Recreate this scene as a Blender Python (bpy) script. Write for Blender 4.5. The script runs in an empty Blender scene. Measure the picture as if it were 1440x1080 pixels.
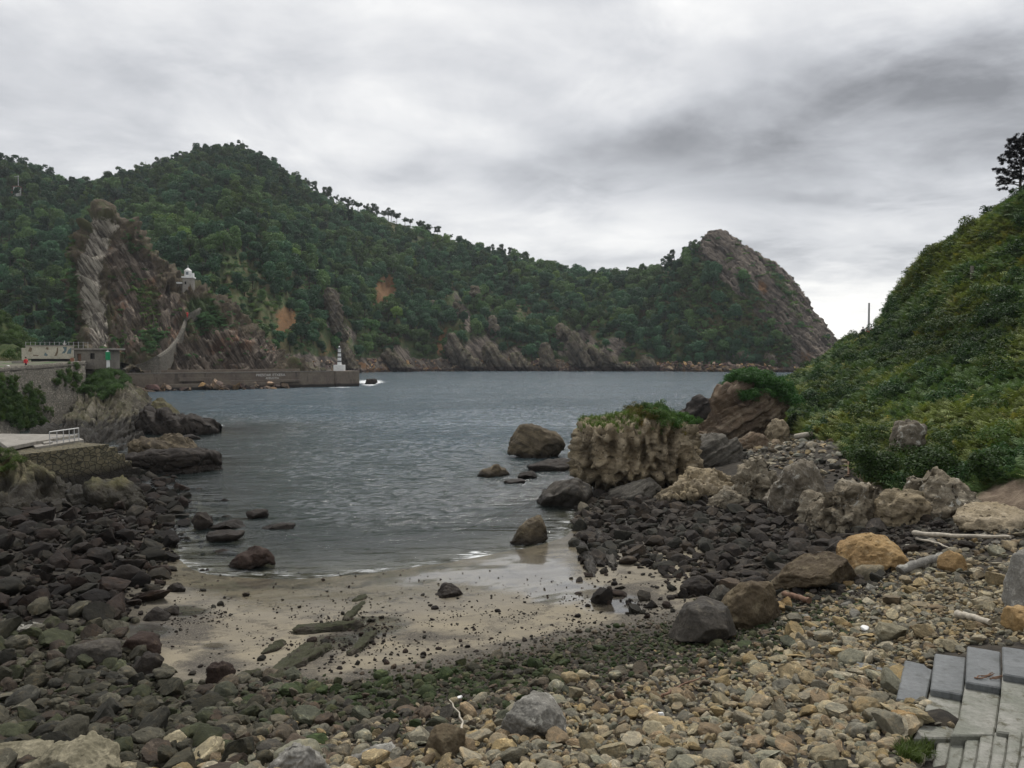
import bpy, bmesh, math, random
import numpy as np
from mathutils import Vector, Matrix, Euler

R = math.radians
S = bpy.context.scene
COL = S.collection
# ------------------------------------------------------------------ camera
F = 1100.0          # focal length in photo pixels (1440 wide)
CZ = 9.0            # camera height above the water
PITCH = math.atan(40 / F)
cam_d = bpy.data.cameras.new('camera')
cam = bpy.data.objects.new('camera', cam_d)
COL.objects.link(cam)
cam_d.sensor_width = 36
cam_d.lens = 36 * F / 1440
cam_d.clip_start = 0.1
cam_d.clip_end = 20000
cam.location = (0, 0, CZ)
cam.rotation_euler = (math.pi / 2 - PITCH, 0, 0)
S.camera = cam
S.view_settings.view_transform = 'Standard'
S.view_settings.look = 'None'
S.view_settings.gamma = 1
S.view_settings.use_curve_mapping = False
S.view_settings.exposure = 0.70
S.cycles.max_bounces = 6
S.cycles.diffuse_bounces = 2
S.cycles.glossy_bounces = 2
S.cycles.transparent_max_bounces = 12
S.cycles.use_denoising = True
S.cycles.sample_clamp_indirect = 4

# ------------------------------------------------------------------ node helper
class NT:
    def __init__(self, nt):
        self.nt = nt
        nt.nodes.clear()
    def n(self, typ, **kw):
        nd = self.nt.nodes.new(typ)
        for k, v in kw.items():
            setattr(nd, k, v)
        return nd
    def link(self, a, b):
        self.nt.links.new(a, b)
    def put(self, sock, v):
        if isinstance(v, bpy.types.NodeSocket):
            self.nt.links.new(v, sock)
        elif isinstance(v, (tuple, list)) and len(v) == 3 and sock.type == 'RGBA':
            sock.default_value = (*v, 1)
        else:
            sock.default_value = v
    def math(self, op, a, b=0.0, c=0.0, clamp=False):
        nd = self.n('ShaderNodeMath', operation=op, use_clamp=clamp)
        for i, v in enumerate((a, b, c)):
            self.put(nd.inputs[i], v)
        return nd.outputs[0]
    def vmath(self, op, a, b=(0, 0, 0)):
        nd = self.n('ShaderNodeVectorMath', operation=op)
        self.put(nd.inputs[0], a)
        if op == 'SCALE':
            self.put(nd.inputs['Scale'], b)
        else:
            self.put(nd.inputs[1], b)
        return nd.outputs['Value'] if op in ('DOT_PRODUCT', 'LENGTH') else nd.outputs[0]
    def noise(self, vec, scale, detail=4, rough=0.55, dist=0.0, out=0):
        nd = self.n('ShaderNodeTexNoise')
        if vec is not None:
            self.put(nd.inputs['Vector'], vec)
        nd.inputs['Scale'].default_value = scale
        nd.inputs['Detail'].default_value = detail
        nd.inputs['Roughness'].default_value = rough
        nd.inputs['Distortion'].default_value = dist
        return nd.outputs[out]
    def voro(self, vec, scale, feature='F1', out='Distance'):
        nd = self.n('ShaderNodeTexVoronoi', feature=feature)
        if vec is not None:
            self.put(nd.inputs['Vector'], vec)
        nd.inputs['Scale'].default_value = scale
        return nd.outputs[out]
    def ramp(self, v, lo, hi, smooth=True):
        nd = self.n('ShaderNodeMapRange')
        nd.interpolation_type = 'SMOOTHSTEP' if smooth else 'LINEAR'
        self.put(nd.inputs[0], v)
        self.put(nd.inputs[1], lo)
        self.put(nd.inputs[2], hi)
        return nd.outputs[0]
    def rng(self, v, a, b, c, d):
        nd = self.n('ShaderNodeMapRange')
        for i, x in enumerate((v, a, b, c, d)):
            self.put(nd.inputs[i], x)
        return nd.outputs[0]
    def mix(self, f, a, b, mode='MIX'):
        nd = self.n('ShaderNodeMix', data_type='RGBA', blend_type=mode)
        self.put(nd.inputs[0], f)
        self.put(nd.inputs[6], a)
        self.put(nd.inputs[7], b)
        return nd.outputs[2]
    def sep(self, v):
        nd = self.n('ShaderNodeSeparateXYZ')
        self.put(nd.inputs[0], v)
        return nd.outputs
    def comb(self, x, y, z):
        nd = self.n('ShaderNodeCombineXYZ')
        for i, q in enumerate((x, y, z)):
            self.put(nd.inputs[i], q)
        return nd.outputs[0]
    def attr(self, name, typ='GEOMETRY', out='Fac'):
        nd = self.n('ShaderNodeAttribute', attribute_name=name, attribute_type=typ)
        return nd.outputs[out]
    def bump(self, h, strength, dist, normal=None):
        nd = self.n('ShaderNodeBump')
        nd.inputs['Strength'].default_value = strength
        nd.inputs['Distance'].default_value = dist
        self.put(nd.inputs['Height'], h)
        if normal is not None:
            self.link(normal, nd.inputs['Normal'])
        return nd.outputs[0]

# ------------------------------------------------------------------ world: overcast sky over a Nishita sky
SUN_EL, SUN_AZ = R(58), R(12)      # azimuth measured from +Y towards +X
w = bpy.data.worlds.new('World')
S.world = w
w.use_nodes = True
T = NT(w.node_tree)
sky = T.n('ShaderNodeTexSky', sky_type='NISHITA')
sky.sun_disc = False
sky.sun_elevation = SUN_EL
sky.sun_rotation = SUN_AZ
co = T.n('ShaderNodeTexCoord').outputs['Generated']
dx, dy, dz = T.sep(co)
el0 = T.math('ARCSINE', dz)
az0 = T.math('ARCTAN2', dx, dy)
zc = T.math('ADD', T.math('MAXIMUM', dz, 0.0), 0.16)
pl = T.comb(T.math('DIVIDE', dx, zc), T.math('DIVIDE', dy, zc), 0.0)
nA = T.noise(pl, 0.9, 7, 0.58, 0.3)
nB = T.noise(T.vmath('ADD', pl, (7.3, 2.1, 1.7)), 2.3, 6, 0.6, 0.5)
nC = T.noise(T.vmath('ADD', pl, (3.3, 9.1, 4.7)), 0.45, 4, 0.5)
az = T.math('ADD', az0, T.math('MULTIPLY', T.math('SUBTRACT', nB, 0.5), 0.35))
el = T.math('ADD', el0, T.math('MULTIPLY', T.math('SUBTRACT', nA, 0.5), 0.16))
val = T.math('MULTIPLY_ADD', T.math('SUBTRACT', nA, 0.5), 0.62, 0.475)
val = T.math('ADD', val, T.math('MULTIPLY', T.math('SUBTRACT', nB, 0.5), 0.32))
val = T.math('ADD', val, T.math('MULTIPLY', T.math('SUBTRACT', nC, 0.5), 0.2))
lump = T.noise(T.vmath('ADD', pl, (1.7, 5.3, 8.1)), 1.5, 5, 0.55, 1.1)
val = T.math('ADD', val, T.math('MULTIPLY', T.math('SUBTRACT', T.ramp(lump, .34, .68), .5), .075))
CLOUDS = [  # azimuth, elevation, half widths, darkening / brightening of the cloud deck there
    (0.19, 0.245, 0.14, 0.028, -0.16), (0.33, 0.30, 0.10, 0.06, -0.09), (0.58, 0.25, 0.16, 0.11, -0.08), (0.56, 0.355, 0.16, 0.05, 0.12), (0.33, 0.20, 0.16, 0.035, -0.09), (0.10, 0.21, 0.12, 0.03, -0.05), (0.30, 0.40, 0.12, 0.04, 0.09), (0.12, 0.455, 0.16, 0.022, -0.16), (-0.46, 0.30, 0.16, 0.05, -0.07),
    (0.44, 0.25, 0.24, 0.09, -0.13), (0.02, 0.205, 0.06, 0.03, -0.09), (0.39, 0.180, 0.08, 0.014, -0.10),
    (0.05, 0.165, 0.30, 0.045, 0.10), (0.42, 0.05, 0.26, 0.05, 0.20), (-0.30, 0.25, 0.12, 0.03, 0.06),
    (-0.55, 0.40, 0.20, 0.08, 0.06), (0.25, 0.32, 0.12, 0.035, 0.07), (0.40, 0.115, 0.2, 0.012, -0.12),
    (0.42, 0.435, 0.16, 0.05, -0.04),
]
for a0, e0, sa, se, amp in CLOUDS:
    qa = T.math('DIVIDE', T.math('SUBTRACT', az, a0), sa)
    qe = T.math('DIVIDE', T.math('SUBTRACT', el, e0), se)
    q = T.math('ADD', T.math('MULTIPLY', qa, qa), T.math('MULTIPLY', qe, qe))
    g = T.math('EXPONENT', T.math('MULTIPLY', q, -1.0))
    val = T.math('MULTIPLY_ADD', g, amp, val)
val = T.math('MAXIMUM', val, 0.16)
tone = T.mix(T.ramp(val, 0.3, 0.75), (0.965, 0.985, 1.035), (1.012, 1.0, 0.97))
cl = T.vmath('SCALE', tone, T.math('MULTIPLY', val, 10.0))
skymix = T.mix(0.965, sky.outputs[0], cl)
bg = T.n('ShaderNodeBackground')
T.put(bg.inputs[0], skymix)
bg.inputs[1].default_value = 0.10
wo = T.n('ShaderNodeOutputWorld')
T.link(bg.outputs[0], wo.inputs[0])

sun_d = bpy.data.lights.new('sun', 'SUN')
sun_d.energy = 1.5
sun_d.angle = R(14)
sun_d.color = (1.0, 0.96, 0.90)
sun = bpy.data.objects.new('sun', sun_d)
COL.objects.link(sun)
sdir = Vector((math.sin(SUN_AZ) * math.cos(SUN_EL), math.cos(SUN_AZ) * math.cos(SUN_EL), math.sin(SUN_EL)))
sun.rotation_euler = sdir.to_track_quat('Z', 'Y').to_euler()
sun.location = (0, 0, 60)

# ------------------------------------------------------------------ photo geometry <-> world
_ca, _sa = math.cos(PITCH), math.sin(PITCH)
def ray(u, v):
    a, b = (u - 720) / F, (540 - v) / F
    return np.array((a, _ca + b * _sa, -_sa + b * _ca))
def W(u, v, Y):
    r = ray(u, v)
    return np.array((0, 0, CZ)) + r * (Y / r[1])
def Gz(u, v, z):
    r = ray(u, v)
    return np.array((0, 0, CZ)) + r * ((z - CZ) / r[2])
def proj(p):
    p = np.asarray(p, float)
    q = p - np.array((0, 0, CZ))
    d = q[..., 1] * _ca - q[..., 2] * _sa
    up = q[..., 1] * _sa + q[..., 2] * _ca
    d = np.maximum(d, 1e-3)
    return 720 + F * q[..., 0] / d, 540 - F * up / d

# ------------------------------------------------------------------ numpy noise
RG = np.random.default_rng(11)
random.seed(5)
_perm = np.concatenate([RG.permutation(256)] * 3)
_grad = RG.normal(size=(256, 3)); _grad /= np.linalg.norm(_grad, axis=1)[:, None]
def pn(p):
    p = np.asarray(p, float)
    i = np.floor(p).astype(np.int64); f = p - i; i &= 255
    wt = f * f * f * (f * (f * 6 - 15) + 10)
    out = np.zeros(len(p))
    for a in (0, 1):
        ha = _perm[(i[:, 0] + a) & 255]
        wa = wt[:, 0] if a else 1 - wt[:, 0]
        for b in (0, 1):
            hb = _perm[ha + ((i[:, 1] + b) & 255)]
            wb = wa * (wt[:, 1] if b else 1 - wt[:, 1])
            for c in (0, 1):
                h = _perm[hb + ((i[:, 2] + c) & 255)]
                g = _grad[h]
                d = g[:, 0] * (f[:, 0] - a) + g[:, 1] * (f[:, 1] - b) + g[:, 2] * (f[:, 2] - c)
                out += d * wb * (wt[:, 2] if c else 1 - wt[:, 2])
    return out * 1.6
def fbm(p, octv=4, gain=0.5, ridge=False, lac=2.03):
    p = np.asarray(p, float); out = np.zeros(len(p)); a = 1.0
    for k in range(octv):
        q = pn(p + 17.3 * k)
        out += a * ((1 - 2 * np.abs(q)) if ridge else q)
        p = p * lac; a *= gain
    return out
def cell(p, seed=0):
    """distance to the nearest jittered grid point"""
    i = np.floor(p).astype(np.int64); best = np.full(len(p), 9.0)
    for a in (-1, 0, 1):
        for b in (-1, 0, 1):
            for c in (-1, 0, 1):
                j = i + (a, b, c)
                h = _perm[_perm[_perm[j[:, 0] & 255] + (j[:, 1] & 255)] + (j[:, 2] & 255)]
                jit = np.stack([_perm[h + 11 + seed], _perm[h + 57 + seed], _perm[h + 133 + seed]], 1) / 255.0
                d = np.linalg.norm(p - (j + jit), axis=1)
                best = np.minimum(best, d)
    return best
def sst(x, a, b):
    t = np.clip((x - a) / (b - a), 0, 1)
    return t * t * (3 - 2 * t)

# ------------------------------------------------------------------ object helpers
def mesh_np(name, V, Fc, mats, smooth=True, sharp=None):
    me = bpy.data.meshes.new(name)
    V = np.asarray(V, np.float32); Fc = np.asarray(Fc, np.int32)
    k = Fc.shape[1]
    me.vertices.add(len(V)); me.vertices.foreach_set('co', V.ravel())
    me.loops.add(Fc.size); me.loops.foreach_set('vertex_index', Fc.ravel())
    me.polygons.add(len(Fc))
    me.polygons.foreach_set('loop_start', np.arange(0, Fc.size, k, dtype=np.int32))
    me.update(calc_edges=True)
    me.validate()
    me.polygons.foreach_set('use_smooth', np.full(len(me.polygons), smooth))
    if sharp:
        me.set_sharp_from_angle(angle=R(sharp))
    for m in (mats if isinstance(mats, (list, tuple)) else [mats]):
        me.materials.append(m)
    return me
def link(name, data, parent=None, loc=None, rot=None, scale=None):
    o = bpy.data.objects.new(name, data)
    COL.objects.link(o)
    if parent is not None:
        o.parent = parent
    if loc is not None: o.location = [float(x) for x in loc]
    if rot is not None: o.rotation_euler = [float(x) for x in rot]
    if scale is not None: o.scale = [float(x) for x in scale]
    return o
def tag(o, label=None, cat=None, group=None, kind=None):
    if label: o['label'] = label
    if cat: o['category'] = cat
    if group: o['group'] = group
    if kind: o['kind'] = kind
    return o
def attr_f(me, name, arr):
    a = me.attributes.new(name, 'FLOAT', 'POINT'); a.data.foreach_set('value', np.asarray(arr, np.float32))
def grid_faces(nu, nv):
    i = np.arange(nu - 1)[None, :] + nu * np.arange(nv - 1)[:, None]
    i = i.ravel()
    return np.stack([i, i + 1, i + nu + 1, i + nu], 1)
def grid_normals(P):
    du = np.gradient(P, axis=1); dv = np.gradient(P, axis=0)
    n = np.cross(du, dv); n /= np.linalg.norm(n, axis=2)[..., None] + 1e-9
    return n
def cr(P, n):
    """Catmull-Rom resample of points (K,3...) to n samples, chord-length parameter"""
    P = np.asarray(P, float); K = len(P)
    if K == 2:
        t = np.linspace(0, 1, n).reshape((-1,) + (1,) * (P.ndim - 1))
        return P[0] + (P[1] - P[0]) * t
    if P.ndim == 2:
        d = np.concatenate([[0], np.cumsum(np.linalg.norm(np.diff(P, axis=0), axis=1) + 1e-6)]); d /= d[-1]
    else:
        d = np.linspace(0, 1, K)
    s = np.linspace(0, 1, n)
    k = np.clip(np.searchsorted(d, s, 'right') - 1, 0, K - 2)
    t = ((s - d[k]) / (d[k + 1] - d[k])).reshape((-1,) + (1,) * (P.ndim - 1))
    p0, p1, p2, p3 = P[np.maximum(k - 1, 0)], P[k], P[k + 1], P[np.minimum(k + 2, K - 1)]
    c = 0.35
    m1, m2 = (p2 - p0) * c, (p3 - p1) * c
    return (2*t**3-3*t**2+1)*p1 + (t**3-2*t**2+t)*m1 + (-2*t**3+3*t**2)*p2 + (t**3-t**2)*m2
def loft(curves, nu, nv, px=True):
    rows = []
    for c in curves:
        uv = np.array(c, float)
        if px:
            # sample evenly in the parameter of the control list, through world points
            pts = np.array([W(*q) for q in c])
        else:
            pts = uv
        rows.append(cr(pts, nu))
    return cr(np.array(rows), nv)      # (nv, nu, 3)

# thin-plate spline for the ground heights
def tps_fit(xy, z, lam=0.02):
    xy = np.asarray(xy, float) / 30.0; n = len(xy)
    d = np.linalg.norm(xy[:, None] - xy[None], axis=2)
    K = np.where(d > 0, d * d * np.log(d + 1e-12), 0) + lam * np.eye(n)
    Pm = np.hstack([np.ones((n, 1)), xy])
    A = np.zeros((n + 3, n + 3)); A[:n, :n] = K; A[:n, n:] = Pm; A[n:, :n] = Pm.T
    wv = np.linalg.solve(A, np.concatenate([z, np.zeros(3)]))
    return xy, wv
def tps_eval(model, q):
    xy, wv = model; q = np.asarray(q, float) / 30.0; out = np.empty(len(q)); n = len(xy)
    for s in range(0, len(q), 20000):
        qq = q[s:s + 20000]
        d = np.linalg.norm(qq[:, None] - xy[None], axis=2)
        out[s:s + 20000] = np.where(d > 0, d * d * np.log(d + 1e-12), 0) @ wv[:n] + wv[n] + qq @ wv[n + 1:]
    return out
# ------------------------------------------------------------------ materials
def new_mat(name):
    m = bpy.data.materials.new(name); m.use_nodes = True
    return m, NT(m.node_tree)
def finish(T, color, rough=0.85, normal=None, spec=0.3, extra=None):
    b = T.n('ShaderNodeBsdfPrincipled')
    T.put(b.inputs['Base Color'], color)
    T.put(b.inputs['Roughness'], rough)
    T.put(b.inputs['Specular IOR Level'], spec)
    if normal is not None:
        T.link(normal, b.inputs['Normal'])
    o = T.n('ShaderNodeOutputMaterial')
    T.link((extra(T, b) if extra else b.outputs[0]), o.inputs[0])
    return b
def plain(name, col, rough=0.7, var=0.25, scale=3.0, spec=0.3, metal=0.0, bump=0.0):
    m, T = new_mat(name)
    p = T.n('ShaderNodeNewGeometry').outputs['Position']
    n = T.noise(p, scale, 5, 0.6)
    f = T.rng(n, 0.3, 0.7, 1 - var, 1 + var)
    c = T.vmath('SCALE', col, f)
    nm = T.bump(n, bump, 0.05) if bump else None
    b = finish(T, c, rough, nm, spec)
    b.inputs['Metallic'].default_value = metal
    return m
def rock_mat(name, c1, c2, c3, sc=1.0, strata=None, sscale=3.0, wet=None, lichen=0.0, moss=0.0, rough=0.85,
             bump=0.6, bd=0.12, smix=0.6, wetcol=(0.018, 0.015, 0.012), mosscol=(0.05, 0.065, 0.02), pits=0.0, wetpow=0.9):
    """c1/c2 body colours, c3 seam colour; strata = direction across the beds; wet = height of the dark tide line"""
    m, T = new_mat(name)
    g = T.n('ShaderNodeNewGeometry')
    p = g.outputs['Position']
    n1 = T.noise(p, 0.45 * sc, 5, 0.6, 0.4)
    n2 = T.noise(p, 2.6 * sc, 6, 0.65, 0.2)
    n3 = T.noise(p, 11.0 * sc, 5, 0.7)
    col = T.mix(T.ramp(n1, 0.35, 0.65), c1, c2)
    col = T.mix(T.ramp(n2, 0.52, 0.72), col, c3)
    h = T.math('ADD', T.math('MULTIPLY', n2, 0.6), T.math('MULTIPLY', n3, 0.35))
    if strata is not None:
        L = math.sqrt(sum(x * x for x in strata)); s = [x / L for x in strata]
        along = T.vmath('SCALE', p, 0.07)
        d = T.vmath('DOT_PRODUCT', p, tuple(s))
        sv = T.vmath('ADD', T.vmath('SCALE', tuple(s), d), along)
        ns = T.noise(sv, sscale, 5, 0.7, 0.15)
        col = T.mix(T.math('MULTIPLY', T.ramp(ns, 0.47, 0.62), smix), col, c3)
        dark = T.math('MULTIPLY', T.ramp(ns, 0.46, 0.36), 0.55)
        col = T.mix(dark, col, T.vmath('SCALE', c1, 0.35))
        h = T.math('ADD', h, T.math('MULTIPLY', ns, 1.1))
    col = T.vmath('MULTIPLY', col, T.comb(*[T.rng(n3, 0.3, 0.7, 0.68, 1.3)] * 3))
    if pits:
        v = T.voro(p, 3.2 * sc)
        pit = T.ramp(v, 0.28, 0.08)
        col = T.mix(T.math('MULTIPLY', pit, pits), col, T.vmath('SCALE', c1, 0.3))  # shade inside the pits put into the colour, on top of the bump
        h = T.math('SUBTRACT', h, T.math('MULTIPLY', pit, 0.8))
    if lichen:
        nl = T.noise(T.vmath('ADD', p, (31, 7, 2)), 1.7 * sc, 7, 0.75, 0.6)
        col = T.mix(T.math('MULTIPLY', T.ramp(nl, 0.60 - 0.1 * lichen, 0.66 - 0.1 * lichen), 0.8), col, (0.42, 0.41, 0.36))
    if moss:
        nm_ = T.noise(T.vmath('ADD', p, (5, 17, 9)), 1.1 * sc, 6, 0.7)
        up = T.sep(g.outputs['Normal'])[2]
        f = T.math('MULTIPLY', T.ramp(T.math('ADD', nm_, T.math('MULTIPLY', up, 0.22)), 0.66 - 0.15 * moss, 0.74 - 0.15 * moss), min(1, moss))
        col = T.mix(f, col, mosscol)
    ro = rough
    if wet is not None:
        z = T.sep(p)[2]
        zz = T.math('ADD', z, T.math('MULTIPLY', T.math('SUBTRACT', n1, 0.5), 1.2))
        f = T.ramp(zz, wet + 0.35, wet - 0.35)
        wc = T.mix(T.ramp(n2, 0.45, 0.7), wetcol, T.vmath('SCALE', c1, 0.30))
        col = T.mix(T.math('MULTIPLY', f, wetpow), col, wc)
        ro = T.rng(f, 0, 1, rough, 0.45)
    finish(T, col, ro, T.bump(h, bump, bd), 0.12)
    return m
def tint_mat(name, sc=1.0, rough=0.75, bump=0.5):
    """stones that carry their own colour: obj['tint'] or the instance's tint"""
    m, T = new_mat(name)
    p = T.n('ShaderNodeTexCoord').outputs['Object']
    rnd = T.n('ShaderNodeObjectInfo').outputs['Random']
    p = T.vmath('ADD', p, T.comb(T.math('MULTIPLY', rnd, 37.0), T.math('MULTIPLY', rnd, 91.0), 0.0))
    c = T.attr('tint', 'INSTANCER', 'Color')
    n1 = T.noise(p, 1.6 * sc, 6, 0.65, 0.4)
    n2 = T.noise(p, 9.0 * sc, 5, 0.7)
    f = T.math('MULTIPLY', T.rng(n1, 0.3, 0.7, 0.62, 1.38), T.rng(n2, 0.3, 0.7, 0.75, 1.25))
    c2 = T.vmath('SCALE', c, f)
    vn = T.noise(T.vmath('MULTIPLY', p, (.5, .7, 5.0)), 1.4 * sc, 4, .6, .8)
    c2 = T.mix(T.math('MULTIPLY', T.ramp(vn, .56, .62), T.ramp(rnd, .35, .7)), c2, T.vmath('SCALE', c2, 1.75))
    c2 = T.mix(T.math('MULTIPLY', T.ramp(n1, .40, .30), .7), c2, T.vmath('SCALE', c2, .5))
    warm = T.mix(T.ramp(n1, 0.5, 0.7), c2, T.vmath('MULTIPLY', c2, (1.12, 1.0, 0.86)))
    ro = T.rng(n2, 0.3, 0.7, rough - 0.1, rough + 0.12)
    finish(T, warm, ro, T.bump(T.math('ADD', n1, T.math('MULTIPLY', n2, 0.5)), bump, 0.12), 0.13)
    return m
def leaf_mat(name, c1, c2, trans=0.3, rough=0.6, use_tint=False):
    m, T = new_mat(name)
    g = T.n('ShaderNodeNewGeometry')
    rnd = T.n('ShaderNodeObjectInfo').outputs['Random']
    n = T.noise(g.outputs['Position'], 0.9, 4, 0.6)
    isl = g.outputs['Random Per Island']
    f = T.math('ADD', T.math('MULTIPLY', n, 0.55), T.math('MULTIPLY', isl, 0.45))
    c = T.mix(f, c1, c2)
    if use_tint:
        c = T.vmath('MULTIPLY', c, T.attr('tint', 'INSTANCER', 'Color'))
    else:
        c = T.vmath('SCALE', c, T.rng(rnd, 0, 1, 0.72, 1.3))
    def ex(T, b):
        tr = T.n('ShaderNodeBsdfTranslucent')
        T.put(tr.inputs[0], T.vmath('MULTIPLY', c, (1.2, 1.3, 0.7)))
        mx = T.n('ShaderNodeMixShader'); mx.inputs[0].default_value = trans
        T.link(b.outputs[0], mx.inputs[1]); T.link(tr.outputs[0], mx.inputs[2])
        return mx.outputs[0]
    finish(T, c, rough, None, 0.10, ex)
    return m

M = {}
M['stone'] = tint_mat('beach_stone')
M['bark'] = plain('bark', (0.05, 0.038, 0.028), 0.9, 0.4, 6.0)
M['leaf_dark'] = leaf_mat('leaf_dark', (0.046, 0.104, 0.050), (0.120, 0.190, 0.078), .16, use_tint=True)
M['leaf_pine'] = leaf_mat('leaf_pine', (0.030, 0.062, 0.032), (0.070, 0.11, 0.046), 0.2, use_tint=True)
M['bracken'] = leaf_mat('bracken', (0.088, 0.138, 0.050), (0.212, 0.250, 0.096), 0.22, 0.55, use_tint=True)
M['bush'] = leaf_mat('bush', (0.030, 0.070, 0.022), (0.085, 0.140, 0.040), 0.25, 0.5, use_tint=True)
M['ivy'] = leaf_mat('ivy', (0.016, 0.04, 0.013), (0.045, 0.085, 0.025), 0.25, 0.5, use_tint=True)
M['metal_grey'] = plain('galvanised_metal', (0.42, 0.42, 0.42), 0.45, 0.15, 8.0, 0.5)
M['white_paint'] = plain('white_paint', (0.72, 0.72, 0.70), 0.6, 0.12, 2.0)
M['black_paint'] = plain('black_paint', (0.085, 0.09, 0.095), 0.6, 0.15, 2.0)
M['green_paint'] = plain('green_paint', (0.015, 0.25, 0.10), 0.5, 0.15, 2.0)
M['red_cloth'] = plain('red_cloth', (0.55, 0.03, 0.04), 0.8, 0.2, 9.0)
M['dark_cloth'] = plain('dark_cloth', (0.03, 0.03, 0.04), 0.85, 0.25, 9.0)
M['pale_cloth'] = plain('pale_cloth', (0.6, 0.52, 0.5), 0.85, 0.15, 9.0)
M['skin'] = plain('skin', (0.45, 0.28, 0.2), 0.6, 0.1, 9.0)
M['hair'] = plain('hair', (0.03, 0.02, 0.015), 0.7, 0.2, 9.0)
M['driftwood'] = plain('driftwood', (0.42, 0.38, 0.31), 0.8, 0.3, 7.0, bump=0.4)
M['brownwood'] = plain('brown_wood', (0.17, 0.10, 0.065), 0.8, 0.3, 7.0, bump=0.4)
M['roof'] = plain('roof_slab', (0.22, 0.20, 0.18), 0.85, 0.3, 2.0)
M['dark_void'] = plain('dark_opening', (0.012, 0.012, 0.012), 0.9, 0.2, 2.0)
# ------------------------------------------------------------------ beach, seabed and shore ground: one sheet
CP = []
def cpz(lst):
    for u, v, z in lst:
        p = Gz(u, v, z); CP.append((p[0], p[1], z))
# the waterline
cpz([(300, 603, 0), (262, 650, 0), (240, 700, 0), (232, 760, 0), (243, 806, 0), (330, 812, 0), (420, 812, 0), (520, 803, 0), (620, 790, 0),
     (700, 776, 0), (770, 764, 0), (818, 742, 0), (830, 700, 0), (900, 662, 0)])
cpz([(300, 890, .7), (500, 905, .9), (700, 905, 1.0), (880, 860, .75), (0, 860, 1.1), (130, 800, .6), (0, 770, 1.1), (0, 950, 1.9), (300, 1000, 2.2),
     (700, 1000, 2.5), (1000, 1000, 2.8), (1200, 1000, 3.25), (1400, 1000, 3.75), (0, 1075, 3.0), (400, 1075, 3.5), (800, 1075, 3.8),
     (1200, 1075, 4.1), (1440, 1075, 4.5), (1000, 740, .7), (1100, 705, 1.1), (900, 770, .45), (860, 720, .3), (1050, 655, 1.5),
     (1150, 645, 2.3), (1185, 622, 2.9), (1300, 755, 2.5), (1440, 765, 3.15), (1235, 795, 1.9), (1050, 880, 1.35), (1440, 850, 3.35),
     (1250, 900, 2.8), (1440, 735, 3.3), (100, 742, .4), (980, 640, .5)])
CP += [(-8, 4, 5.2), (0, 4, 5.5), (8, 4, 5.9), (-8, -6, 7.3), (8, -6, 7.4), (0, -6, 7.3), (-25, 5, 4.5), (25, 5, 6.2), (-25, -8, 7.2), (25, -8, 8),
       (-31, 60, -.3), (-33, 48, .1), (-27, 43, .45), (-45, 40, .8), (-60, 60, 1), (-60, 95, -1), (-45, 98, -1.5), (-48, 110, -2), (-75, 125, -2), (-60, 150, -4), (-38, 80, -.5), (30, 55, 2.4), (31, 36, 2.9), (24, 38, 2.5), (37, 42, 3.2), (40, 80, 3), (50, 50, 4),
       (60, 30, 5.5), (60, 100, 6), (48, 120, 1.0), (25, 75, 1.2), (35, 105, 0.2), (-10, 60, -2), (-5, 44, -.8), (0, 90, -4.5), (-22, 85, -2.2), (-60, 220, -7), (60, 220, -7),
       (0, 200, -8), (5, 65, -1.2), (20, 110, -3), (-25, 120, -5), (-9, 38, -.5), (-15, 50, -.8), (6, 42, .25), (20, 200, -8), (-90, 90, 1), (90, 60, 7), (-90, 30, 5), (90, 110, 7)]
CP = np.array(CP)
GM = tps_fit(CP[:, :2], CP[:, 2], 0.015)
def ground(xy):
    xy = np.atleast_2d(np.asarray(xy, float))
    z = tps_eval(GM, xy)
    n = fbm(np.column_stack([xy * 0.35, np.zeros(len(xy))]), 4)
    dl = ((xy[:, 0] - 5.0) * 4.4 - (xy[:, 1] - 9.0) * 1.9) / 4.79      # the bed of the concrete steps
    z = z - (.45 * sst(dl, -.40, -.05) * sst(11.5 - xy[:, 1], 0, .4) + .28 * sst(dl, .3, .8) * sst(xy[:, 1] - 11.2, 0, .4)) * sst(13.6 - xy[:, 1], 0, .6) * sst(13.5 - xy[:, 0], 0, 2)
    return z + 0.07 * n * sst(z, -0.5, 1.2)
def gz1(x, y):
    return float(ground([[x, y]])[0])
def on_ground(u, v, dz=0.0):
    """the point of the ground sheet seen at photo pixel u, v"""
    z = 1.5
    for _ in range(12):
        p = Gz(u, v, z); z = 0.5 * z + 0.5 * gz1(p[0], p[1])
    p = Gz(u, v, z)
    return np.array((p[0], p[1], gz1(p[0], p[1]) + dz))

def axis(a, b, fine_a, fine_b, df, dc):
    l = [a]
    while l[-1] < b:
        l.append(l[-1] + (df if fine_a <= l[-1] < fine_b else dc))
    return np.array(l)
gx = axis(-100, 100, -30, 30, 0.22, 1.6)
gy = axis(-12, 230, 5, 48, 0.2, 1.6)
X, Y = np.meshgrid(gx, gy)
XY = np.column_stack([X.ravel(), Y.ravel()])
ZB = ground(XY)
me = mesh_np('beach', np.column_stack([XY, ZB]), grid_faces(len(gx), len(gy)), [])
m, T = new_mat('beach_sand')
p = T.n('ShaderNodeNewGeometry').outputs['Position']
x_, y_, z_ = T.sep(p)
n1 = T.noise(p, 0.5, 6, 0.6, 0.5)
n2 = T.noise(p, 3.0, 6, 0.7)
n3 = T.noise(p, 30.0, 5, 0.8)
sand = T.mix(T.ramp(n1, 0.35, 0.65), (0.255, 0.220, 0.155), (0.19, 0.167, 0.125))
sand = T.vmath('SCALE', sand, T.rng(n3, 0.3, 0.7, 0.8, 1.2))
peb = T.mix(T.ramp(n2, 0.4, 0.6), (0.024, 0.021, 0.017), (0.055, 0.047, 0.036))  # ground between stones coloured extra dark: the shade of the gaps is painted in
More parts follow.
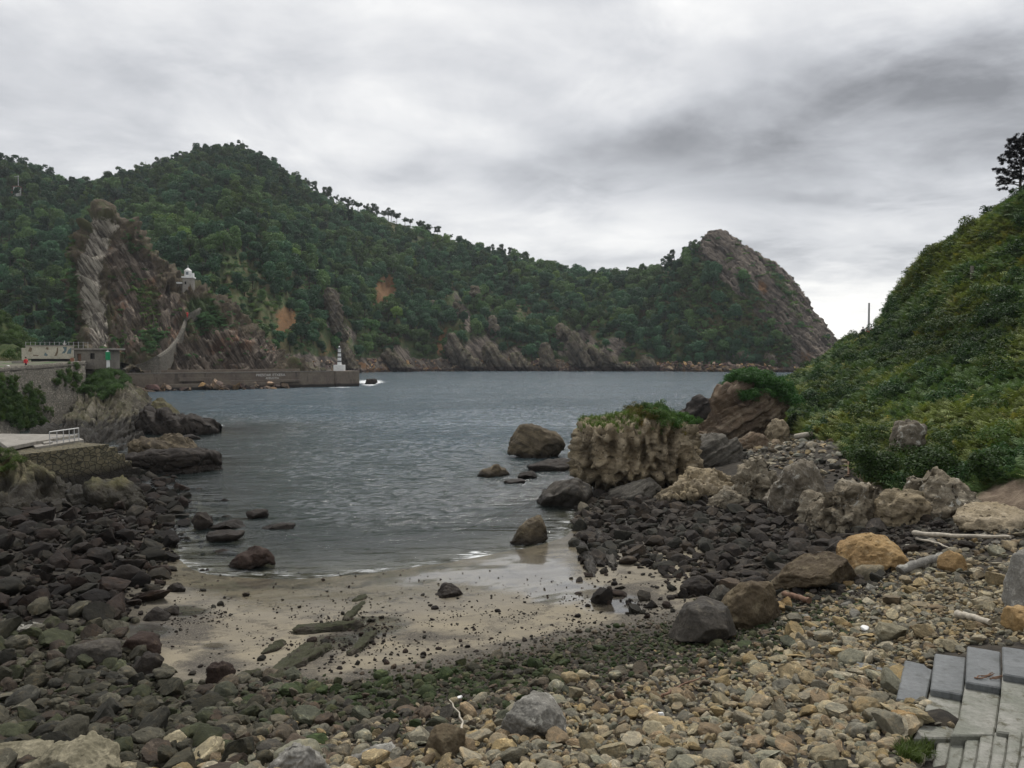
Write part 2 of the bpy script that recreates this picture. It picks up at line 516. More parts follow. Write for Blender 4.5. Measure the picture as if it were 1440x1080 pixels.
spk = T.voro(p, 9.0)
grit = T.ramp(T.math('ADD', T.noise(p, 1.3, 5, 0.65, 0.4), T.math('MULTIPLY', T.noise(p, 22, 3, 0.7), 0.5)), 0.80, 0.86)
sand = T.mix(T.math('MULTIPLY', grit, 0.75), sand, (0.075, 0.065, 0.05))
far_sand = T.attr('stony')
gv = T.math('ADD', T.attr('gravel'), T.math('MULTIPLY', T.math('SUBTRACT', T.noise(p, 1.1, 6, .72, .5), .5), 1.1))
grav = T.mix(T.ramp(T.voro(p, 16.0), .15, .5), (0.16, 0.14, 0.115), (0.05, 0.044, 0.036))
sand = T.mix(T.math('MULTIPLY', T.ramp(gv, .35, .7), .85), sand, grav)
col = T.mix(far_sand, sand, peb)
zz = T.math('ADD', z_, T.math('MULTIPLY', T.math('SUBTRACT', n1, 0.5), 0.5))
film = T.ramp(T.math('ADD', T.attr('wetm'), T.math('MULTIPLY', T.math('SUBTRACT', n1, 0.5), 0.5)), .3, .6)
wet = T.math('MAXIMUM', T.ramp(zz, 0.62, 0.16), film)
col = T.vmath('SCALE', col, T.rng(wet, 0, 1, 1.0, 0.62))
ro = T.rng(wet, 0, 1, 0.85, 0.13)
ro = T.math('ADD', ro, T.math('MULTIPLY', far_sand, 0.25))
hh = T.math('ADD', T.math('MULTIPLY', n2, 0.6), T.math('MULTIPLY', n3, 0.25))
nrm = T.n('ShaderNodeBump'); nrm.inputs['Distance'].default_value = 0.12
T.put(nrm.inputs['Height'], hh); T.put(nrm.inputs['Strength'], T.rng(wet, 0, 1, 0.6, 0.10))
b = finish(T, col, ro, nrm.outputs[0], 0.3)
T.put(b.inputs['Coat Weight'], T.math('MULTIPLY', film, .9)); b.inputs['Coat Roughness'].default_value = .07; b.inputs['Coat IOR'].default_value = 1.33
M['sand'] = m
me.materials.append(m)
U_, V_ = proj(np.column_stack([XY, ZB]))
# where pebbles and gravel, not sand, make the ground
def edge_v(u):
    return np.interp(u, [-200, 150, 250, 330, 380, 480, 560, 700, 800, 900, 960, 1010, 1100], [880, 900, 972, 970, 955, 962, 950, 925, 902, 885, 872, 850, 820])
stony = sst(V_, edge_v(U_) - 12, edge_v(U_) + 14)
stony = np.maximum(stony, sst(U_, 955, 1010) * sst(V_, 560, 600))
stony = np.maximum(stony, sst(-U_, -250, -150) * sst(V_, 560, 600))
stony = np.maximum(stony, 0.8 * sst(-ZB, 0.2, 0.8))
stony = np.maximum(stony, sst(U_, 780, 860) * sst(-V_, -790, -740))
stony[(XY[:, 1] < 5)] = 1
attr_f(me, 'stony', stony)
wm = np.zeros(len(U_))
for u0_, v0_, a_, b_, t_ in [(730, 808, 90, 30, 1), (640, 806, 70, 16, .9), (560, 815, 60, 14, .7), (790, 830, 70, 24, .9), (860, 850, 60, 18, .8), (520, 880, 70, 22, .75), (470, 905, 60, 20, .7), (180, 888, 70, 16, .9), (260, 860, 60, 14, .6), (300, 908, 40, 10, .6), (330, 825, 80, 12, .7)]:
    wm = np.maximum(wm, t_ * np.exp(-((U_ - u0_) / a_) ** 2 - ((V_ - v0_) / b_) ** 2))
attr_f(me, 'wetm', wm)
wm = np.zeros(len(U_))
for u0_, v0_, a_, b_, t_ in [(250, 880, 80, 40, .9), (300, 930, 60, 30, .8), (500, 895, 60, 34, .8), (600, 895, 110, 18, .7), (890, 845, 70, 36, .9), (400, 822, 150, 14, .55), (450, 925, 60, 20, .7), (700, 870, 120, 14, .4), (130, 850, 60, 40, .5)]:
    wm = np.maximum(wm, t_ * np.exp(-((U_ - u0_) / a_) ** 2 - ((V_ - v0_) / b_) ** 2))
wm = np.maximum(wm, .8 * sst(V_, edge_v(U_) - 45, edge_v(U_)) * (V_ > 800))
attr_f(me, 'gravel', wm)
beach = link('beach', me); tag(beach, 'sand and pebble ground of the small cove', kind='structure')

# ------------------------------------------------------------------ sea
sx = axis(-110, 110, -48, 34, 0.3, 1.3); sy = np.concatenate([np.arange(26, 72, .2), np.arange(72, 130, .42), np.arange(130, 290, .9)])
sx = np.concatenate([[-9000, -3000, -900, -300], sx, [300, 900, 3000, 9000]]); sy = np.concatenate([sy, [300, 420, 600, 1000, 2500, 9000]])
X, Y = np.meshgrid(sx, sy)
XY = np.column_stack([X.ravel(), Y.ravel()])
zs = np.full(len(XY), -8.0)
near = (np.abs(XY[:, 0]) < 105) & (XY[:, 1] < 288)
zs[near] = np.where(XY[near][:, 1] < 190, ground(XY[near]), -8.0)
swell = np.zeros(len(XY))
Pn = XY[near]; dpt = -zs[near]
gus = .55 + .75 * sst(fbm(np.column_stack([Pn[:, 0] * .03, Pn[:, 1] * .05, np.full(len(Pn), 2.)]), 3), -.35, .45)
rot_ = np.column_stack([Pn[:, 0] * .93 - Pn[:, 1] * .36, Pn[:, 1] * .93 + Pn[:, 0] * .36])
chop = fbm(np.column_stack([rot_[:, 0] * .42, rot_[:, 1] * 1.15, np.zeros(len(Pn))]), 4, .58, True) - 1.0
swl = fbm(np.column_stack([Pn[:, 0] * .05, Pn[:, 1] * .16, np.ones(len(Pn))]), 2)
swell[near] = (.10 * chop * gus * sst(dpt, .02, .9) + .08 * swl * sst(dpt, .2, 2.5)) * (.35 + .65 * sst(dpt, .1, 1.5))
me = mesh_np('sea', np.column_stack([XY, swell]), grid_faces(len(sx), len(sy)), [])
attr_f(me, 'depth', np.clip(-zs, -1, 10))
m, T = new_mat('sea_water')
p = T.n('ShaderNodeNewGeometry').outputs['Position']
dep = T.attr('depth')
x_, y_, z_ = T.sep(p)
pa = T.vmath('MULTIPLY', p, (0.55, 1.5, 1.0))
w1 = T.noise(pa, 0.16, 3, 0.55, 0.4)
w2 = T.noise(pa, 0.62, 4, 0.6, 0.8)
w3 = T.noise(pa, 2.4, 4, 0.65, 0.6)
gust = T.noise(T.vmath('MULTIPLY', p, (1, 1.9, 1)), 0.028, 4, 0.6, 0.8)
amp = T.rng(gust, 0.36, 0.66, 0.55, 1.25)
shal = T.ramp(dep, 0.05, 1.4)
h = T.math('ADD', T.math('MULTIPLY', w2, 0.55), T.math('MULTIPLY', w3, 0.16))
h = T.math('MULTIPLY', h, T.math('MULTIPLY', amp, T.rng(shal, 0, 1, 0.14, 1.0)))
h = T.math('ADD', h, T.math('MULTIPLY', w1, 0.6))
nrm = T.bump(h, 1.0, 1.15)
body = T.mix(T.ramp(dep, 0.2, 5), (0.040, 0.052, 0.050), (0.046, 0.078, 0.100))
wat = T.n('ShaderNodeBsdfPrincipled')
T.put(wat.inputs['Base Color'], body)
T.put(wat.inputs['Roughness'], T.rng(y_, 50, 200, .06, .2))
wat.inputs['IOR'].default_value = 1.333
T.link(nrm, wat.inputs['Normal'])
# clear shallow water lets the sand show: opacity follows the depth of the water
gl = T.n('ShaderNodeBsdfGlossy'); gl.inputs['Roughness'].default_value = 0.05
T.link(nrm, gl.inputs['Normal'])
tr = T.n('ShaderNodeBsdfTransparent'); tr.inputs[0].default_value = (0.86, 0.92, 0.9, 1)
fr = T.n('ShaderNodeFresnel'); fr.inputs[0].default_value = 1.333; T.link(nrm, fr.inputs['Normal'])
clear = T.n('ShaderNodeMixShader'); T.link(fr.outputs[0], clear.inputs[0]); T.link(tr.outputs[0], clear.inputs[1]); T.link(gl.outputs[0], clear.inputs[2])
mx = T.n('ShaderNodeMixShader')
T.put(mx.inputs[0], T.math('SUBTRACT', 1.0, T.math('EXPONENT', T.math('MULTIPLY', T.math('MAXIMUM', dep, 0.0), -1.5))))
T.link(clear.outputs[0], mx.inputs[1]); T.link(wat.outputs[0], mx.inputs[2])
# foam: thin broken wash along the waterline
fdl = T.math('ADD', dep, T.math('MULTIPLY', T.math('SUBTRACT', T.noise(T.vmath('MULTIPLY', p, (.7, .7, 1)), .6, 4, .6, .5), .5), .28))
line1 = T.math('MULTIPLY', T.ramp(fdl, .0, .02), T.ramp(fdl, .085, .03))
fn = T.noise(T.vmath('MULTIPLY', p, (0.6, 1.7, 1)), 1.1, 6, 0.72, 1.2)
foam_attr = T.attr('foam')
lace = T.ramp(T.math('ADD', fn, T.math('MULTIPLY', foam_attr, 0.35)), 0.72, 0.86)
ff = T.math('MAXIMUM', T.math('MULTIPLY', lace, T.ramp(foam_attr, 0.02, 0.5)), T.math('MULTIPLY', T.math('MULTIPLY', line1, T.ramp(y_, 62, 50)), T.math('MULTIPLY', T.ramp(fn, .47, .62), .4)))
fo = T.n('ShaderNodeBsdfDiffuse'); fo.inputs[0].default_value = (0.72, 0.74, 0.74, 1)
mf = T.n('ShaderNodeMixShader'); T.put(mf.inputs[0], ff)
T.link(mx.outputs[0], mf.inputs[1]); T.link(fo.outputs[0], mf.inputs[2])
o = T.n('ShaderNodeOutputMaterial'); T.link(mf.outputs[0], o.inputs[0])
me.materials.append(m)
pw = np.column_stack([XY, np.zeros(len(XY))])
U_, V_ = proj(pw)
foam = np.zeros(len(XY))
def wash(u, v, ru, rv, a):
    global foam
    foam = np.maximum(foam, a * np.exp(-((U_ - u) / ru) ** 2 - ((V_ - v) / rv) ** 2))
for q in [(690, 785, 70, 13, .9), (760, 790, 45, 16, .75), (640, 800, 60, 8, .6), (560, 803, 60, 5, .5), (305, 598, 14, 4, .9), (521, 537, 20, 3.4, 1.6), (520, 541, 12, 2, 1.3), (330, 546, 60, 1.4, .8), (480, 544.5, 30, 1.2, .9), (300, 640, 8, 20, .4),
          (260, 605, 30, 4, .5), (720, 775, 60, 5, .4), (280, 542, 60, 1.5, .5), (430, 544, 40, 1.2, .6), (250, 725, 14, 24, .3), (900, 572, 25, 2, .35), (230, 790, 16, 12, .4)]:
    wash(*q)
attr_f(me, 'foam', foam)
sea = link('sea', me); tag(sea, 'grey blue water of the sea inlet', kind='structure')

# ------------------------------------------------------------------ far hills
def interp(tab, u):
    tab = np.array(tab, float); return np.interp(u, tab[:, 0], tab[:, 1])
def smooth1(a, k=9):
    ker = np.hanning(k + 2)[1:-1]; ker /= ker.sum()
    return np.convolve(np.pad(a, k // 2, 'edge'), ker, 'valid')
SKY = [(-500, 300), (-300, 250), (-120, 222), (0, 235), (60, 250), (110, 272), (140, 266), (200, 252), (250, 235), (290, 220), (330, 216), (360, 222), (400, 252), (450, 276), (500, 297), (560, 315),
       (620, 333), (660, 345), (700, 358), (760, 376), (820, 393), (860, 394), (920, 387), (960, 380), (1010, 380), (1060, 420), (1110, 462), (1150, 492), (1180, 503)]
SHD = [(-500, 330), (-200, 320), (0, 310), (150, 290), (250, 275), (330, 272), (400, 300), (460, 365), (520, 425), (600, 452), (700, 458), (800, 455), (950, 450), (1050, 438), (1120, 425), (1180, 415)]
RDD = [(-500, 560), (-200, 540), (0, 540), (110, 560), (200, 600), (330, 640), (450, 650), (620, 660), (760, 640), (860, 600), (960, 560), (1010, 540), (1100, 500), (1180, 470)]
nu, nv = 420, 150
us = np.linspace(-420, 1182, nu)
Ds = smooth1(interp(SHD, us), 25); Dr = smooth1(interp(RDD, us), 25); vr = smooth1(interp(SKY, us), 7)
ts = np.concatenate([np.linspace(-0.03, 0.12, 34), np.linspace(0.125, 1.0, 92), np.linspace(1.03, 1.7, 24)])
hr = np.array([W(u, v, d)[2] for u, v, d in zip(us, vr, Dr)])
Tm, Um = np.meshgrid(ts, us, indexing='ij')
prof = np.interp(ts, [-0.03, 0, 0.02, 0.06, 0.12, 0.3, 0.55, 0.8, 1.0, 1.15, 1.7], [-0.04, -0.005, 0.05, 0.11, 0.18, 0.36, 0.60, 0.84, 1.0, 1.0, 0.55])
HD = Ds[None] + (Dr - Ds)[None] * Tm
HZ = hr[None] * prof[:, None]
az_ = Um * 0.02
nz = fbm(np.stack([az_.ravel(), Tm.ravel() * 1.6, np.full(Tm.size, 3.3)], 1), 4, ridge=True).reshape(Tm.shape)
n2_ = fbm(np.stack([HD.ravel() * 0.03, az_.ravel() * 3.2, HZ.ravel() * 0.03], 1), 4).reshape(Tm.shape)
mask = np.clip(Tm * 6, 0, 1) * np.clip((1.0 - Tm) * 5, 0, 1)
HD = HD - 16 * (nz - 0.4) * mask * np.clip(1.2 - Tm, 0.2, 1)
HZ = HZ + 5 * n2_ * mask
# the rocky shore apron
apr = np.exp(-((Tm - 0.01) / 0.03) ** 2)
HZ = HZ + apr * 2.2 * fbm(np.stack([Um.ravel() * 0.12, Tm.ravel() * 60, np.zeros(Tm.size)], 1), 3).reshape(Tm.shape)
HX = (Um - 720) / F * HD
HP = np.stack([HX, HD, HZ], 2)
U_, V_ = proj(HP)
def blobs(lst, U, V):
    out = np.zeros(U.shape)
    for u, v, a, b, ang, wt in lst:
        c, s = math.cos(R(ang)), math.sin(R(ang))
        du, dv = U - u, V - v
        q = ((du * c + dv * s) / a) ** 2 + ((-du * s + dv * c) / b) ** 2
        out = np.maximum(out, wt * np.exp(-q ** 1.5))
    return out
wob = 10 * fbm(np.stack([U_.ravel() * 0.03, V_.ravel() * 0.03, np.zeros(U_.size)], 1), 3).reshape(U_.shape)
ORANGE = [(540, 412, 16, 24, 10, 1), (402, 452, 16, 24, 0, .75), (622, 482, 9, 17, 10, 1), (600, 432, 6, 9, 0, .8), (441, 460, 12, 20, 0, .35), (525, 516, 40, 5, 0, .9), (600, 516, 30, 4, 0, .6),
          (470, 490, 30, 20, 0, .4), (560, 360, 20, 10, 30, .2)]
ROCK = [(470, 435, 6, 40, 0, .9), (490, 470, 10, 24, -15, .7), (650, 440, 9, 40, -20, .8), (690, 450, 8, 40, -25, .7), (680, 495, 40, 28, 0, .8), (800, 480, 22, 26, -15, .7), (825, 485, 14, 34, -15, .9), (860, 492, 18, 18, 0, .8),
        (720, 505, 20, 18, 0, .8), (770, 490, 12, 24, 0, .6), (560, 500, 20, 18, 0, .8), (300, 245, 20, 10, -30, .8), (280, 275, 9, 22, 0, .5), (1000, 500, 8, 14, 0, .7), (318, 318, 12, 14, 0, .7), (480, 290, 8, 6, 0, .3)]
GRASS = [(340, 400, 60, 60, 40, .9), (375, 440, 50, 50, 30, .9), (300, 370, 40, 40, 30, .6), (640, 440, 30, 50, -20, .7), (740, 440, 30, 25, 0, .9), (900, 480, 40, 30, 20, .5), (560, 320, 60, 18, 22, .8), (620, 350, 50, 16, 20, .7), (480, 300, 40, 14, 25, .7),
         (960, 470, 30, 40, -30, .6), (470, 470, 24, 40, 0, .5), (20, 400, 40, 40, 0, .5), (60, 420, 40, 30, 0, .4), (770, 425, 30, 30, 0, .5), (840, 455, 20, 40, -10, .6), (1075, 490, 40, 26, 0, .4)]
rockm = blobs(ROCK, U_ + wob, V_ - wob)
rockm = np.maximum(rockm, sst(-Tm, -0.045, -0.012) * (Um > 380))
orange = blobs(ORANGE, U_ + wob, V_ - wob)
grassm = blobs(GRASS, U_ + 2 * wob, V_ - wob)
me = mesh_np('hill', HP.reshape(-1, 3), grid_faces(nu, nv), [])
attr_f(me, 'rockm', rockm.ravel()); attr_f(me, 'orange', orange.ravel()); attr_f(me, 'grassm', grassm.ravel())
def hill_mat(name):
    m, T = new_mat(name)
    g = T.n('ShaderNodeNewGeometry'); p = g.outputs['Position']
    n1 = T.noise(p, 0.05, 6, 0.65); n2 = T.noise(p, 0.35, 6, 0.7); n3 = T.noise(p, 1.6, 5, 0.75)
    sv = T.vmath('ADD', T.vmath('SCALE', (.8, .1, .6), T.vmath('DOT_PRODUCT', p, (.8, .1, .6))), T.vmath('SCALE', p, .10))
    st = T.noise(sv, .55, 6, 0.72, 0.4)
    veg = T.mix(T.ramp(n2, 0.35, 0.65), (0.035, 0.060, 0.022), (0.075, 0.098, 0.036))
    scrub = T.mix(T.ramp(n3, 0.35, 0.65), (0.075, 0.070, 0.032), (0.125, 0.108, 0.05))
    veg = T.mix(T.ramp(n1, 0.48, 0.62), veg, scrub)
    gr = T.mix(T.ramp(n2, 0.4, 0.6), (0.052, 0.090, 0.028), (0.092, 0.112, 0.042))
    gr = T.mix(T.ramp(n1, 0.45, 0.65), gr, (0.13, 0.105, 0.05))
    c = T.mix(T.attr('grassm'), veg, gr)
    rk = T.mix(T.ramp(st, 0.4, 0.62), (0.065, 0.054, 0.046), (0.27, 0.225, 0.18))
    rk = T.mix(T.ramp(n2, 0.55, 0.7), rk, (0.055, 0.05, 0.04))
    rf = T.ramp(T.math('ADD', T.attr('rockm'), T.math('MULTIPLY', T.math('SUBTRACT', n3, 0.5), 0.9)), 0.40, 0.58)
    c = T.mix(rf, c, rk)
    orr = T.mix(T.ramp(n3, 0.35, 0.65), (0.30, 0.155, 0.06), (0.15, 0.085, 0.045))
    of = T.ramp(T.math('ADD', T.attr('orange'), T.math('MULTIPLY', T.math('SUBTRACT', n2, 0.5), 0.8)), 0.30, 0.55)
    c = T.mix(T.math('MULTIPLY', of, 0.9), c, orr)
    z = T.sep(p)[2]
    wetf = T.ramp(T.math('ADD', z, T.math('MULTIPLY', n2, 1.5)), 2.6, 1.4)
    c = T.mix(T.math('MULTIPLY', wetf, 0.9), c, (0.035, 0.022, 0.02))
    hgt = T.math('ADD', T.math('MULTIPLY', n2, 1.0), T.math('ADD', T.math('MULTIPLY', n3, 0.5), T.math('MULTIPLY', st, 1.4)))
    finish(T, c, 0.9, T.bump(hgt, 0.8, 1.4), 0.2)
    return m
M['hill'] = hill_mat('hill_ground')
me.materials.append(M['hill'])
hill = link('hill', me); tag(hill, 'long wooded hill across the water', kind='structure')
# the back of the inlet: land seen between and behind
# ------------------------------------------------------------------ headland: the bare rock ridge at the mouth of the inlet
def rough_grid(P, amp, sc, ridge=True, strata=None, samp=0.0, ssc=0.2, keep=None, seed=0.0, octv=5):
    n = grid_normals(P)
    q = P.reshape(-1, 3)
    d = amp * (fbm(q * sc + seed, octv, 0.55, ridge) - (0.6 if ridge else 0))
    if strata is not None:
        s = np.array(strata, float); s /= np.linalg.norm(s)
        a = q @ s
        qq = s[None] * (a * ssc)[:, None] + q * ssc * 0.07 + seed
        d = d + samp * fbm(qq, 4, 0.6, True)
    d = d.reshape(P.shape[:2])
    if keep is not None:
        d = d * keep
    return P + n * d[..., None]
hc = [
    [(925, 560, 445), (985, 530, 442), (1040, 530, 436), (1090, 532, 428), (1130, 532, 420), (1185, 530, 410)],
    [(930, 500, 470), (990, 470, 462), (1050, 478, 448), (1095, 500, 436), (1135, 515, 424), (1178, 512, 413)],
    [(935, 430, 494), (965, 410, 488), (990, 398, 484), (1020, 398, 476), (1050, 405, 466), (1085, 438, 452), (1125, 485, 434), (1168, 509, 417)],
    [(940, 396, 512), (968, 378, 506), (988, 362, 502), (1003, 343, 499), (1013, 341, 497), (1032, 360, 491), (1052, 377, 484), (1078, 398, 472), (1102, 428, 460), (1128, 468, 445), (1162, 511, 424)],
    [(945, 390, 526), (970, 372, 522), (990, 354, 519), (1005, 338, 516), (1015, 338, 513), (1034, 356, 509), (1056, 371, 504), (1070, 388, 500), (1100, 408, 492), (1132, 446, 478), (1166, 500, 446)],
    [(950, 386, 540), (975, 372, 538), (995, 362, 536), (1012, 355, 533), (1030, 360, 530), (1050, 370, 526), (1068, 381, 522), (1078, 380, 518), (1094, 394, 512), (1126, 432, 498), (1170, 494, 460)],
    [(960, 520, 620), (990, 500, 620), (1040, 500, 610), (1090, 510, 600), (1130, 515, 560), (1190, 530, 500)],
]
HDL = loft(hc, 230, 210)
kp = np.ones(HDL.shape[:2])
HDL = rough_grid(HDL, 2.2, 0.14, True, (0.80, 0.1, 0.60), 2.8, 0.26, kp, 4.0)
U_, V_ = proj(HDL)
me = mesh_np('headland', HDL.reshape(-1, 3), grid_faces(230, 210), [])
wob = 14 * fbm(np.stack([U_.ravel() * 0.03, V_.ravel() * 0.03, np.ones(U_.size)], 1), 3).reshape(U_.shape)
vl = np.interp(U_, [930, 975, 1000, 1040, 1080, 1110, 1140, 1160], [340, 350, 375, 420, 455, 475, 510, 540])   # below this line the slope is wooded
rk = sst(vl - V_ + wob, -14, 14)
rk = np.maximum(rk, sst(U_, 1096, 1130)); rk = np.maximum(rk, sst(V_, 513, 518))
rk = rk * (1 - 0.8 * blobs([(1055, 410, 10, 40, -38, 1), (1100, 400, 8, 40, -38, .9), (1030, 425, 26, 14, 40, .8), (1120, 440, 7, 34, -36, .7)], U_ + wob * .4, V_))
attr_f(me, 'rockm', rk.ravel()); attr_f(me, 'grassm', blobs([(1025, 430, 30, 30, 40, .9), (1090, 490, 30, 25, 0, .5)], U_, V_).ravel())
attr_f(me, 'orange', blobs([(1073, 404, 9, 14, -30, .55), (1135, 505, 26, 14, 50, .42), (1060, 518, 60, 4, 0, .5)], U_ + wob * .3, V_).ravel())
me.materials.append(M['hill'])
headland = link('headland', me); tag(headland, 'steep bare rock headland at the mouth of the inlet', kind='structure')
HEADM = (HDL, rk)

# ------------------------------------------------------------------ crag at the left with the saddle to the rocky mound
cc = [
    [(112, 545, 200), (122, 540, 198), (160, 545, 196), (205, 548, 204), (250, 550, 214), (300, 550, 222), (340, 550, 228), (385, 545, 236), (430, 540, 262)],
    [(116, 505, 220), (126, 500, 214), (150, 505, 212), (205, 520, 212), (250, 528, 220), (300, 528, 226), (340, 527, 231), (385, 530, 238), (425, 532, 262)],
    [(118, 470, 232), (128, 460, 226), (150, 465, 226), (200, 480, 226), (240, 492, 226), (270, 490, 230), (320, 490, 234), (365, 512, 240), (410, 526, 264)],
    [(113, 420, 240), (122, 410, 232), (150, 410, 236), (200, 430, 240), (240, 455, 240), (268, 455, 240), (305, 455, 242), (345, 490, 244), (396, 520, 266)],
    [(111, 368, 246), (121, 352, 240), (148, 350, 243), (195, 385, 248), (230, 420, 250), (262, 432, 250), (292, 431, 252), (330, 468, 252), (385, 513, 268)],
    [(116, 352, 249), (132, 322, 248), (150, 309, 250), (182, 340, 253), (215, 380, 257), (255, 418, 258), (288, 427, 258), (322, 458, 257), (378, 507, 271)],
    [(118, 420, 256), (134, 400, 262), (160, 400, 282), (190, 400, 284), (230, 420, 286), (270, 440, 286), (300, 450, 286), (335, 480, 282), (385, 520, 290)],
]
CR = loft(cc, 200, 170)
edge = (sst(np.linspace(0, 1, 200), -.06, 0.14) * sst(np.linspace(1, 0, 200), -.1, .1))[None, :]
CR = rough_grid(CR, 2.6, 0.13, True, (0.82, 0.25, 0.5), 2.6, 0.38, edge * np.ones((170, 1)), 9.0)
U_, V_ = proj(CR)
wob = 9 * fbm(np.stack([U_.ravel() * 0.05, V_.ravel() * 0.05, np.full(U_.size, 2.)], 1), 3).reshape(U_.shape)
me = mesh_np('crag', CR.reshape(-1, 3), grid_faces(200, 170), [])
lime = blobs([(129, 400, 15, 66, 3, 1), (135, 350, 18, 34, 20, .9), (150, 318, 22, 14, 20, .8), (140, 460, 12, 46, 0, 1), (118, 380, 12, 26, 0, .8), (175, 350, 8, 26, -35, .5), (205, 375, 7, 24, -40, .55), (190, 400, 6, 26, -30, .45)], U_ + wob * .5, V_)
rockb = blobs([(320, 500, 50, 40, 30, 1), (350, 500, 40, 30, 0, 1), (280, 505, 40, 26, 0, .9), (230, 470, 34, 34, 45, .8), (195, 370, 16, 44, -38, .8), (240, 430, 18, 34, -40, .7), (180, 420, 34, 46, 0, .6), (165, 360, 26, 30, 0, .6), (175, 480, 26, 24, 0, .6)], U_ + wob, V_)
veg = blobs([(215, 480, 18, 22, 0, .8), (285, 440, 28, 24, 30, 1), (305, 450, 20, 12, 40, .7), (200, 410, 16, 40, -25, .55), (185, 345, 10, 18, -20, .6), (165, 480, 20, 16, 0, .35), (150, 500, 14, 12, 0, .6), (103, 420, 7, 70, 0, 1.0)], U_ + wob, V_)
attr_f(me, 'lime', lime.ravel()); attr_f(me, 'rockb', rockb.ravel()); attr_f(me, 'veg', veg.ravel())
m, T = new_mat('crag_rock')
g = T.n('ShaderNodeNewGeometry'); p = g.outputs['Position']
n1 = T.noise(p, 0.09, 6, 0.65); n2 = T.noise(p, 0.5, 6, 0.7); n3 = T.noise(p, 2.2, 5, 0.75)
s = (0.82, 0.25, 0.5); Ls = math.sqrt(sum(x * x for x in s)); s = tuple(x / Ls for x in s)
sv = T.vmath('ADD', T.vmath('SCALE', s, T.vmath('DOT_PRODUCT', p, s)), T.vmath('SCALE', p, 0.14))
st = T.noise(sv, 0.85, 5, 0.72, 0.3)
scr = T.mix(T.ramp(n2, 0.38, 0.62), (0.075, 0.060, 0.042), (0.125, 0.10, 0.066))
scr = T.mix(T.ramp(n1, 0.5, 0.62), scr, (0.085, 0.085, 0.04))
brk = T.mix(T.ramp(st, 0.42, 0.62), (0.08, 0.064, 0.052), (0.25, 0.205, 0.16))
brk = T.mix(T.ramp(n1, 0.5, 0.65), brk, T.vmath('MULTIPLY', brk, (1.2, 0.9, 0.75)))
c = T.mix(T.ramp(T.math('ADD', T.attr('rockb'), T.math('MULTIPLY', T.math('SUBTRACT', n3, 0.5), 0.9)), 0.25, 0.55), scr, brk)
lm = T.mix(T.ramp(st, 0.40, 0.60), (0.10, 0.085, 0.07), (0.44, 0.40, 0.33))
c = T.mix(T.ramp(T.math('ADD', T.attr('lime'), T.math('MULTIPLY', T.math('SUBTRACT', n2, 0.5), 1.2)), 0.40, 0.62), c, lm)
vg = T.mix(T.ramp(n3, 0.35, 0.65), (0.022, 0.042, 0.014), (0.055, 0.082, 0.025))
c = T.mix(T.ramp(T.math('ADD', T.attr('veg'), T.math('MULTIPLY', T.math('SUBTRACT', n2, 0.5), 1.0)), 0.42, 0.62), c, vg)
zf = T.ramp(T.math('ADD', T.sep(p)[2], n2), 1.6, 0.9)
c = T.mix(T.math('MULTIPLY', zf, 0.85), c, (0.022, 0.017, 0.015))
finish(T, c, 0.88, T.bump(T.math('ADD', T.math('MULTIPLY', st, 1.6), T.math('ADD', n2, T.math('MULTIPLY', n3, 0.5))), 0.9, 0.9), 0.2)
me.materials.append(m)
crag = link('crag', me); tag(crag, 'rocky crag of pale upright strata beside brown scrub', kind='structure')

# ------------------------------------------------------------------ left shore: terrace behind the wall, strata cliff, near rock
tl = [
    [(-260, 560, 62), (-120, 537, 76), (0, 521, 90), (60, 516.5, 101), (118, 511, 114)],
    [(-260, 520, 90), (-120, 512, 100), (0, 509, 120), (60, 508, 124), (125, 508, 128)],
    [(-260, 500, 150), (-120, 500, 160), (0, 500, 170), (60, 504, 175), (150, 507, 175)],
    [(-260, 480, 200), (-120, 485, 205), (0, 495, 210), (80, 501, 215), (190, 512, 212)],
]
TR = loft(tl, 70, 60)
TR[..., 2] += 0.12 * fbm(TR.reshape(-1, 3) * 0.4, 3).reshape(TR.shape[:2])
me = mesh_np('terrace', TR.reshape(-1, 3), grid_faces(70, 60), [])
m, T = new_mat('terrace_ground')
p = T.n('ShaderNodeNewGeometry').outputs['Position']
n1 = T.noise(p, 0.3, 5, 0.6); n2 = T.noise(p, 4.0, 5, 0.7)
finish(T, T.mix(T.ramp(n1, 0.35, 0.55), T.mix(n2, (0.03, 0.085, 0.02), (0.06, 0.13, 0.03)), T.mix(n2, (0.09, 0.08, 0.06), (0.16, 0.145, 0.11))), 0.9, T.bump(n2, 0.5, 0.2))
me.materials.append(m)
tag(link('terrace', me), 'grassy terrace behind the stone wall', kind='structure')
# bank at the far left behind the walker
bk = [
    [(-260, 512, 112), (-100, 512, 118), (-20, 513, 124), (10, 513, 128), (36, 511, 130)],
    [(-260, 470, 125), (-100, 480, 128), (-20, 490, 132), (14, 494, 134), (40, 505, 136)],
    [(-260, 400, 150), (-100, 420, 150), (-30, 440, 150), (8, 462, 148), (44, 496, 146)],
    [(-260, 360, 185), (-100, 400, 180), (-30, 420, 175), (4, 450, 170), (55, 500, 165)],
    [(-260, 470, 240), (-100, 480, 230), (-30, 490, 220), (4, 500, 210), (60, 510, 200)],
]
BK = loft(bk, 60, 60)
BK = rough_grid(BK, 0.8, 0.25, False, seed=2.0)
me = mesh_np('bank', BK.reshape(-1, 3), grid_faces(60, 60), [])
z0 = np.zeros(3600); attr_f(me, 'rockm', z0); attr_f(me, 'orange', z0); attr_f(me, 'grassm', z0 + 0.5)
me.materials.append(M['hill'])
tag(link('bank', me), 'scrubby earth bank behind the terrace', kind='structure')

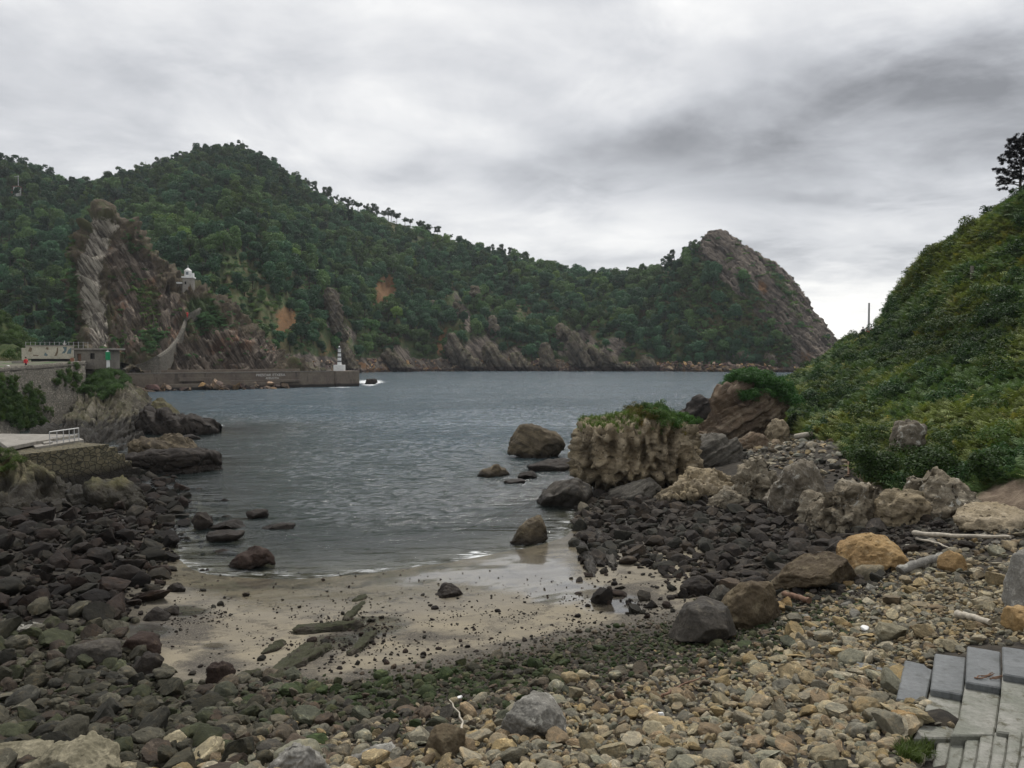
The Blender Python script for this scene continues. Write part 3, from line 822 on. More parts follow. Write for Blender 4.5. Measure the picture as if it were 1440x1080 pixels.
SD = (0.72, 0.12, 0.68)
M['strata'] = rock_mat('strata_rock', (0.07, 0.062, 0.05), (0.105, 0.092, 0.06), (0.22, 0.20, 0.16), 0.8, SD, 1.3, 1.5, 0.0, 0.35, bump=0.9, bd=0.35, mosscol=(0.065, 0.07, 0.028))
cl = [
    [(-260, 600, 58), (-60, 622, 76), (10, 612, 83), (55, 590, 90), (88, 560, 98), (118, 530, 108), (140, 515, 118), (165, 513, 128), (196, 536, 136), (222, 572, 138), (246, 590, 120)],
    [(-260, 610, 56), (-60, 622, 73), (15, 617, 79), (70, 600, 84), (105, 580, 90), (132, 555, 98), (158, 535, 108), (182, 534, 116), (206, 553, 120), (224, 580, 116), (246, 594, 110)],
    [(-260, 620, 54), (-60, 628, 69), (20, 622, 74), (90, 612, 77), (132, 600, 80), (158, 585, 88), (182, 570, 96), (200, 568, 102), (215, 580, 105), (228, 594, 102), (247, 600, 102)],
    [(-260, 640, 52), (-60, 640, 66), (20, 636, 68), (100, 630, 69), (150, 630, 71), (180, 618, 78), (200, 606, 85), (212, 600, 91), (222, 602, 95), (233, 606, 96), (247, 605, 97)],
    [(-260, 720, 40), (-60, 690, 55), (20, 680, 58), (100, 675, 60), (165, 665, 62), (195, 645, 69), (214, 632, 76), (225, 622, 82), (233, 618, 87), (240, 614, 90), (249, 611, 92)],
    [(-260, 740, 38), (-60, 720, 50), (20, 715, 52), (100, 710, 53), (172, 692, 56), (205, 665, 63), (225, 645, 70), (236, 634, 76), (242, 626, 82), (246, 620, 86), (252, 615, 90)],
]
CLF = loft(cl, 190, 170)
CLF = rough_grid(CLF, 0.45, 0.30, True, SD, 1.3, 0.85, None, 1.5)
me = mesh_np('cliff', CLF.reshape(-1, 3), grid_faces(190, 170), [M['strata']])
tag(link('cliff', me), 'slanting grey strata cliff below the stone wall', kind='structure')
M['nearrock'] = rock_mat('lichen_rock', (0.085, 0.078, 0.055), (0.13, 0.11, 0.055), (0.22, 0.195, 0.12), 1.0, SD, 1.6, 1.55, 0.0, 0.4, bump=0.9, bd=0.3, mosscol=(0.07, 0.075, 0.03))
nr = [
    [(-260, 650, 56), (-60, 660, 56), (0, 660, 54), (40, 668, 53), (85, 690, 53), (125, 700, 53), (150, 705, 53.5), (176, 710, 54)],
    [(-260, 600, 50), (-60, 606, 50), (0, 619, 49.5), (36, 630, 49), (80, 652, 49.2), (120, 673, 50), (148, 691, 51), (182, 706, 52)],
    [(-260, 640, 45), (-60, 645, 46), (0, 656, 46.2), (36, 664, 46.6), (80, 680, 47.3), (120, 695, 48.4), (150, 706, 49.6), (178, 712, 51)],
    [(-260, 670, 39.5), (-60, 672, 41), (0, 680, 42), (36, 689, 42.8), (80, 698, 44), (120, 706, 45.6), (150, 713, 47.2), (174, 717, 49)],
    [(-260, 730, 37.5), (-60, 726, 39), (0, 722, 40.2), (36, 725, 41.2), (80, 727, 42.7), (120, 727, 44.4), (150, 726, 46), (173, 724, 48)],
    [(-260, 800, 34), (-60, 785, 36), (0, 780, 37.5), (36, 775, 38.5), (80, 768, 40), (120, 758, 42), (150, 750, 44), (172, 742, 46.5)],
]
NR = loft(nr, 150, 120)
NR = rough_grid(NR, 0.30, 0.55, True, SD, 0.9, 0.9, None, 6.5)
me = mesh_np('shore_rock', NR.reshape(-1, 3), grid_faces(150, 120), [M['nearrock']])
o = link('shore_rock', me); tag(o, 'yellow green lichened rock slope below the bathing platform', kind='structure')

# ------------------------------------------------------------------ right hillside
rc = [
    [(1075, 640, 70), (1110, 640, 66), (1150, 650, 58), (1195, 690, 46), (1240, 720, 38), (1290, 735, 34), (1350, 745, 31.5), (1440, 740, 30), (1600, 760, 26), (1900, 800, 20)],
    [(1078, 595, 78), (1108, 598, 74), (1148, 612, 65), (1185, 640, 53), (1230, 665, 43), (1290, 690, 38), (1350, 700, 35), (1440, 690, 32.5), (1600, 690, 29), (1900, 700, 24)],
    [(1085, 566, 92), (1115, 560, 88), (1155, 555, 84), (1195, 560, 74), (1240, 565, 64), (1300, 570, 57), (1360, 570, 52), (1440, 560, 48), (1600, 540, 42), (1900, 480, 34)],
    [(1092, 552, 106), (1118, 540, 108), (1158, 516, 106), (1195, 494, 100), (1242, 488, 88), (1300, 470, 79), (1360, 460, 72), (1440, 440, 66), (1600, 400, 57), (1900, 300, 46)],
    [(1096, 550, 114), (1120, 536, 116), (1160, 514, 116), (1190, 484, 116), (1212, 474, 115), (1228, 472, 113), (1250, 448, 103), (1300, 412, 92), (1360, 370, 86), (1440, 340, 79), (1600, 290, 68), (1900, 180, 54)],
    [(1098, 551, 118), (1121, 536, 120), (1163, 513, 120), (1193, 482, 120), (1214, 473, 119), (1229, 472, 118), (1252, 442, 109), (1300, 372, 102), (1360, 332, 97), (1440, 284, 90), (1600, 200, 80), (1900, 80, 64)],
    [(1100, 560, 150), (1125, 555, 150), (1170, 540, 150), (1205, 520, 150), (1255, 480, 150), (1320, 420, 150), (1380, 380, 150), (1460, 330, 150), (1600, 260, 140), (1900, 120, 120)],
]
RH = loft(rc, 300, 270)
RH[..., 2] += (0.4 * fbm(RH.reshape(-1, 3) * 0.16, 4) + .34 * fbm(RH.reshape(-1, 3) * .62 + 4, 3)).reshape(RH.shape[:2])
me = mesh_np('hillside', RH.reshape(-1, 3), grid_faces(300, 270), [])
m, T = new_mat('hillside_earth')
p = T.n('ShaderNodeNewGeometry').outputs['Position']
n1 = T.noise(p, 0.25, 5, 0.6); n2 = T.noise(p, 2.0, 6, 0.7)
c = T.mix(T.ramp(n2, 0.35, 0.65), (0.04, 0.065, 0.02), (0.085, 0.105, 0.034))
soil = T.mix(T.ramp(n2, 0.35, 0.65), (0.12, 0.085, 0.06), (0.22, 0.17, 0.12))
c = T.mix(T.attr('soil'), c, soil)
finish(T, c, 0.9, T.bump(n2, 0.7, 0.25))
U_, V_ = proj(RH)
wob = 8 * fbm(np.stack([U_.ravel() * 0.05, V_.ravel() * 0.05, np.full(U_.size, 5.)], 1), 3).reshape(U_.shape)
toe = np.interp(U_, [1070, 1100, 1150, 1190, 1215, 1260, 1330, 1390, 1420, 1460, 1600], [610, 606, 615, 632, 668, 690, 700, 690, 672, 676, 690])
soilm = sst(V_ + wob - toe, -4, 8)
soilm = np.maximum(soilm, blobs([(1165, 585, 22, 8, -10, .8), (1252, 410, 8, 20, 10, .8), (1215, 464, 14, 5, 0, .8), (1400, 560, 10, 4, 0, .3), (1178, 612, 14, 10, 0, .6)], U_ + wob * .4, V_))
attr_f(me, 'soil', soilm.ravel())
me.materials.append(m)
tag(link('hillside', me), 'steep bracken covered hillside above the cove', kind='structure')
RHM = soilm
# ------------------------------------------------------------------ scatter of countless things: geometry-node instances inside ONE object of kind stuff
def hidden_coll(name, protos):
    c = bpy.data.collections.new(name)
    for i, (nm, me) in enumerate(protos):
        o = bpy.data.objects.new('%s_%02d' % (name, i), me); c.objects.link(o)
    return c
def scatter(name, label, P, rot, scl, idx, tint, coll):
    me = bpy.data.meshes.new(name)
    n = len(P)
    me.vertices.add(n); me.vertices.foreach_set('co', np.asarray(P, np.float32).ravel())
    for nm, typ, arr, key in (('rot', 'FLOAT_VECTOR', rot, 'vector'), ('scl', 'FLOAT_VECTOR', scl, 'vector'), ('idx', 'INT', idx, 'value')):
        a = me.attributes.new(nm, typ, 'POINT')
        a.data.foreach_set(key, np.asarray(arr, np.int32 if typ == 'INT' else np.float32).ravel())
    a = me.attributes.new('tint', 'FLOAT_COLOR', 'POINT')
    a.data.foreach_set('color', np.column_stack([tint, np.ones(n)]).astype(np.float32).ravel())
    o = link(name, me)
    ng = bpy.data.node_groups.new(name + '_nodes', 'GeometryNodeTree')
    ng.interface.new_socket('Geometry', in_out='INPUT', socket_type='NodeSocketGeometry')
    ng.interface.new_socket('Geometry', in_out='OUTPUT', socket_type='NodeSocketGeometry')
    N = ng.nodes
    gi, go = N.new('NodeGroupInput'), N.new('NodeGroupOutput')
    ci = N.new('GeometryNodeCollectionInfo'); ci.inputs['Collection'].default_value = coll
    ci.inputs['Separate Children'].default_value = True; ci.inputs['Reset Children'].default_value = True
    ip = N.new('GeometryNodeInstanceOnPoints'); ip.inputs['Pick Instance'].default_value = True
    def na(nm, t):
        x = N.new('GeometryNodeInputNamedAttribute'); x.data_type = t; x.inputs['Name'].default_value = nm
        return [s for s in x.outputs if s.name == 'Attribute' and s.enabled][0]
    e2r = N.new('FunctionNodeEulerToRotation')
    L = ng.links.new
    L(gi.outputs[0], ip.inputs['Points']); L(ci.outputs[0], ip.inputs['Instance'])
    L(na('idx', 'INT'), ip.inputs['Instance Index'])
    L(na('rot', 'FLOAT_VECTOR'), e2r.inputs[0]); L(e2r.outputs[0], ip.inputs['Rotation'])
    L(na('scl', 'FLOAT_VECTOR'), ip.inputs['Scale']); L(ip.outputs[0], go.inputs[0])
    md = o.modifiers.new('scatter', 'NODES'); md.node_group = ng
    tag(o, label, kind='stuff')
    return o

_ico = {}
def ico(sub):
    if sub not in _ico:
        bm = bmesh.new(); bmesh.ops.create_icosphere(bm, subdivisions=sub, radius=1)
        bm.verts.ensure_lookup_table()
        _ico[sub] = (np.array([v.co[:] for v in bm.verts]), np.array([[v.index for v in f.verts] for f in bm.faces]))
        bm.free()
    return _ico[sub][0].copy(), _ico[sub][1]
def stone_verts(sub, seed, cuts=8, depth=(0.6, 0.95), amp=0.12, sc=1.2, flat=0.65, box=0.0, stretch=0.85, fine=0.0):
    r = np.random.default_rng(seed)
    V, Fc = ico(sub)
    if box:
        q = np.abs(V) + 1e-6
        V = V / (np.sum(q ** (2 + 6 * box), axis=1) ** (1 / (2 + 6 * box)))[:, None]
    V = V * (1 + amp * fbm(V * sc + seed * 3.7, 3))[:, None]
    for _ in range(cuts):
        n = r.normal(size=3); n /= np.linalg.norm(n)
        d = r.uniform(*depth)
        k = V @ n - d
        V = V - np.maximum(k, 0)[:, None] * n * 0.93
    if fine: V = V * (1 + fine * (fbm(V * 3.2 + seed, 4, .55, True) - .9))[:, None]
    V = V * (1, stretch, flat)
    V = V / np.abs(V).max()
    return V, Fc
STONES = []      # (shape word, mesh)
def _mk(word, sub, seed, sharp=None, **k):
    V, Fc = stone_verts(sub, seed, **k)
    STONES.append((word, mesh_np('stone', V, Fc, M['stone'], True, sharp)))
for s_ in range(6):
    _mk('rounded', 4, 20 + s_, None, cuts=7, depth=(.62, .95), amp=.16, flat=.55 + .06 * (s_ % 3), fine=.05)
for s_ in range(6):
    _mk('angular', 4, 40 + s_, 36, cuts=15, depth=(.40, .8), amp=.12, flat=.6 + .1 * (s_ % 2), stretch=.75, fine=.06)
for s_ in range(4):
    _mk('flat', 4, 60 + s_, 36, cuts=12, depth=(.42, .85), amp=.1, flat=.22 + .05 * s_, stretch=.68, fine=.05)
C_STONE = hidden_coll('stone_shape', STONES)
KIND = {'rounded': list(range(6)), 'angular': list(range(6, 12)), 'flat': list(range(12, 16))}

def throw(P, rad, k=0.8):
    """keep points so that no two lie closer than k * (sum of radii); big ones first"""
    order = np.argsort(-rad); cell_ = max(rad.max() * 2 * k, 1e-3); grid = {}; keep = []
    xs = P[:, 0].tolist(); ys = P[:, 1].tolist(); rs = rad.tolist()
    for i in order.tolist():
        x, y, r0 = xs[i], ys[i], rs[i]
        cx, cy = int(x // cell_), int(y // cell_); ok = True
        for a in (cx - 1, cx, cx + 1):
            for b in (cy - 1, cy, cy + 1):
                for j in grid.get((a, b), ()):
                    dx_, dy_ = xs[j] - x, ys[j] - y
                    m_ = k * (rs[j] + r0)
                    if dx_ * dx_ + dy_ * dy_ < m_ * m_:
                        ok = False; break
                if not ok: break
            if not ok: break
        if ok:
            grid.setdefault((cx, cy), []).append(i); keep.append(i)
    return np.array(keep)

def tanness(u, v):
    vT = np.interp(u, [-100, 0, 300, 500, 700, 850, 1000, 1150, 1300, 1440, 1560], [1140, 1125, 1085, 1045, 1005, 965, 940, 880, 790, 745, 720])
    return sst(v, vT - 55, vT + 55)
def greenness(u, v):
    c = np.interp(u, [200, 300, 480, 700, 900, 1000, 1100, 1250], [985, 985, 990, 955, 915, 910, 905, 880])
    g = np.exp(-((v - c) / 42) ** 2)
    return g * sst(u, 330, 500) * sst(-u, -1290, -1120)
PAL_TAN = np.array([(.26, .215, .14), (.27, .215, .125), (.185, .185, .15), (.19, .15, .105), (.30, .275, .22), (.24, .205, .15), (.15, .145, .125), (.28, .25, .18), (.20, .19, .155), (.25, .225, .165)])
PAL_MID = np.array([(.085, .075, .055), (.065, .06, .05), (.11, .092, .068), (.09, .07, .052), (.075, .078, .055), (.13, .115, .085)])
PAL_GRN = np.array([(.032, .046, .018), (.04, .052, .024), (.055, .06, .03), (.045, .043, .03)])
PAL_DRK = np.array([(.018, .0145, .012), (.014, .012, .0105), (.024, .0175, .014), (.026, .023, .018), (.018, .017, .0135)])
PAL_RUB = np.array([(.036, .031, .026), (.028, .024, .021), (.052, .045, .038), (.044, .036, .028), (.034, .033, .027)])
PAL_OLV = np.array([(.044, .042, .030), (.034, .033, .027), (.060, .056, .040), (.044, .048, .027), (.050, .040, .031), (.08, .075, .056)])
PAL_SCR = np.array([(.10, .098, .078), (.135, .125, .095), (.085, .078, .062), (.19, .165, .115), (.12, .10, .07), (.22, .21, .18), (.25, .18, .09)])
RS = np.random.default_rng(77)
def stone_tint(u, v):
    n = len(u); pick = lambda pal: pal[RS.integers(0, len(pal), n)]
    t, g = tanness(u, v), greenness(u, v)
    left = sst(-u, -470, -250)
    upl = left * sst(-v, -905, -840)                       # the dark weeded rocks at the left
    rub = sst(u, 770, 830) * sst(-v, -880, -815)           # the dark rubble behind the sand
    c = pick(PAL_MID)
    c = np.where((RS.random(n) < left)[:, None], pick(PAL_OLV), c)
    c = np.where((RS.random(n) < sst(u, 1040, 1160) * sst(-v, -960, -900))[:, None], pick(PAL_SCR), c)
    c = np.where((RS.random(n) < rub * (1 - t))[:, None], pick(PAL_RUB), c)
    c = np.where((RS.random(n) < upl)[:, None], pick(PAL_DRK), c)
    c = np.where((RS.random(n) < g * 0.75)[:, None], pick(PAL_GRN), c)
    c = np.where((RS.random(n) < np.clip(t * 1.05, 0, 1) ** 1.3)[:, None], pick(PAL_TAN) * (1.0, .97, .88), c)
    c = np.where((RS.random(n) < sst(u, 1020, 1050) * sst(-v, -690, -640))[:, None], pick(PAL_TAN) * .85, c)
    return c * RS.uniform(.75, 1.25, n)[:, None]
ST = dict(P=[], rot=[], scl=[], idx=[], tint=[], px=[])
def stones(bbox, ncand, sizes, accept, k=0.8, mix=(.5, .3, .2), sink=0.15, pw=2.2, flatz=(0.75, 1.1), tilt=.35):
    x0, x1, y0, y1 = bbox
    x = RS.uniform(x0, x1, ncand); y = RS.uniform(y0, y1, ncand)
    z = ground(np.column_stack([x, y]))
    u, v = proj(np.column_stack([x, y, z]))
    a = accept(u, v, z)
    ok = (RS.random(ncand) < a) & (u > -420) & (u < 1900) & (v < 1290) & (z > -0.45)
    x, y, z, u, v = x[ok], y[ok], z[ok], u[ok], v[ok]
    lo, hi = sizes
    r = lo * (1 - RS.random(len(x)) * (1 - (lo / hi) ** pw)) ** (-1 / pw)
    kp_ = throw(np.column_stack([x, y]), r, k)
    x, y, z, u, v, r = x[kp_], y[kp_], z[kp_], u[kp_], v[kp_], r[kp_]
    n = len(x)
    kind = RS.choice(3, n, p=mix)
    idx = np.array([RS.choice(KIND[('rounded', 'angular', 'flat')[q]]) for q in kind])
    zf = RS.uniform(*flatz, n)
    hh_ = np.array([0.55, 0.62, 0.28])[kind] * zf * r
    ST['P'].append(np.column_stack([x, y, z + hh_ * (1 - 2 * sink) * RS.uniform(.5, 1.1, n)]))
    ST['rot'].append(np.column_stack([RS.normal(0, tilt, n), RS.normal(0, tilt, n), RS.uniform(0, 6.28, n)]))
    ST['scl'].append(np.column_stack([r, r * RS.uniform(.8, 1.15, n), r * zf]))
    ST['idx'].append(idx); ST['tint'].append(stone_tint(u, v)); ST['px'].append(r * F / y)
    return n
inp = np.interp
def a_left(u, v, z):      # dark weeded rocks along the left shore
    b = np.interp(v, [600, 650, 690, 740, 790, 830, 860, 900], [215, 235, 262, 262, 235, 225, 190, 165])
    vt_ = np.interp(u, [0, 60, 130, 165, 185, 215, 240], [738, 732, 722, 706, 684, 664, 642])
    return sst(b - u, -14, 10) * sst(v, vt_ - 25, vt_ - 14) * sst(-v, -935, -905) + 0.12 * np.exp(-((u - 290) / 40) ** 2 - ((v - 745) / 60) ** 2)
def a_leftlow(u, v, z):
    return sst(v, edge_v(u) - 14, edge_v(u) + 4) * sst(-u, -520, -300)
def a_leftsand(u, v, z):
    return .5 * sst(-u, -260, -180) * sst(v, 840, 860)
def a_rub(u, v, z):
    top = np.interp(u, [780, 810, 860, 1000, 1080, 1160, 1260], [780, 705, 690, 694, 700, 728, 745])
    bot = np.interp(u, [780, 820, 900, 960, 1100, 1200], [770, 795, 800, 822, 850, 840])
    core = sst(v, top - 4, top + 6) * sst(bot - v, -6, 14) * sst(u, 800, 830) * sst(-u, -1260, -1190)
    return np.maximum(core, 0.10 * sst(u, 800, 840) * sst(v, 700, 720) * sst(-v, -880, -830) * sst(-u, -1260, -1190))
def a_mid(u, v, z):
    return sst(v, edge_v(u) - 8, edge_v(u) + 12)
def a_scree(u, v, z):
    top = np.interp(u, [1040, 1100, 1200, 1300, 1400, 1520], [826, 784, 746, 728, 722, 720])
    return sst(u, 1010, 1120) * sst(v, top, top + 12)
def a_gully(u, v, z):
    return sst(u, 1030, 1060) * sst(-u, -1215, -1190) * sst(v, 596, 610) * sst(-v, -700, -670)
stones((-52, -8, 14, 70), 13000, (.22, .72), a_left, .66, (.12, .68, .2), sink=.2, pw=1.6)
stones((-52, -8, 14, 70), 24000, (.10, .24), a_left, .70, (.15, .6, .25))
stones((-30, -2, 7.5, 26), 11500, (.10, .36), a_leftlow, .66, (.35, .45, .2), pw=1.7)
stones((-30, -2, 7.5, 24), 20000, (.045, .15), a_leftlow, .72, (.6, .25, .15))
stones((-24, -8, 20, 36), 900, (.08, .5), a_leftsand, .8, (.5, .4, .1))
stones((2, 24, 24, 62), 7000, (.20, .55), a_rub, .64, (.1, .65, .25), sink=.2, pw=1.8)
stones((2, 24, 24, 62), 12000, (.09, .22), a_rub, .70, (.15, .55, .3))
stones((-10, 15, 7.5, 26), 6500, (.10, .24), lambda u, v, z: a_mid(u, v, z) * sst(v, 900, 990), .70, (.4, .42, .18), pw=2.2)
stones((-10, 15, 7.5, 28), 58000, (.04, .105), a_mid, .68, (.4, .4, .2))
stones((5, 34, 9, 40), 7000, (.12, .34), a_scree, .62, (.08, .5, .42), pw=2.4)
stones((5, 34, 9, 40), 25000, (.055, .13), a_scree, .64, (.1, .45, .45))
stones((12, 34, 36, 80), 5000, (.10, .50), a_gully, .75, (.2, .5, .3), pw=2)
# loose pebbles and shell grit strewn on the sand
def a_sand(u, v, z):
    q = fbm(np.column_stack([u * 0.018, v * 0.05, np.zeros(len(u))]), 3)
    s = sst(v, 796, 815) * sst(edge_v(u) + 5 - v, 0, 6) * sst(u, 120, 260) * sst(-u, -985, -950)
    band = np.exp(-((v - np.interp(u, [200, 480, 620, 900], [850, 900, 885, 850])) / 28) ** 2)
    return s * (0.05 + 0.6 * band * sst(q, -.2, .35) + 0.5 * np.exp(-((u - 500) / 50) ** 2 - ((v - 900) / 40) ** 2))
stones((-14, 10, 18, 34), 16000, (.03, .12), lambda u, v, z: .55 * sst(v, edge_v(u) - 46, edge_v(u) - 4) ** 2 * sst(-v, -edge_v(u) - 6, -edge_v(u)) * sst(u, 210, 300), .95, (.4, .4, .2), pw=2.0)
stones((-16, 9, 19, 38), 26000, (.022, .075), a_sand, .9, (.3, .3, .4), pw=2.4)
stones((-16, 9, 19, 38), 900, (.07, .2), a_sand, 1.2, (.4, .3, .3), pw=2.2)
for k_ in ST: ST[k_] = np.concatenate(ST[k_])
# darker, weedier tint for grit lying on the sand
u_, v_ = proj(ST['P'])
onsand = (v_ < edge_v(u_) - 14) & (v_ > 790) & (u_ > 200) & (u_ < 960)
ST['tint'][onsand] = PAL_DRK[RS.integers(0, 5, onsand.sum())] * 1.35
# stones are held back where the big boulders, the steps and the hill stand (filled in below)
STONE_HOLES = []

# ------------------------------------------------------------------ plants: shapes
def quads(C, N, size, r, asp=1.0):
    n = len(C)
    t = np.cross(N, r.normal(size=(n, 3))); t /= np.linalg.norm(t, axis=1)[:, None] + 1e-9
    b = np.cross(N, t); b /= np.linalg.norm(b, axis=1)[:, None] + 1e-9
    s = np.asarray(size).reshape(-1, 1) * r.uniform(.6, 1.3, (n, 1)) * 0.5
    V = np.stack([C - t * s - b * s * asp * .5, C + t * s * .35 - b * s * asp, C + t * s + b * s * asp * .5, C - t * s * .35 + b * s * asp], 1).reshape(-1, 3)
    return V, np.arange(4 * n).reshape(n, 4)
def crown(lobes, n, size, seed, up=0.35, shell=(.72, 1.02), low=-.35):
    r = np.random.default_rng(seed)
    L = np.array(lobes, float)
    wgt = L[:, 3] * L[:, 4]; k = r.choice(len(L), n, p=wgt / wgt.sum())
    d = r.normal(size=(n, 3)); d /= np.linalg.norm(d, axis=1)[:, None]
    d[:, 2] = np.where(d[:, 2] < low, -d[:, 2], d[:, 2])
    q = r.uniform(*shell, n)[:, None] * (1 + .12 * pn(d * 2.5 + seed))[:, None]
    C = L[k, :3] + d * L[k][:, [3, 3, 4]] * q
    N = d + r.normal(size=(n, 3)) * .55 + (0, 0, up); N /= np.linalg.norm(N, axis=1)[:, None]
    return quads(C, N, size, r)
def tube(pts, rad, k=6):
    pts = np.asarray(pts, float); rad = np.asarray(rad, float); V = []; n = len(pts)
    for i in range(n):
        d = pts[min(i + 1, n - 1)] - pts[max(i - 1, 0)]; d /= np.linalg.norm(d) + 1e-9
        a = np.cross(d, (0.3, 1, 0.1) if abs(d[1]) < .9 else (1, 0, 0)); a /= np.linalg.norm(a); b = np.cross(d, a)
        for j in range(k):
            t = 2 * math.pi * j / k
            V.append(pts[i] + rad[i] * (math.cos(t) * a + math.sin(t) * b))
    Fq = [[i * k + j, i * k + (j + 1) % k, (i + 1) * k + (j + 1) % k, (i + 1) * k + j] for i in range(n - 1) for j in range(k)]
    m0, m1 = len(V), len(V) + 1
    V.append(pts[0]); V.append(pts[-1])
    for j in range(0, k):
        Fq.append([m0, (j + 1) % k, j, j]) if False else None
    Fq += [[0, k - 1 - j, k - 2 - j, k - 3 - j] for j in range(0, k - 2, 2)] if k >= 4 and k % 2 == 0 else []
    o = (n - 1) * k
    Fq += [[o, o + j + 1, o + j + 2, o + j + 3] for j in range(0, k - 2, 2)] if k >= 4 and k % 2 == 0 else []
    return np.array(V[:-2]), np.array(Fq)
def join(*parts):
    Vs, Fs, o = [], [], 0
    for V, Fc in parts:
        Vs.append(V); Fs.append(np.asarray(Fc) + o); o += len(V)
    return np.concatenate(Vs), np.concatenate(Fs)
def multi_mesh(name, parts):     # [(V, F, material)]
    V, Fc = join(*[(a, b) for a, b, _ in parts])
    me = mesh_np(name, V, Fc, [m for _, _, m in parts], False)
    mi = np.concatenate([np.full(len(b), i, np.int32) for i, (_, b, _) in enumerate(parts)])
    if len(me.polygons) == len(mi):
        me.polygons.foreach_set('material_index', mi)
    return me
TREES = []     # (word, crown mesh, trunk mesh, joined mesh)
def mk_tree(word, cr_, tr_, leafm):
    TREES.append((word, mesh_np('crown', *cr_, leafm, False), mesh_np('trunk', *tr_, M['bark'], True), multi_mesh('tree', [(*cr_, leafm), (*tr_, M['bark'])])))
for s_ in range(5):       # broad rounded trees, about 9 m tall
    r = np.random.default_rng(300 + s_)
    lob = [(0, 0, 5.0, 2.9, 3.2)]
    for q in range(9):
        a = r.uniform(0, 6.28); d = r.uniform(1.2, 2.5)
        lob.append((d * math.cos(a), d * math.sin(a), r.uniform(2.0, 7.2), r.uniform(1.1, 1.9), r.uniform(1.0, 1.7)))
    V, Fc = crown(lob, 1700, .55, 310 + s_, .35, (.7, 1.02), -.8)
    tk = join(tube([(0, 0, -1.5), (.1, 0, 2), (.2, .1, 5.5)], [.28, .22, .1]), tube([(.1, 0, 2.4), (1.2, .5, 4.6)], [.13, .05]), tube([(.1, 0, 2.8), (-1.1, -.4, 4.9)], [.13, .05]))
    mk_tree('rounded', (V, Fc), tk, M['leaf_dark'])
for s_ in range(3):       # pines with bare trunks and flat-topped crowns, about 11 m tall
    r = np.random.default_rng(330 + s_)
    lob = []; tb = [tube([(0, 0, -1.5), (.15, 0, 3.5), (.1, .2, 7), (.3, .1, 9.6)], [.24, .19, .13, .06])]
    for q in range(9):
        a = r.uniform(0, 6.28); d = r.uniform(.6, 2.7); zq = r.uniform(4.6, 9.8) - .3 * d
        lob.append((d * math.cos(a), d * math.sin(a), zq, r.uniform(1.0, 1.7), r.uniform(.8, 1.4)))
        tb.append(tube([(.1, .1, zq - 1.6), (d * math.cos(a) * .8, d * math.sin(a) * .8, zq - .2)], [.09, .03]))
    V, Fc = crown(lob, 1300, .48, 340 + s_, .35, (.6, 1.02), -.7)
    mk_tree('pine', (V, Fc), join(*tb), M['leaf_pine'])
C_TREE = hidden_coll('tree_shape', [(a, j) for a, _, _, j in TREES])
SHRUBS = []
for s_ in range(4):
    r = np.random.default_rng(360 + s_)
    lob = [(0, 0, .55, .9, .6)] + [(r.uniform(-.9, .9), r.uniform(-.9, .9), r.uniform(.3, .8), r.uniform(.35, .6), r.uniform(.3, .5)) for _ in range(5)]
    SHRUBS.append(('shrub', mesh_np('shrub', *crown(lob, 420, .2, 370 + s_), M['leaf_dark'], False)))
C_SHRUB = hidden_coll('shrub_shape', SHRUBS)
BUSHES = []     # leafier shrubs for close range: unit radius about 1
for s_ in range(4):
    r = np.random.default_rng(380 + s_)
    lob = [(0, 0, .4, .85, .6)] + [(r.uniform(-.7, .7), r.uniform(-.7, .7), r.uniform(.2, .8), r.uniform(.25, .5), r.uniform(.25, .45)) for _ in range(8)]
    BUSHES.append(('bush', mesh_np('bush', *crown(lob, 1300, .085, 390 + s_, .5), M['bush'], False)))
C_BUSH = hidden_coll('bush_shape', BUSHES)
def frond(seed, L=0.95, pairs=9):
    r = np.random.default_rng(seed); V = []; Fq = []
    a = r.uniform(0, 6.28); lean = r.uniform(.5, 1.15)
    dr = np.array((math.cos(a), math.sin(a), 0)); sd = np.array((-dr[1], dr[0], 0))
    pos = lambda t: dr * (L * t * lean * (0.55 + .45 * t)) + np.array((0, 0, L * (t * 1.05 - .62 * t * t * lean)))
    for i in range(pairs):
        t = 0.22 + 0.78 * i / (pairs - 1)
        c = pos(t); c2 = pos(min(1, t + .07))
        wl = L * .34 * (1 - ((t - .22) / .8)) ** .8 + .015
        for sgn in (-1, 1):
            tip = c + sd * sgn * wl + dr * wl * .35 + (0, 0, -wl * r.uniform(.0, .3))
            o = len(V); hw = (c2 - c) * .62
            V += [c - hw * .5, c + hw, tip + hw * .25, tip - hw * .25]; Fq.append([o, o + 1, o + 2, o + 3])
    o = len(V); s = sd * .008
    p0, p1, p2 = pos(0), pos(.5), pos(1)
    V += [p0 - s, p0 + s, p1 + s, p1 - s, p2 + s * .3, p2 - s * .3]; Fq += [[o, o + 1, o + 2, o + 3], [o + 3, o + 2, o + 4, o + 5]]
    return np.array(V), np.array(Fq)
FERNS = []
for s_ in range(6):
    FERNS.append(('fern', mesh_np('fern', *join(*[frond(1000 + s_ * 20 + q, np.random.default_rng(s_ * 9 + q).uniform(.7, 1.15)) for q in range(6)]), M['bracken'], False)))
C_FERN = hidden_coll('fern_shape', FERNS)
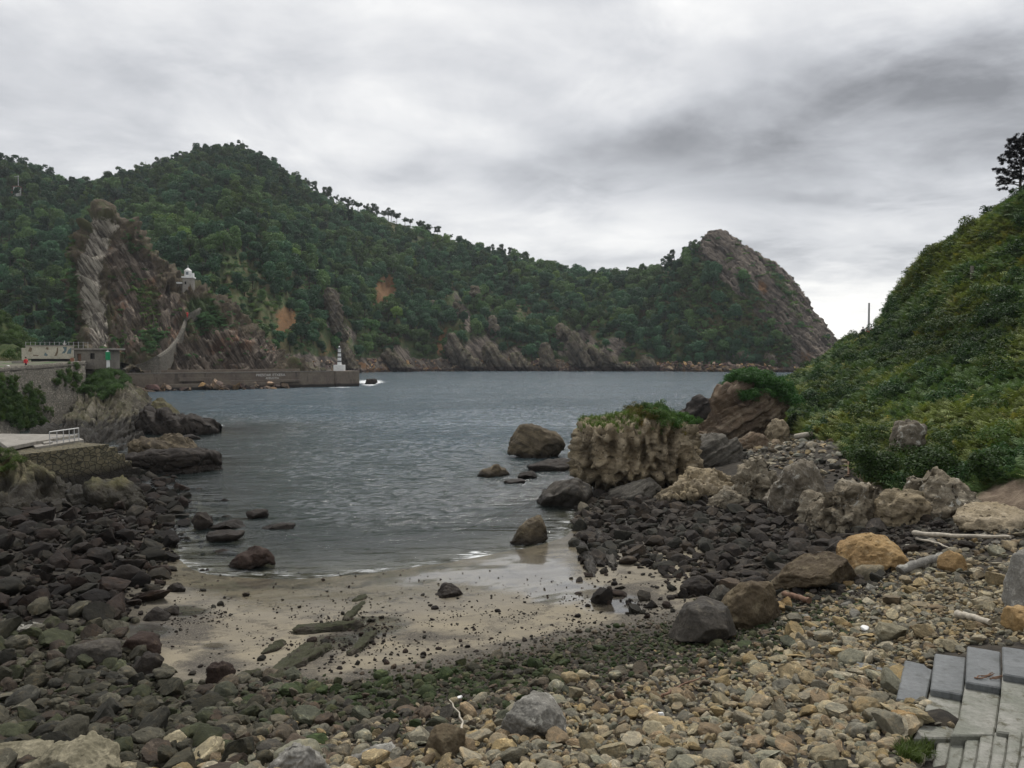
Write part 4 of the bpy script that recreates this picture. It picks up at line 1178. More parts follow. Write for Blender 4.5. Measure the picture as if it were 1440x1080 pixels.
def tuft(seed, n=26, h=.35, sp=.12):
    r = np.random.default_rng(seed); V = []; Fq = []
    for i in range(n):
        a = r.uniform(0, 6.28); b = np.array((r.normal(0, sp * .5), r.normal(0, sp * .5), -.03)); d = np.array((math.cos(a), math.sin(a), 0)); s = np.array((-d[1], d[0], 0)) * .012
        hh = h * r.uniform(.5, 1.2); m1 = b + d * sp * .5 + (0, 0, hh * .65); m2 = b + d * sp * r.uniform(1, 2.2) + (0, 0, hh)
        o = len(V); V += [b - s, b + s, m1 + s * .8, m1 - s * .8, m2 + s * .15, m2 - s * .15]; Fq += [[o, o + 1, o + 2, o + 3], [o + 3, o + 2, o + 4, o + 5]]
    return np.array(V), np.array(Fq)
TUFTS = [('tuft', mesh_np('tuft', *tuft(500 + i), M['bracken'], False)) for i in range(4)]
C_TUFT = hidden_coll('tuft_shape', TUFTS)

def sample_grid(P, n, weight=None, seed=1):
    r = np.random.default_rng(seed)
    a, b, c, d = P[:-1, :-1], P[:-1, 1:], P[1:, 1:], P[1:, :-1]
    area = np.linalg.norm(np.cross(c - a, d - b), axis=2) * .5
    if weight is not None:
        area = area * .25 * (weight[:-1, :-1] + weight[:-1, 1:] + weight[1:, 1:] + weight[1:, :-1])
    pr = area.ravel() / area.sum(); k = r.choice(pr.size, n, p=pr)
    i, j = np.divmod(k, P.shape[1] - 1)
    s, t = r.random((n, 1)), r.random((n, 1))
    Q = (a[i, j] * (1 - s) + b[i, j] * s) * (1 - t) + (d[i, j] * (1 - s) + c[i, j] * s) * t
    N = grid_normals(P)[i, j]
    return Q, N, i, j
def euler_up(n, r, lean=0.12):
    return np.column_stack([r.normal(0, lean, n), r.normal(0, lean, n), r.uniform(0, 6.28, n)])

# ------------------------------------------------------------------ far forest
rf = np.random.default_rng(21)
wt = np.ones(HP.shape[:2]); wt *= (Tm > .03) & (Tm < 1.12)
wt *= np.clip(1 - 1.6 * rockm, 0, 1) * np.clip(1 - 1.7 * orange, 0, 1) * np.clip(1.0 - 1.25 * grassm, 0.015, 1)
wt *= np.where(Tm < .1, .5, 1)
Uh, Vh = proj(HP)
wt *= (Uh > -70) & (Uh < 1190)
Q1, N1, i1, j1 = sample_grid(HP, 36000, wt, 5)
ridge_zone = (Tm[i1, j1] > .93) & (us[j1] > 425) & (us[j1] < 760)
Q1 = Q1[~ridge_zone | (rf.random(len(Q1)) < .06)]
q = sst(Vh * 0 + 1, 0, 1)
wh = np.clip(1 - 2.5 * rk, 0, 1) * (HDL[..., 1] < 512) * (proj(HDL)[0] < 1100)
Q2, N2, i2, j2 = sample_grid(HDL, 2600, np.clip(wh, 0, 1), 6)
Q2 = Q2[Q2[:, 2] > 3]
QT = np.concatenate([Q1, Q2])
szt = rf.uniform(.42, 1.0, len(QT)) * np.where(rf.random(len(QT)) < .3, .7, 1) * np.where(rf.random(len(QT)) < .1, 1.3, 1)
kp = throw(QT, szt * 2.6, .92)
QT, szt = QT[kp], szt[kp]
ut, vt = proj(QT)
dens = fbm(QT * 0.02, 3)
pinep = np.clip(.12 + .5 * sst(dens, 0.1, .5) + .55 * (vt < 300) * (ut < 430), 0, .9)
ispine = rf.random(len(QT)) < pinep
tidx = np.where(ispine, rf.integers(5, 8, len(QT)), rf.integers(0, 5, len(QT)))
hue = fbm(QT * 0.035 + 9, 3)[:, None]
ttint = np.where(hue > 0.05, (1.1, 1.08, .86), (.62, .80, .92)) * rf.uniform(.62, 1.35, (len(QT), 1))
ttint = np.where((rf.random(len(QT)) < .06)[:, None], ttint * (1.35, 1.25, .8), ttint)
# pines along the open crest
cr_u = [436, 446, 455, 462, 468, 476, 484, 490, 499, 506, 517, 524, 531, 540, 547, 553, 558, 570, 576, 588, 594, 600, 604, 613, 617, 637, 676, 692, 700, 708, 716, 724, 940, 948, 976, 984]
CRP = []
for u in cr_u:
    j = int(np.argmin(np.abs(us - u))); i = int(np.argmin(np.abs(ts - (1.0 if u < 900 else .98))))
    p = HP[i, j].copy()
    if u > 930:
        p = W(u, 372 - (u - 940) * .35, 512)
    CRP.append(p)
CRP = np.array(CRP)
crs = np.array([.5 if 630 < u < 680 else (1.0 if u < 560 else .85) for u in cr_u]) * rf.uniform(.8, 1.15, len(cr_u)); crs[-4:] *= 1.15
FOREST = dict(P=np.concatenate([CRP, QT]), s=np.concatenate([crs, szt]), idx=np.concatenate([rf.integers(5, 8, len(CRP)), tidx]), tint=np.concatenate([np.full((len(CRP), 3), .8), ttint]))
nF = len(FOREST['P'])
FOREST['rot'] = euler_up(nF, rf, .05)
FOREST['scl'] = np.column_stack([FOREST['s'] * rf.uniform(.9, 1.2, nF), FOREST['s'] * rf.uniform(.9, 1.2, nF), FOREST['s'] * rf.uniform(.8, 1.1, nF)])
# undergrowth between and below the trees
ws = (Tm > .02) & (Tm < 1.05) & (Uh > -60) & (Uh < 1190)
Q3, N3, i3, j3 = sample_grid(HP, 8000, ws * np.clip(1 - 1.3 * rockm, 0.04, 1) * np.clip(1 - 1.1 * orange, 0, 1) * (.65 - .08 * grassm), 8)
Q4, _, _, _ = sample_grid(HDL, 900, np.clip(1.1 - rk, 0.03, 1) * (HDL[..., 1] < 512), 9)
Q5, _, i5, j5 = sample_grid(CR, 1500, np.clip(veg.reshape(CR.shape[:2]) * 1.2 + .035 - .3 * lime.reshape(CR.shape[:2]), 0, 1) * (np.linspace(0, 1, 170) < .9)[:, None], 10)
uu_, vv_ = proj(Q5); pl_ = cr(np.array([(180., 518, 0), (202, 511, 0), (220, 502, 0), (236, 491, 0), (247, 478, 0), (255, 463, 0), (260, 450, 0), (266, 442, 0), (277, 436, 0), (290, 429, 0)]), 40)
dp_ = np.min(np.hypot(uu_[:, None] - pl_[None, :, 0], vv_[:, None] - pl_[None, :, 1]), axis=1); Q5 = Q5[(Q5[:, 2] > 5) & (dp_ > 9) & ~((np.abs(uu_ - 262) < 30) & (vv_ < 432))]
QS = np.concatenate([Q3, Q4, Q5]); nS = len(QS)
ss = np.concatenate([rf.uniform(.7, 2.1, len(Q3)), rf.uniform(.8, 2.2, len(Q4)), rf.uniform(.3, 1.0, len(Q5))])
st_ = np.where((fbm(QS * .05, 3) > .1)[:, None], (1.25, 1.15, .75), (.9, 1.05, .9)) * rf.uniform(.6, 1.25, (nS, 1))
scatter('undergrowth', 'low scrub growing between the trees of the far hill', QS - (0, 0, .2), euler_up(nS, rf, .2), np.column_stack([ss, ss, ss * rf.uniform(.6, 1.1, nS)]), rf.integers(0, 4, nS), st_, C_SHRUB)

# ------------------------------------------------------------------ bracken and brambles on the right hillside
Ur, Vr = proj(RH)
front = (np.linspace(0, 1, 270) < .93)[:, None]
wr = np.clip(1 - 1.5 * soilm, 0, 1) * front * (1 - .97 * ((np.abs(Ur - 1219) < 20) & (np.abs(Vr - 474) < 14))) * (Ur > 1060) * (Ur < 1950) * (Vr > 20) * (Vr < 800)
Qb, Nb, ib, jb = sample_grid(RH, 46000, wr, 12)
ub, vb = proj(Qb)
rb = np.random.default_rng(31)
pt = fbm(Qb * 0.12, 4); pt2 = fbm(Qb * 0.5 + 3, 3)
darkband = blobs([(1340, 480, 130, 40, -8, 1), (1180, 560, 50, 40, 0, .5), (1245, 650, 40, 40, 0, .8), (1330, 640, 60, 30, 0, .5), (1290, 410, 20, 30, 0, .6)], ub, vb)
bushy = (rb.random(len(Qb)) < .11 * darkband + .012 + .07 * (fbm(Qb * .09 + 5, 3) > .35))
tb_ = np.array((1.0, 1.0, 1.0)) * rb.uniform(.65, 1.2, (len(Qb), 1))
tb_ = tb_ * np.where(pt[:, None] > .12, (1.22, 1.12, .9), (.74, .88, .9))
tb_ = np.where((rb.random(len(Qb)) < .03 + .07 * (pt2 > .4))[:, None], tb_ * (1.4, 1.02, .75), tb_)
tb_ = tb_ * (1 - .42 * darkband)[:, None]
sb = rb.uniform(.75, 1.5, len(Qb)) * np.where(darkband > .5, .85, 1) * np.interp(Qb[:, 1], [30, 45, 60], [.62, .8, 1])
k_ = ~bushy
scatter('bracken', 'dense green bracken covering the hillside above the cove', Qb[k_] - (0, 0, .05), euler_up(k_.sum(), rb, .22), np.repeat(sb[k_][:, None], 3, 1), rb.integers(0, 6, k_.sum()), tb_[k_], C_FERN)
k_ = bushy
scatter('brambles', 'dark bramble thicket among the bracken', Qb[k_] - (0, 0, .15), euler_up(k_.sum(), rb, .25), np.repeat((sb[k_] * rb.uniform(.7, 1.3, k_.sum()))[:, None], 3, 1), rb.integers(0, 4, k_.sum()), tb_[k_] * .9, C_BUSH)
# ------------------------------------------------------------------ rocks and boulders, each a thing of its own
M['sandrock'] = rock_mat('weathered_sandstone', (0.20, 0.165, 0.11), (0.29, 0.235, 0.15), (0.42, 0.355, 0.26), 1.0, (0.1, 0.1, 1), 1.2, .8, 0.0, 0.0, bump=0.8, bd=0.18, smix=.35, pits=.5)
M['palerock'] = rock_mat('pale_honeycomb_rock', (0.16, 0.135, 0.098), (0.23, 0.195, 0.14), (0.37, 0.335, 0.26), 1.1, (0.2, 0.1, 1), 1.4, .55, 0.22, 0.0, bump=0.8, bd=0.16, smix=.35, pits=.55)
M['greyrock'] = rock_mat('grey_lichen_rock', (0.125, 0.108, 0.082), (0.18, 0.155, 0.118), (0.29, 0.265, 0.225), 1.1, None, 1, .5, 0.4, 0.0, bump=0.8, bd=0.14)
M['ridgerock'] = rock_mat('brown_slab_rock', (0.115, 0.085, 0.062), (0.165, 0.12, 0.08), (0.27, 0.22, 0.16), 1.0, (-.55, .1, .83), 1.8, .9, 0.0, 0.0, bump=0.9, bd=0.2, smix=.6)
M['domerock'] = rock_mat('grey_bedded_rock', (0.085, 0.078, 0.066), (0.115, 0.105, 0.088), (0.20, 0.185, 0.155), 1.0, (-.5, .1, .86), 2.6, .6, 0.0, 0.0, bump=0.9, bd=0.16)
M['darkrock'] = rock_mat('dark_weeded_rock', (0.024, 0.020, 0.017), (0.034, 0.028, 0.023), (0.065, 0.054, 0.04), 1.4, None, 1, .25, 0.0, 0.0, rough=.65, bump=0.8, bd=0.12)
M['redrock'] = rock_mat('reddish_dark_rock', (0.032, 0.022, 0.018), (0.042, 0.028, 0.022), (0.078, 0.056, 0.04), 1.6, None, 1, .2, 0.0, 0.0, rough=.7, bump=0.8, bd=0.1)
M['seabrown'] = rock_mat('brown_sea_rock', (0.075, 0.062, 0.046), (0.105, 0.085, 0.058), (0.19, 0.155, 0.10), 1.2, (.4, .1, .9), 1.3, .45, 0.0, 0.0, bump=0.8, bd=0.16)
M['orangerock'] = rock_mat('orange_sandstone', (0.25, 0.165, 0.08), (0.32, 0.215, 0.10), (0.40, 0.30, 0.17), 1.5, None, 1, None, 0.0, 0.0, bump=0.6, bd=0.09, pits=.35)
M['brownrock'] = rock_mat('brown_sandstone', (0.08, 0.062, 0.042), (0.115, 0.09, 0.056), (0.175, 0.145, 0.095), 1.3, None, 1, .6, 0.0, 0.0, bump=0.7, bd=0.1)
M['boulderdark'] = rock_mat('dark_grey_boulder', (0.052, 0.048, 0.042), (0.068, 0.06, 0.05), (0.13, 0.115, 0.09), 1.5, None, 1, .5, 0.0, 0.0, rough=.7, bump=0.6, bd=0.08)
M['tanrock'] = rock_mat('tan_boulder', (0.16, 0.145, 0.10), (0.21, 0.19, 0.13), (0.30, 0.27, 0.19), 1.8, (.4, -.3, .9), 3.5, None, 0.0, 0.0, bump=0.7, bd=0.07)
M['greytop'] = rock_mat('grey_beach_boulder', (0.17, 0.162, 0.142), (0.23, 0.222, 0.20), (0.36, 0.345, 0.31), 2.2, None, 1, None, 0.4, 0.0, bump=0.7, bd=0.06)
M['mossrock'] = rock_mat('mossy_slab_rock', (0.055, 0.05, 0.04), (0.075, 0.066, 0.052), (0.11, 0.10, 0.08), 2.0, None, 1, None, 0.0, .62, bump=0.8, bd=0.08, mosscol=(0.040, 0.046, 0.021))

def vnorm(V, Fc):
    n = np.cross(V[Fc[:, 1]] - V[Fc[:, 0]], V[Fc[:, 2]] - V[Fc[:, 0]])
    out = np.zeros_like(V)
    for k in range(Fc.shape[1]):
        np.add.at(out, Fc[:, k], n)
    return out / (np.linalg.norm(out, axis=1)[:, None] + 1e-12)
def shape_rock(size, sub, seed, cuts=10, depth=(.55, .92), amp=.14, sc=1.3, box=0.3, yaw=None, prof=None, under=None, lean=0.0,
               rough=.05, rsc=1.6, flute=0.0, fsc=1.2, tafoni=0.0, tsc=1.3, tz=.7, strata=None, samp=0.0, ssc=2.0):
    r = np.random.default_rng(seed)
    V, Fc = ico(sub)
    if box:
        q = np.abs(V) + 1e-6; e = 2 + 6 * box
        V = V / (np.sum(q ** e, axis=1) ** (1 / e))[:, None]
    V = V * (1 + amp * fbm(V * sc + seed * 2.31, 4))[:, None]
    for _ in range(cuts):
        n = r.normal(size=3); n /= np.linalg.norm(n)
        k = V @ n - r.uniform(*depth) * (1 + .35 * box)
        V = V - np.maximum(k, 0)[:, None] * n * .92
    a = r.uniform(0, 6.28) if yaw is None else yaw
    V = V @ np.array([[math.cos(a), -math.sin(a), 0], [math.sin(a), math.cos(a), 0], [0, 0, 1]])
    lo, hi = V.min(0), V.max(0); V = (V - (lo + hi) / 2) / ((hi - lo) / 2)
    t = (V[:, 2] + 1) / 2
    if prof is not None:
        pr_ = np.array(prof, float); V[:, 2] = -1 + 2 * t * np.interp(V[:, 0], pr_[:, 0], pr_[:, 1])
    if under is not None:
        un = np.array(under, float); f = np.interp(t, un[:, 0], un[:, 1]); V[:, 0] *= f; V[:, 1] *= f
    if lean: V[:, 0] += lean * (t - .5)
    V = V * (np.array(size) / 2)
    N = vnorm(V, Fc)
    d = rough * (fbm(V * rsc + seed, 5, .55, True) - .6)
    side = np.sqrt(np.clip(1 - N[:, 2] ** 2, 0, 1))
    if flute:
        d = d + flute * side * (fbm(V * (fsc, fsc, fsc * .28) + seed * 1.7, 4, .55, True) - .7)
    if tafoni:
        c = cell(V * (tsc, tsc, tsc * tz) + .35 * fbm(V * tsc, 2)[:, None], seed % 50)
        d = d - tafoni * sst(.50 - c, 0, .22) * (.35 + .65 * side)
    if strata is not None:
        s = np.array(strata, float); s /= np.linalg.norm(s)
        qq = s[None] * (V @ s)[:, None] * ssc + V * ssc * .07
        d = d + samp * (fbm(qq + seed, 4, .6, True) - .5)
    return V + N * d[:, None], Fc
ROCKS = []
def rock(label, mat, u0, u1, v0, v1, zb=None, dr=.8, sub=5, seed=1, sink=.18, group=None, name='boulder', cat='boulder', sharp=None, **k):
    uc = (u0 + u1) / 2
    if zb is None:
        zb = on_ground(uc, v1)[2]
    p = Gz(uc, v1, zb); D = p[1]
    wd = (u1 - u0) / F * D; dp = dr * wd; Dc = D + dp * .38
    wd = (u1 - u0) / F * Dc; h = (v1 - v0) / F * Dc * 1.0
    top = W(uc, v0, Dc)[2]; bot = zb - sink * max(h, .25)
    hh = max(top - bot, .1)
    xc = (uc - 720) / F * Dc
    V, Fc = shape_rock((wd, dp, hh), sub, seed, **k)
    me = mesh_np(name, V, Fc, M[mat], True, sharp)
    o = link(name, me, None, (xc, Dc, (top + bot) / 2))
    tag(o, label, cat, group); ROCKS.append((o, (u0, u1, v0, v1)))
    return o
def slab(label, mat, a, b, wd, h, seed=1, name='rock_slab', cat='rock slab', group=None, lift=0.0, **k):
    p, q = on_ground(*a), on_ground(*b)
    L = np.linalg.norm(q - p)
    V, Fc = shape_rock((L, wd, h), 5, seed, box=.6, cuts=9, depth=(.6, 1), amp=.16, yaw=0, rough=.055, rsc=2.0, **k)
    d = (q - p) / L; yaw = math.atan2(d[1], d[0]); pit = -math.asin(d[2])
    o = link(name, mesh_np(name, V, Fc, M[mat], True, 50), None, (p + q) / 2 + (0, 0, h * .12 + lift), (0, pit, yaw))
    return tag(o, label, cat, group)

# the sea stack and its neighbours
stack = rock('tall weathered sea stack with a grassy top at the edge of the water', 'sandrock', 812, 972, 580, 700, -.1, .85, 6, 5, .1, name='sea_stack', cat='sea stack', cuts=9, depth=(.75, 1), box=.8, amp=.08, yaw=.15,
     prof=[(-1, .92), (-.8, .93), (-.5, .92), (0, .97), (.35, 1), (.7, .97), (.9, .90), (1, .82)], under=[(0, .80), (.2, .86), (.34, .97), (.6, 1.0), (1, 1.0)], rough=.14, rsc=.9, flute=.8, fsc=1.6, tafoni=.62, tsc=1.5, tz=.36, strata=(.25, .1, .95), samp=.10, ssc=1.6)
rock('large brown boulder rising from the water beyond the shore, left of the sea stack', 'seabrown', 716, 794, 597, 647, -.15, .8, 5, 8, prof=[(-1, .55), (-.6, .95), (-.35, 1), (.2, .86), (.75, .74), (1, .45)], rough=.22, rsc=.8, cuts=12, tafoni=.15, tsc=.9)
rock('small rugged rock awash, leftmost of the rocks near the sea stack', 'seabrown', 668, 715, 653, 674, -.15, .8, 4, 9, prof=[(-1, .6), (-.2, .8), (.3, 1), (1, .6)], rough=.12, rsc=1.3)
rock('flat dark ledge between the brown boulder and the sea stack', 'darkrock', 742, 815, 644, 664, -.1, .7, 5, 12, prof=[(-1, .55), (0, .85), (1, 1)], rough=.08, box=.6)
rock('low black rock awash right of the small rugged rock', 'darkrock', 729, 755, 662, 675, -.1, .8, 4, 13, rough=.08)
rock('flat sliver of rock just breaking the water surface', 'darkrock', 708, 738, 674, 682, -.1, .6, 4, 14)
rock('pointed dark boulder standing at the edge of the wet sand', 'seabrown', 719, 771, 727, 766, -.05, .75, 5, 17, prof=[(-1, .3), (-.5, .72), (.1, .9), (.55, 1), (.85, .8), (1, .5)], rough=.1, rsc=1.4, cuts=12)
rock('black rounded boulder alone on the wet sand', 'darkrock', 607, 650, 820, 844, .2, .75, 5, 18, prof=[(-1, .3), (-.4, .8), (.2, 1), (.7, .85), (1, .4)], rough=.05, rsc=2)
rock('low reddish dark rock at the water edge of the sand', 'redrock', 318, 384, 769, 799, 0, .7, 5, 19, prof=[(-1, .45), (-.2, .8), (.3, 1), (.8, .8), (1, .3)], rough=.09, rsc=1.8)
rock('small dark rock standing out of the water, farthest from the left shore', 'darkrock', 345, 374, 717, 732, -.1, .8, 4, 20)
rock('long flat black rock awash beyond the reddish rock', 'darkrock', 368, 412, 736, 747, -.1, .6, 4, 21, box=.5)
rock('dark angular rock in the shallows beside the left shore', 'darkrock', 267, 297, 721, 744, 0, .8, 4, 22, rough=.07)
rock('dark flat rock in the shallows with a pointed end', 'darkrock', 292, 339, 731, 746, -.05, .7, 4, 23, prof=[(-1, .5), (.4, 1), (1, .5)])
rock('dark spreading rock in the shallows nearer the sand', 'darkrock', 288, 338, 746, 763, -.05, .7, 4, 24)
rock('brown rounded boulder beside the green rock ridge on the sand', 'redrock', 284, 323, 933, 968, None, .9, 5, 25, cuts=9, rough=.03, rsc=3)
rock('dark ledge of rock at the seaward foot of the sea stack', 'boulderdark', 757, 835, 673, 714, -.05, .9, 5, 27, prof=[(-1, .45), (-.5, .8), (.3, 1), (1, .95)], rough=.14, rsc=.9, box=.5, tafoni=.18, tsc=1.1)
rock('grey tilted slab leaning at the landward foot of the sea stack', 'domerock', 848, 932, 672, 710, .1, .8, 5, 28, prof=[(-1, .45), (-.2, .75), (.6, 1), (1, .8)], rough=.10, box=.4)
rock('dark boulder wedged under the right side of the sea stack', 'darkrock', 925, 985, 640, 690, .3, .8, 5, 29, rough=.12)
rock('honeycombed brown rock hump right of the sea stack', 'sandrock', 928, 1042, 656, 710, .55, .8, 6, 31, prof=[(-1, .25), (-.6, .5), (-.1, .92), (.4, 1), (.8, .85), (1, .55)], rough=.10, rsc=1.1, flute=.45, fsc=1.3, tafoni=.6, tsc=1.35)
rock('grey bedded dome of rock between the sea stack and the brown slab', 'domerock', 958, 1048, 612, 664, .7, .8, 5, 33, prof=[(-1, .3), (-.3, .85), (.1, 1), (.6, .85), (1, .5)], rough=.14, strata=(-.5, .1, .86), samp=.34, ssc=1.8)
rock('big slanting brown rock slab with a shrub on its top', 'ridgerock', 974, 1102, 541, 630, .9, .75, 6, 34, prof=[(-1, .18), (-.7, .55), (-.3, .9), (.1, 1), (1, .95)], rough=.24, rsc=1.0, strata=(-.55, .1, .83), samp=.65, ssc=1.1, box=.4, cuts=14, tafoni=.22, tsc=.9)
rock('black ragged rock behind the slanting slab by the water', 'darkrock', 948, 1003, 555, 596, .2, .8, 5, 35, prof=[(-1, .45), (-.2, .8), (.3, 1), (1, .8)], rough=.3, rsc=.6)
rock('banded brown block under the slanting slab', 'ridgerock', 1036, 1080, 611, 640, 1.2, .8, 5, 36, rough=.1, box=.5, strata=(0, .1, 1), samp=.12, ssc=2)
rock('rusty brown rock stump beside the banded block', 'sandrock', 1080, 1107, 590, 628, 1.5, .8, 5, 37, rough=.14, flute=.15)
rock('ribbed tan rock leaning on the grey lichened boulder', 'palerock', 1034, 1092, 640, 710, .9, .8, 6, 38, prof=[(-1, .35), (-.5, .75), (0, 1), (.5, .95), (1, .8)], rough=.10, flute=.45, fsc=1.2, tafoni=.3, tsc=1.3)
rock('grey lichened boulder with a white blotched top above the dark rubble', 'greyrock', 1080, 1164, 640, 733, 1.0, .9, 6, 40, prof=[(-1, .8), (-.5, .98), (0, 1), (.5, .9), (1, .62)], under=[(0, .55), (.25, .72), (.45, .97), (1, 1)], rough=.13, rsc=1.0, cuts=10, tafoni=.14, tsc=1.1)
rock('hollowed tafoni rock with deep holes under the hillside bushes', 'palerock', 1143, 1268, 677, 756, 1.6, .7, 6, 42, prof=[(-1, .62), (-.6, .95), (-.2, 1), (.3, .95), (.7, .8), (1, .5)], under=[(0, .86), (.3, .95), (.6, 1), (1, .97)], rough=.06, flute=.30, fsc=1.6, tafoni=.75, tsc=1.3)
rock('dark recessed rock between the tafoni rock and the eroded bank', 'sandrock', 1236, 1304, 690, 750, 2.0, 1.2, 5, 43, rough=.14, tafoni=.2, tsc=1.3)
rock('hollow eroded rock face set in the bank below the brambles', 'palerock', 1282, 1392, 662, 752, 2.0, 1.2, 6, 44, prof=[(-1, .6), (-.3, 1), (.3, .9), (1, .55)], rough=.08, flute=.25, fsc=1.5, tafoni=.65, tsc=1.2)
rock('crumbling brown rock in the bank at the right edge', 'sandrock', 1352, 1450, 706, 757, 2.8, 1.2, 5, 45, rough=.12, prof=[(-1, .6), (0, .8), (1, 1)])
rock('pale grey rock jutting from the bracken', 'greyrock', 1256, 1300, 592, 646, 3.3, .8, 5, 46, rough=.10, flute=.15, box=.4)
rock('orange pitted sandstone boulder on the stones', 'orangerock', 1182, 1292, 752, 806, None, .7, 6, 47, prof=[(-1, .6), (-.5, .95), (0, 1), (.4, .92), (.8, .6), (1, .3)], rough=.03, rsc=2.2, tafoni=.09, tsc=3.2, cuts=12)
rock('long brown sandstone boulder left of the orange boulder', 'brownrock', 1088, 1208, 776, 834, None, .7, 6, 49, prof=[(-1, .55), (-.6, .85), (0, .92), (.6, 1), (1, .6)], rough=.05, rsc=1.8, cuts=14, box=.45, tafoni=.06, tsc=2)
rock('tall dark brown boulder behind the smooth grey one', 'brownrock', 1012, 1108, 805, 884, None, .8, 6, 50, prof=[(-1, .6), (-.4, .85), (.2, .9), (.55, 1), (1, .6)], under=[(0, .8), (.4, .98), (1, 1)], rough=.05, rsc=1.8, cuts=14, box=.4)
rock('smooth dark grey angular boulder at the edge of the green cobbles', 'boulderdark', 948, 1046, 846, 908, None, .8, 6, 51, prof=[(-1, .6), (-.5, .9), (0, 1), (.6, .92), (1, .5)], rough=.02, rsc=2.5, cuts=16, box=.4)
rock('low black boulder on the wet sand above the grey boulder', 'darkrock', 958, 1014, 808, 838, None, .7, 5, 53, prof=[(-1, .5), (.3, 1), (1, .7)], rough=.04, rsc=2)
rock('grey topped boulder half buried among the cobbles in front', 'greytop', 700, 806, 978, 1044, None, .8, 6, 55, .35, prof=[(-1, .75), (-.5, .95), (0, 1), (.4, .9), (1, .45)], rough=.03, rsc=3.5, cuts=13, box=.3)
rock('squarish brown boulder among the front cobbles', 'brownrock', 592, 652, 1022, 1068, None, .8, 5, 56, .35, rough=.02, rsc=4, box=.4, cuts=12)
rock('big tan boulder with a ridged top in the near corner', 'tanrock', 20, 156, 1040, 1110, None, .7, 6, 57, .3, prof=[(-1, .55), (-.2, .85), (.3, 1), (.8, .9), (1, .6)], rough=.04, rsc=3, cuts=12)
rock('pale low stone behind the big tan boulder', 'tanrock', -20, 64, 1046, 1082, None, .7, 5, 58, .3, rough=.02, rsc=4)
rock('lumpy grey rock at the front edge of the cobbles', 'greytop', 362, 462, 1040, 1110, None, .7, 6, 59, .35, rough=.05, rsc=3.5, prof=[(-1, .55), (0, .9), (.4, 1), (1, .5)])
rock('low grey ridged rock beside the squarish brown boulder', 'greytop', 484, 562, 1038, 1072, None, .6, 5, 60, .35, rough=.03, rsc=4, prof=[(-1, .5), (.1, .75), (.6, 1), (1, .5)])
rock('grey boulder at the right edge above the steps', 'greytop', 1424, 1490, 775, 868, None, .8, 5, 61, rough=.04, cuts=12)
rock('smooth tan stone on the scree left of the steps', 'tanrock', 1236, 1284, 877, 902, None, .7, 5, 62, rough=.012, rsc=4, cuts=8)
rock('orange stone at the right edge above the steps', 'orangerock', 1422, 1476, 855, 888, None, .8, 5, 63, rough=.015, rsc=4, cuts=10)
rock('ochre stone among the scree below the orange boulder', 'orangerock', 1326, 1362, 775, 805, None, .8, 5, 64, rough=.015, cuts=10)
rock('long dark boulder at the left edge of the stones', 'boulderdark', 78, 164, 903, 936, None, .6, 5, 65, rough=.03, rsc=3)
rock('brown humped boulder beside the sand at the left', 'redrock', 163, 221, 889, 922, None, .8, 5, 66, rough=.03, prof=[(-1, .4), (-.3, 1), (.4, .85), (1, .4)], cuts=10)
rock('dark boulder below the brown humped boulder', 'darkrock', 180, 224, 920, 950, None, .8, 5, 67, rough=.03)
rock('small black rock on the sand near the left stones', 'darkrock', 197, 230, 857, 873, None, .8, 4, 68, prof=[(-1, .4), (-.2, 1), (1, .5)])
rock('flat black rock on the sand next to the small black rock', 'darkrock', 226, 248, 854, 865, None, .8, 4, 69)
rock('black block at the top of the sand by the left shallows', 'darkrock', 232, 256, 821, 832, None, .8, 4, 70, box=.5)
rock('olive green rock on the left stones above the pale slabs', 'mossrock', 52, 80, 868, 888, None, .8, 4, 71)
for (a, b, wd, h, lab) in [((8, 893), (62, 880), .7, .16, 'pale grey slab with a wet top on the left stones'), ((-24, 890), (30, 884), .6, .15, 'pale wet slab at the left edge of the stones')]:
    slab(lab, 'greytop', a, b, wd, h, 80 + int(wd * 10))
G_ = 'green strata ribs crossing the sand'
rock('pale ribbed ledge between the honeycombed hump and the ribbed tan rock', 'palerock', 996, 1052, 684, 714, .8, .8, 5, 72, rough=.10, flute=.25, tafoni=.25, tsc=1.5, prof=[(-1, .5), (0, 1), (1, .7)])
rock('pale low ledge joining the lichened boulder to the tafoni rock', 'palerock', 1128, 1176, 694, 742, 1.3, .8, 5, 73, rough=.10, flute=.25, tafoni=.25, tsc=1.5)
rock('ochre stone resting on the lowest slab of the steps', 'orangerock', 1262, 1300, 1000, 1026, None, .7, 5, 74, rough=.015, rsc=4, cuts=10)
rock('tan wedge shaped stone leaning on the worn second step', 'tanrock', 1314, 1352, 1016, 1044, None, .6, 5, 75, .1, rough=.012, rsc=4, cuts=12, prof=[(-1, .35), (.3, .8), (.8, 1), (1, .7)])
slab('thick mossy beam of rock lying across the sand', 'mossrock', (410, 891), (512, 881), .55, .34, 90)
slab('long mossy rock rib running toward the cobbles', 'mossrock', (380, 962), (436, 905), .42, .22, 91, lift=-.02)
slab('wider mossy rib beside the long one', 'mossrock', (398, 948), (462, 908), .34, .24, 92, lift=-.02)
slab('short mossy rib behind the rock beam', 'mossrock', (484, 874), (512, 846), .26, .16, 93, lift=-.02)
slab('small dark rib above the short mossy one', 'mossrock', (500, 846), (512, 838), .3, .14, 94, lift=-.02)
slab('narrow dark green rib right of the rock beam', 'mossrock', (492, 922), (527, 890), .26, .2, 95, lift=-.02)
slab('thin grey rib running from the brown rounded boulder', 'mossrock', (300, 972), (362, 944), .18, .14, 96, lift=-.02)
slab('mossy slab beside the left end of the rock beam', 'mossrock', (372, 920), (400, 904), .3, .2, 97, lift=-.02)
slab('grey strata ridge at the edge of the dark rubble', 'domerock', (838, 748), (866, 800), .5, .34, 98)
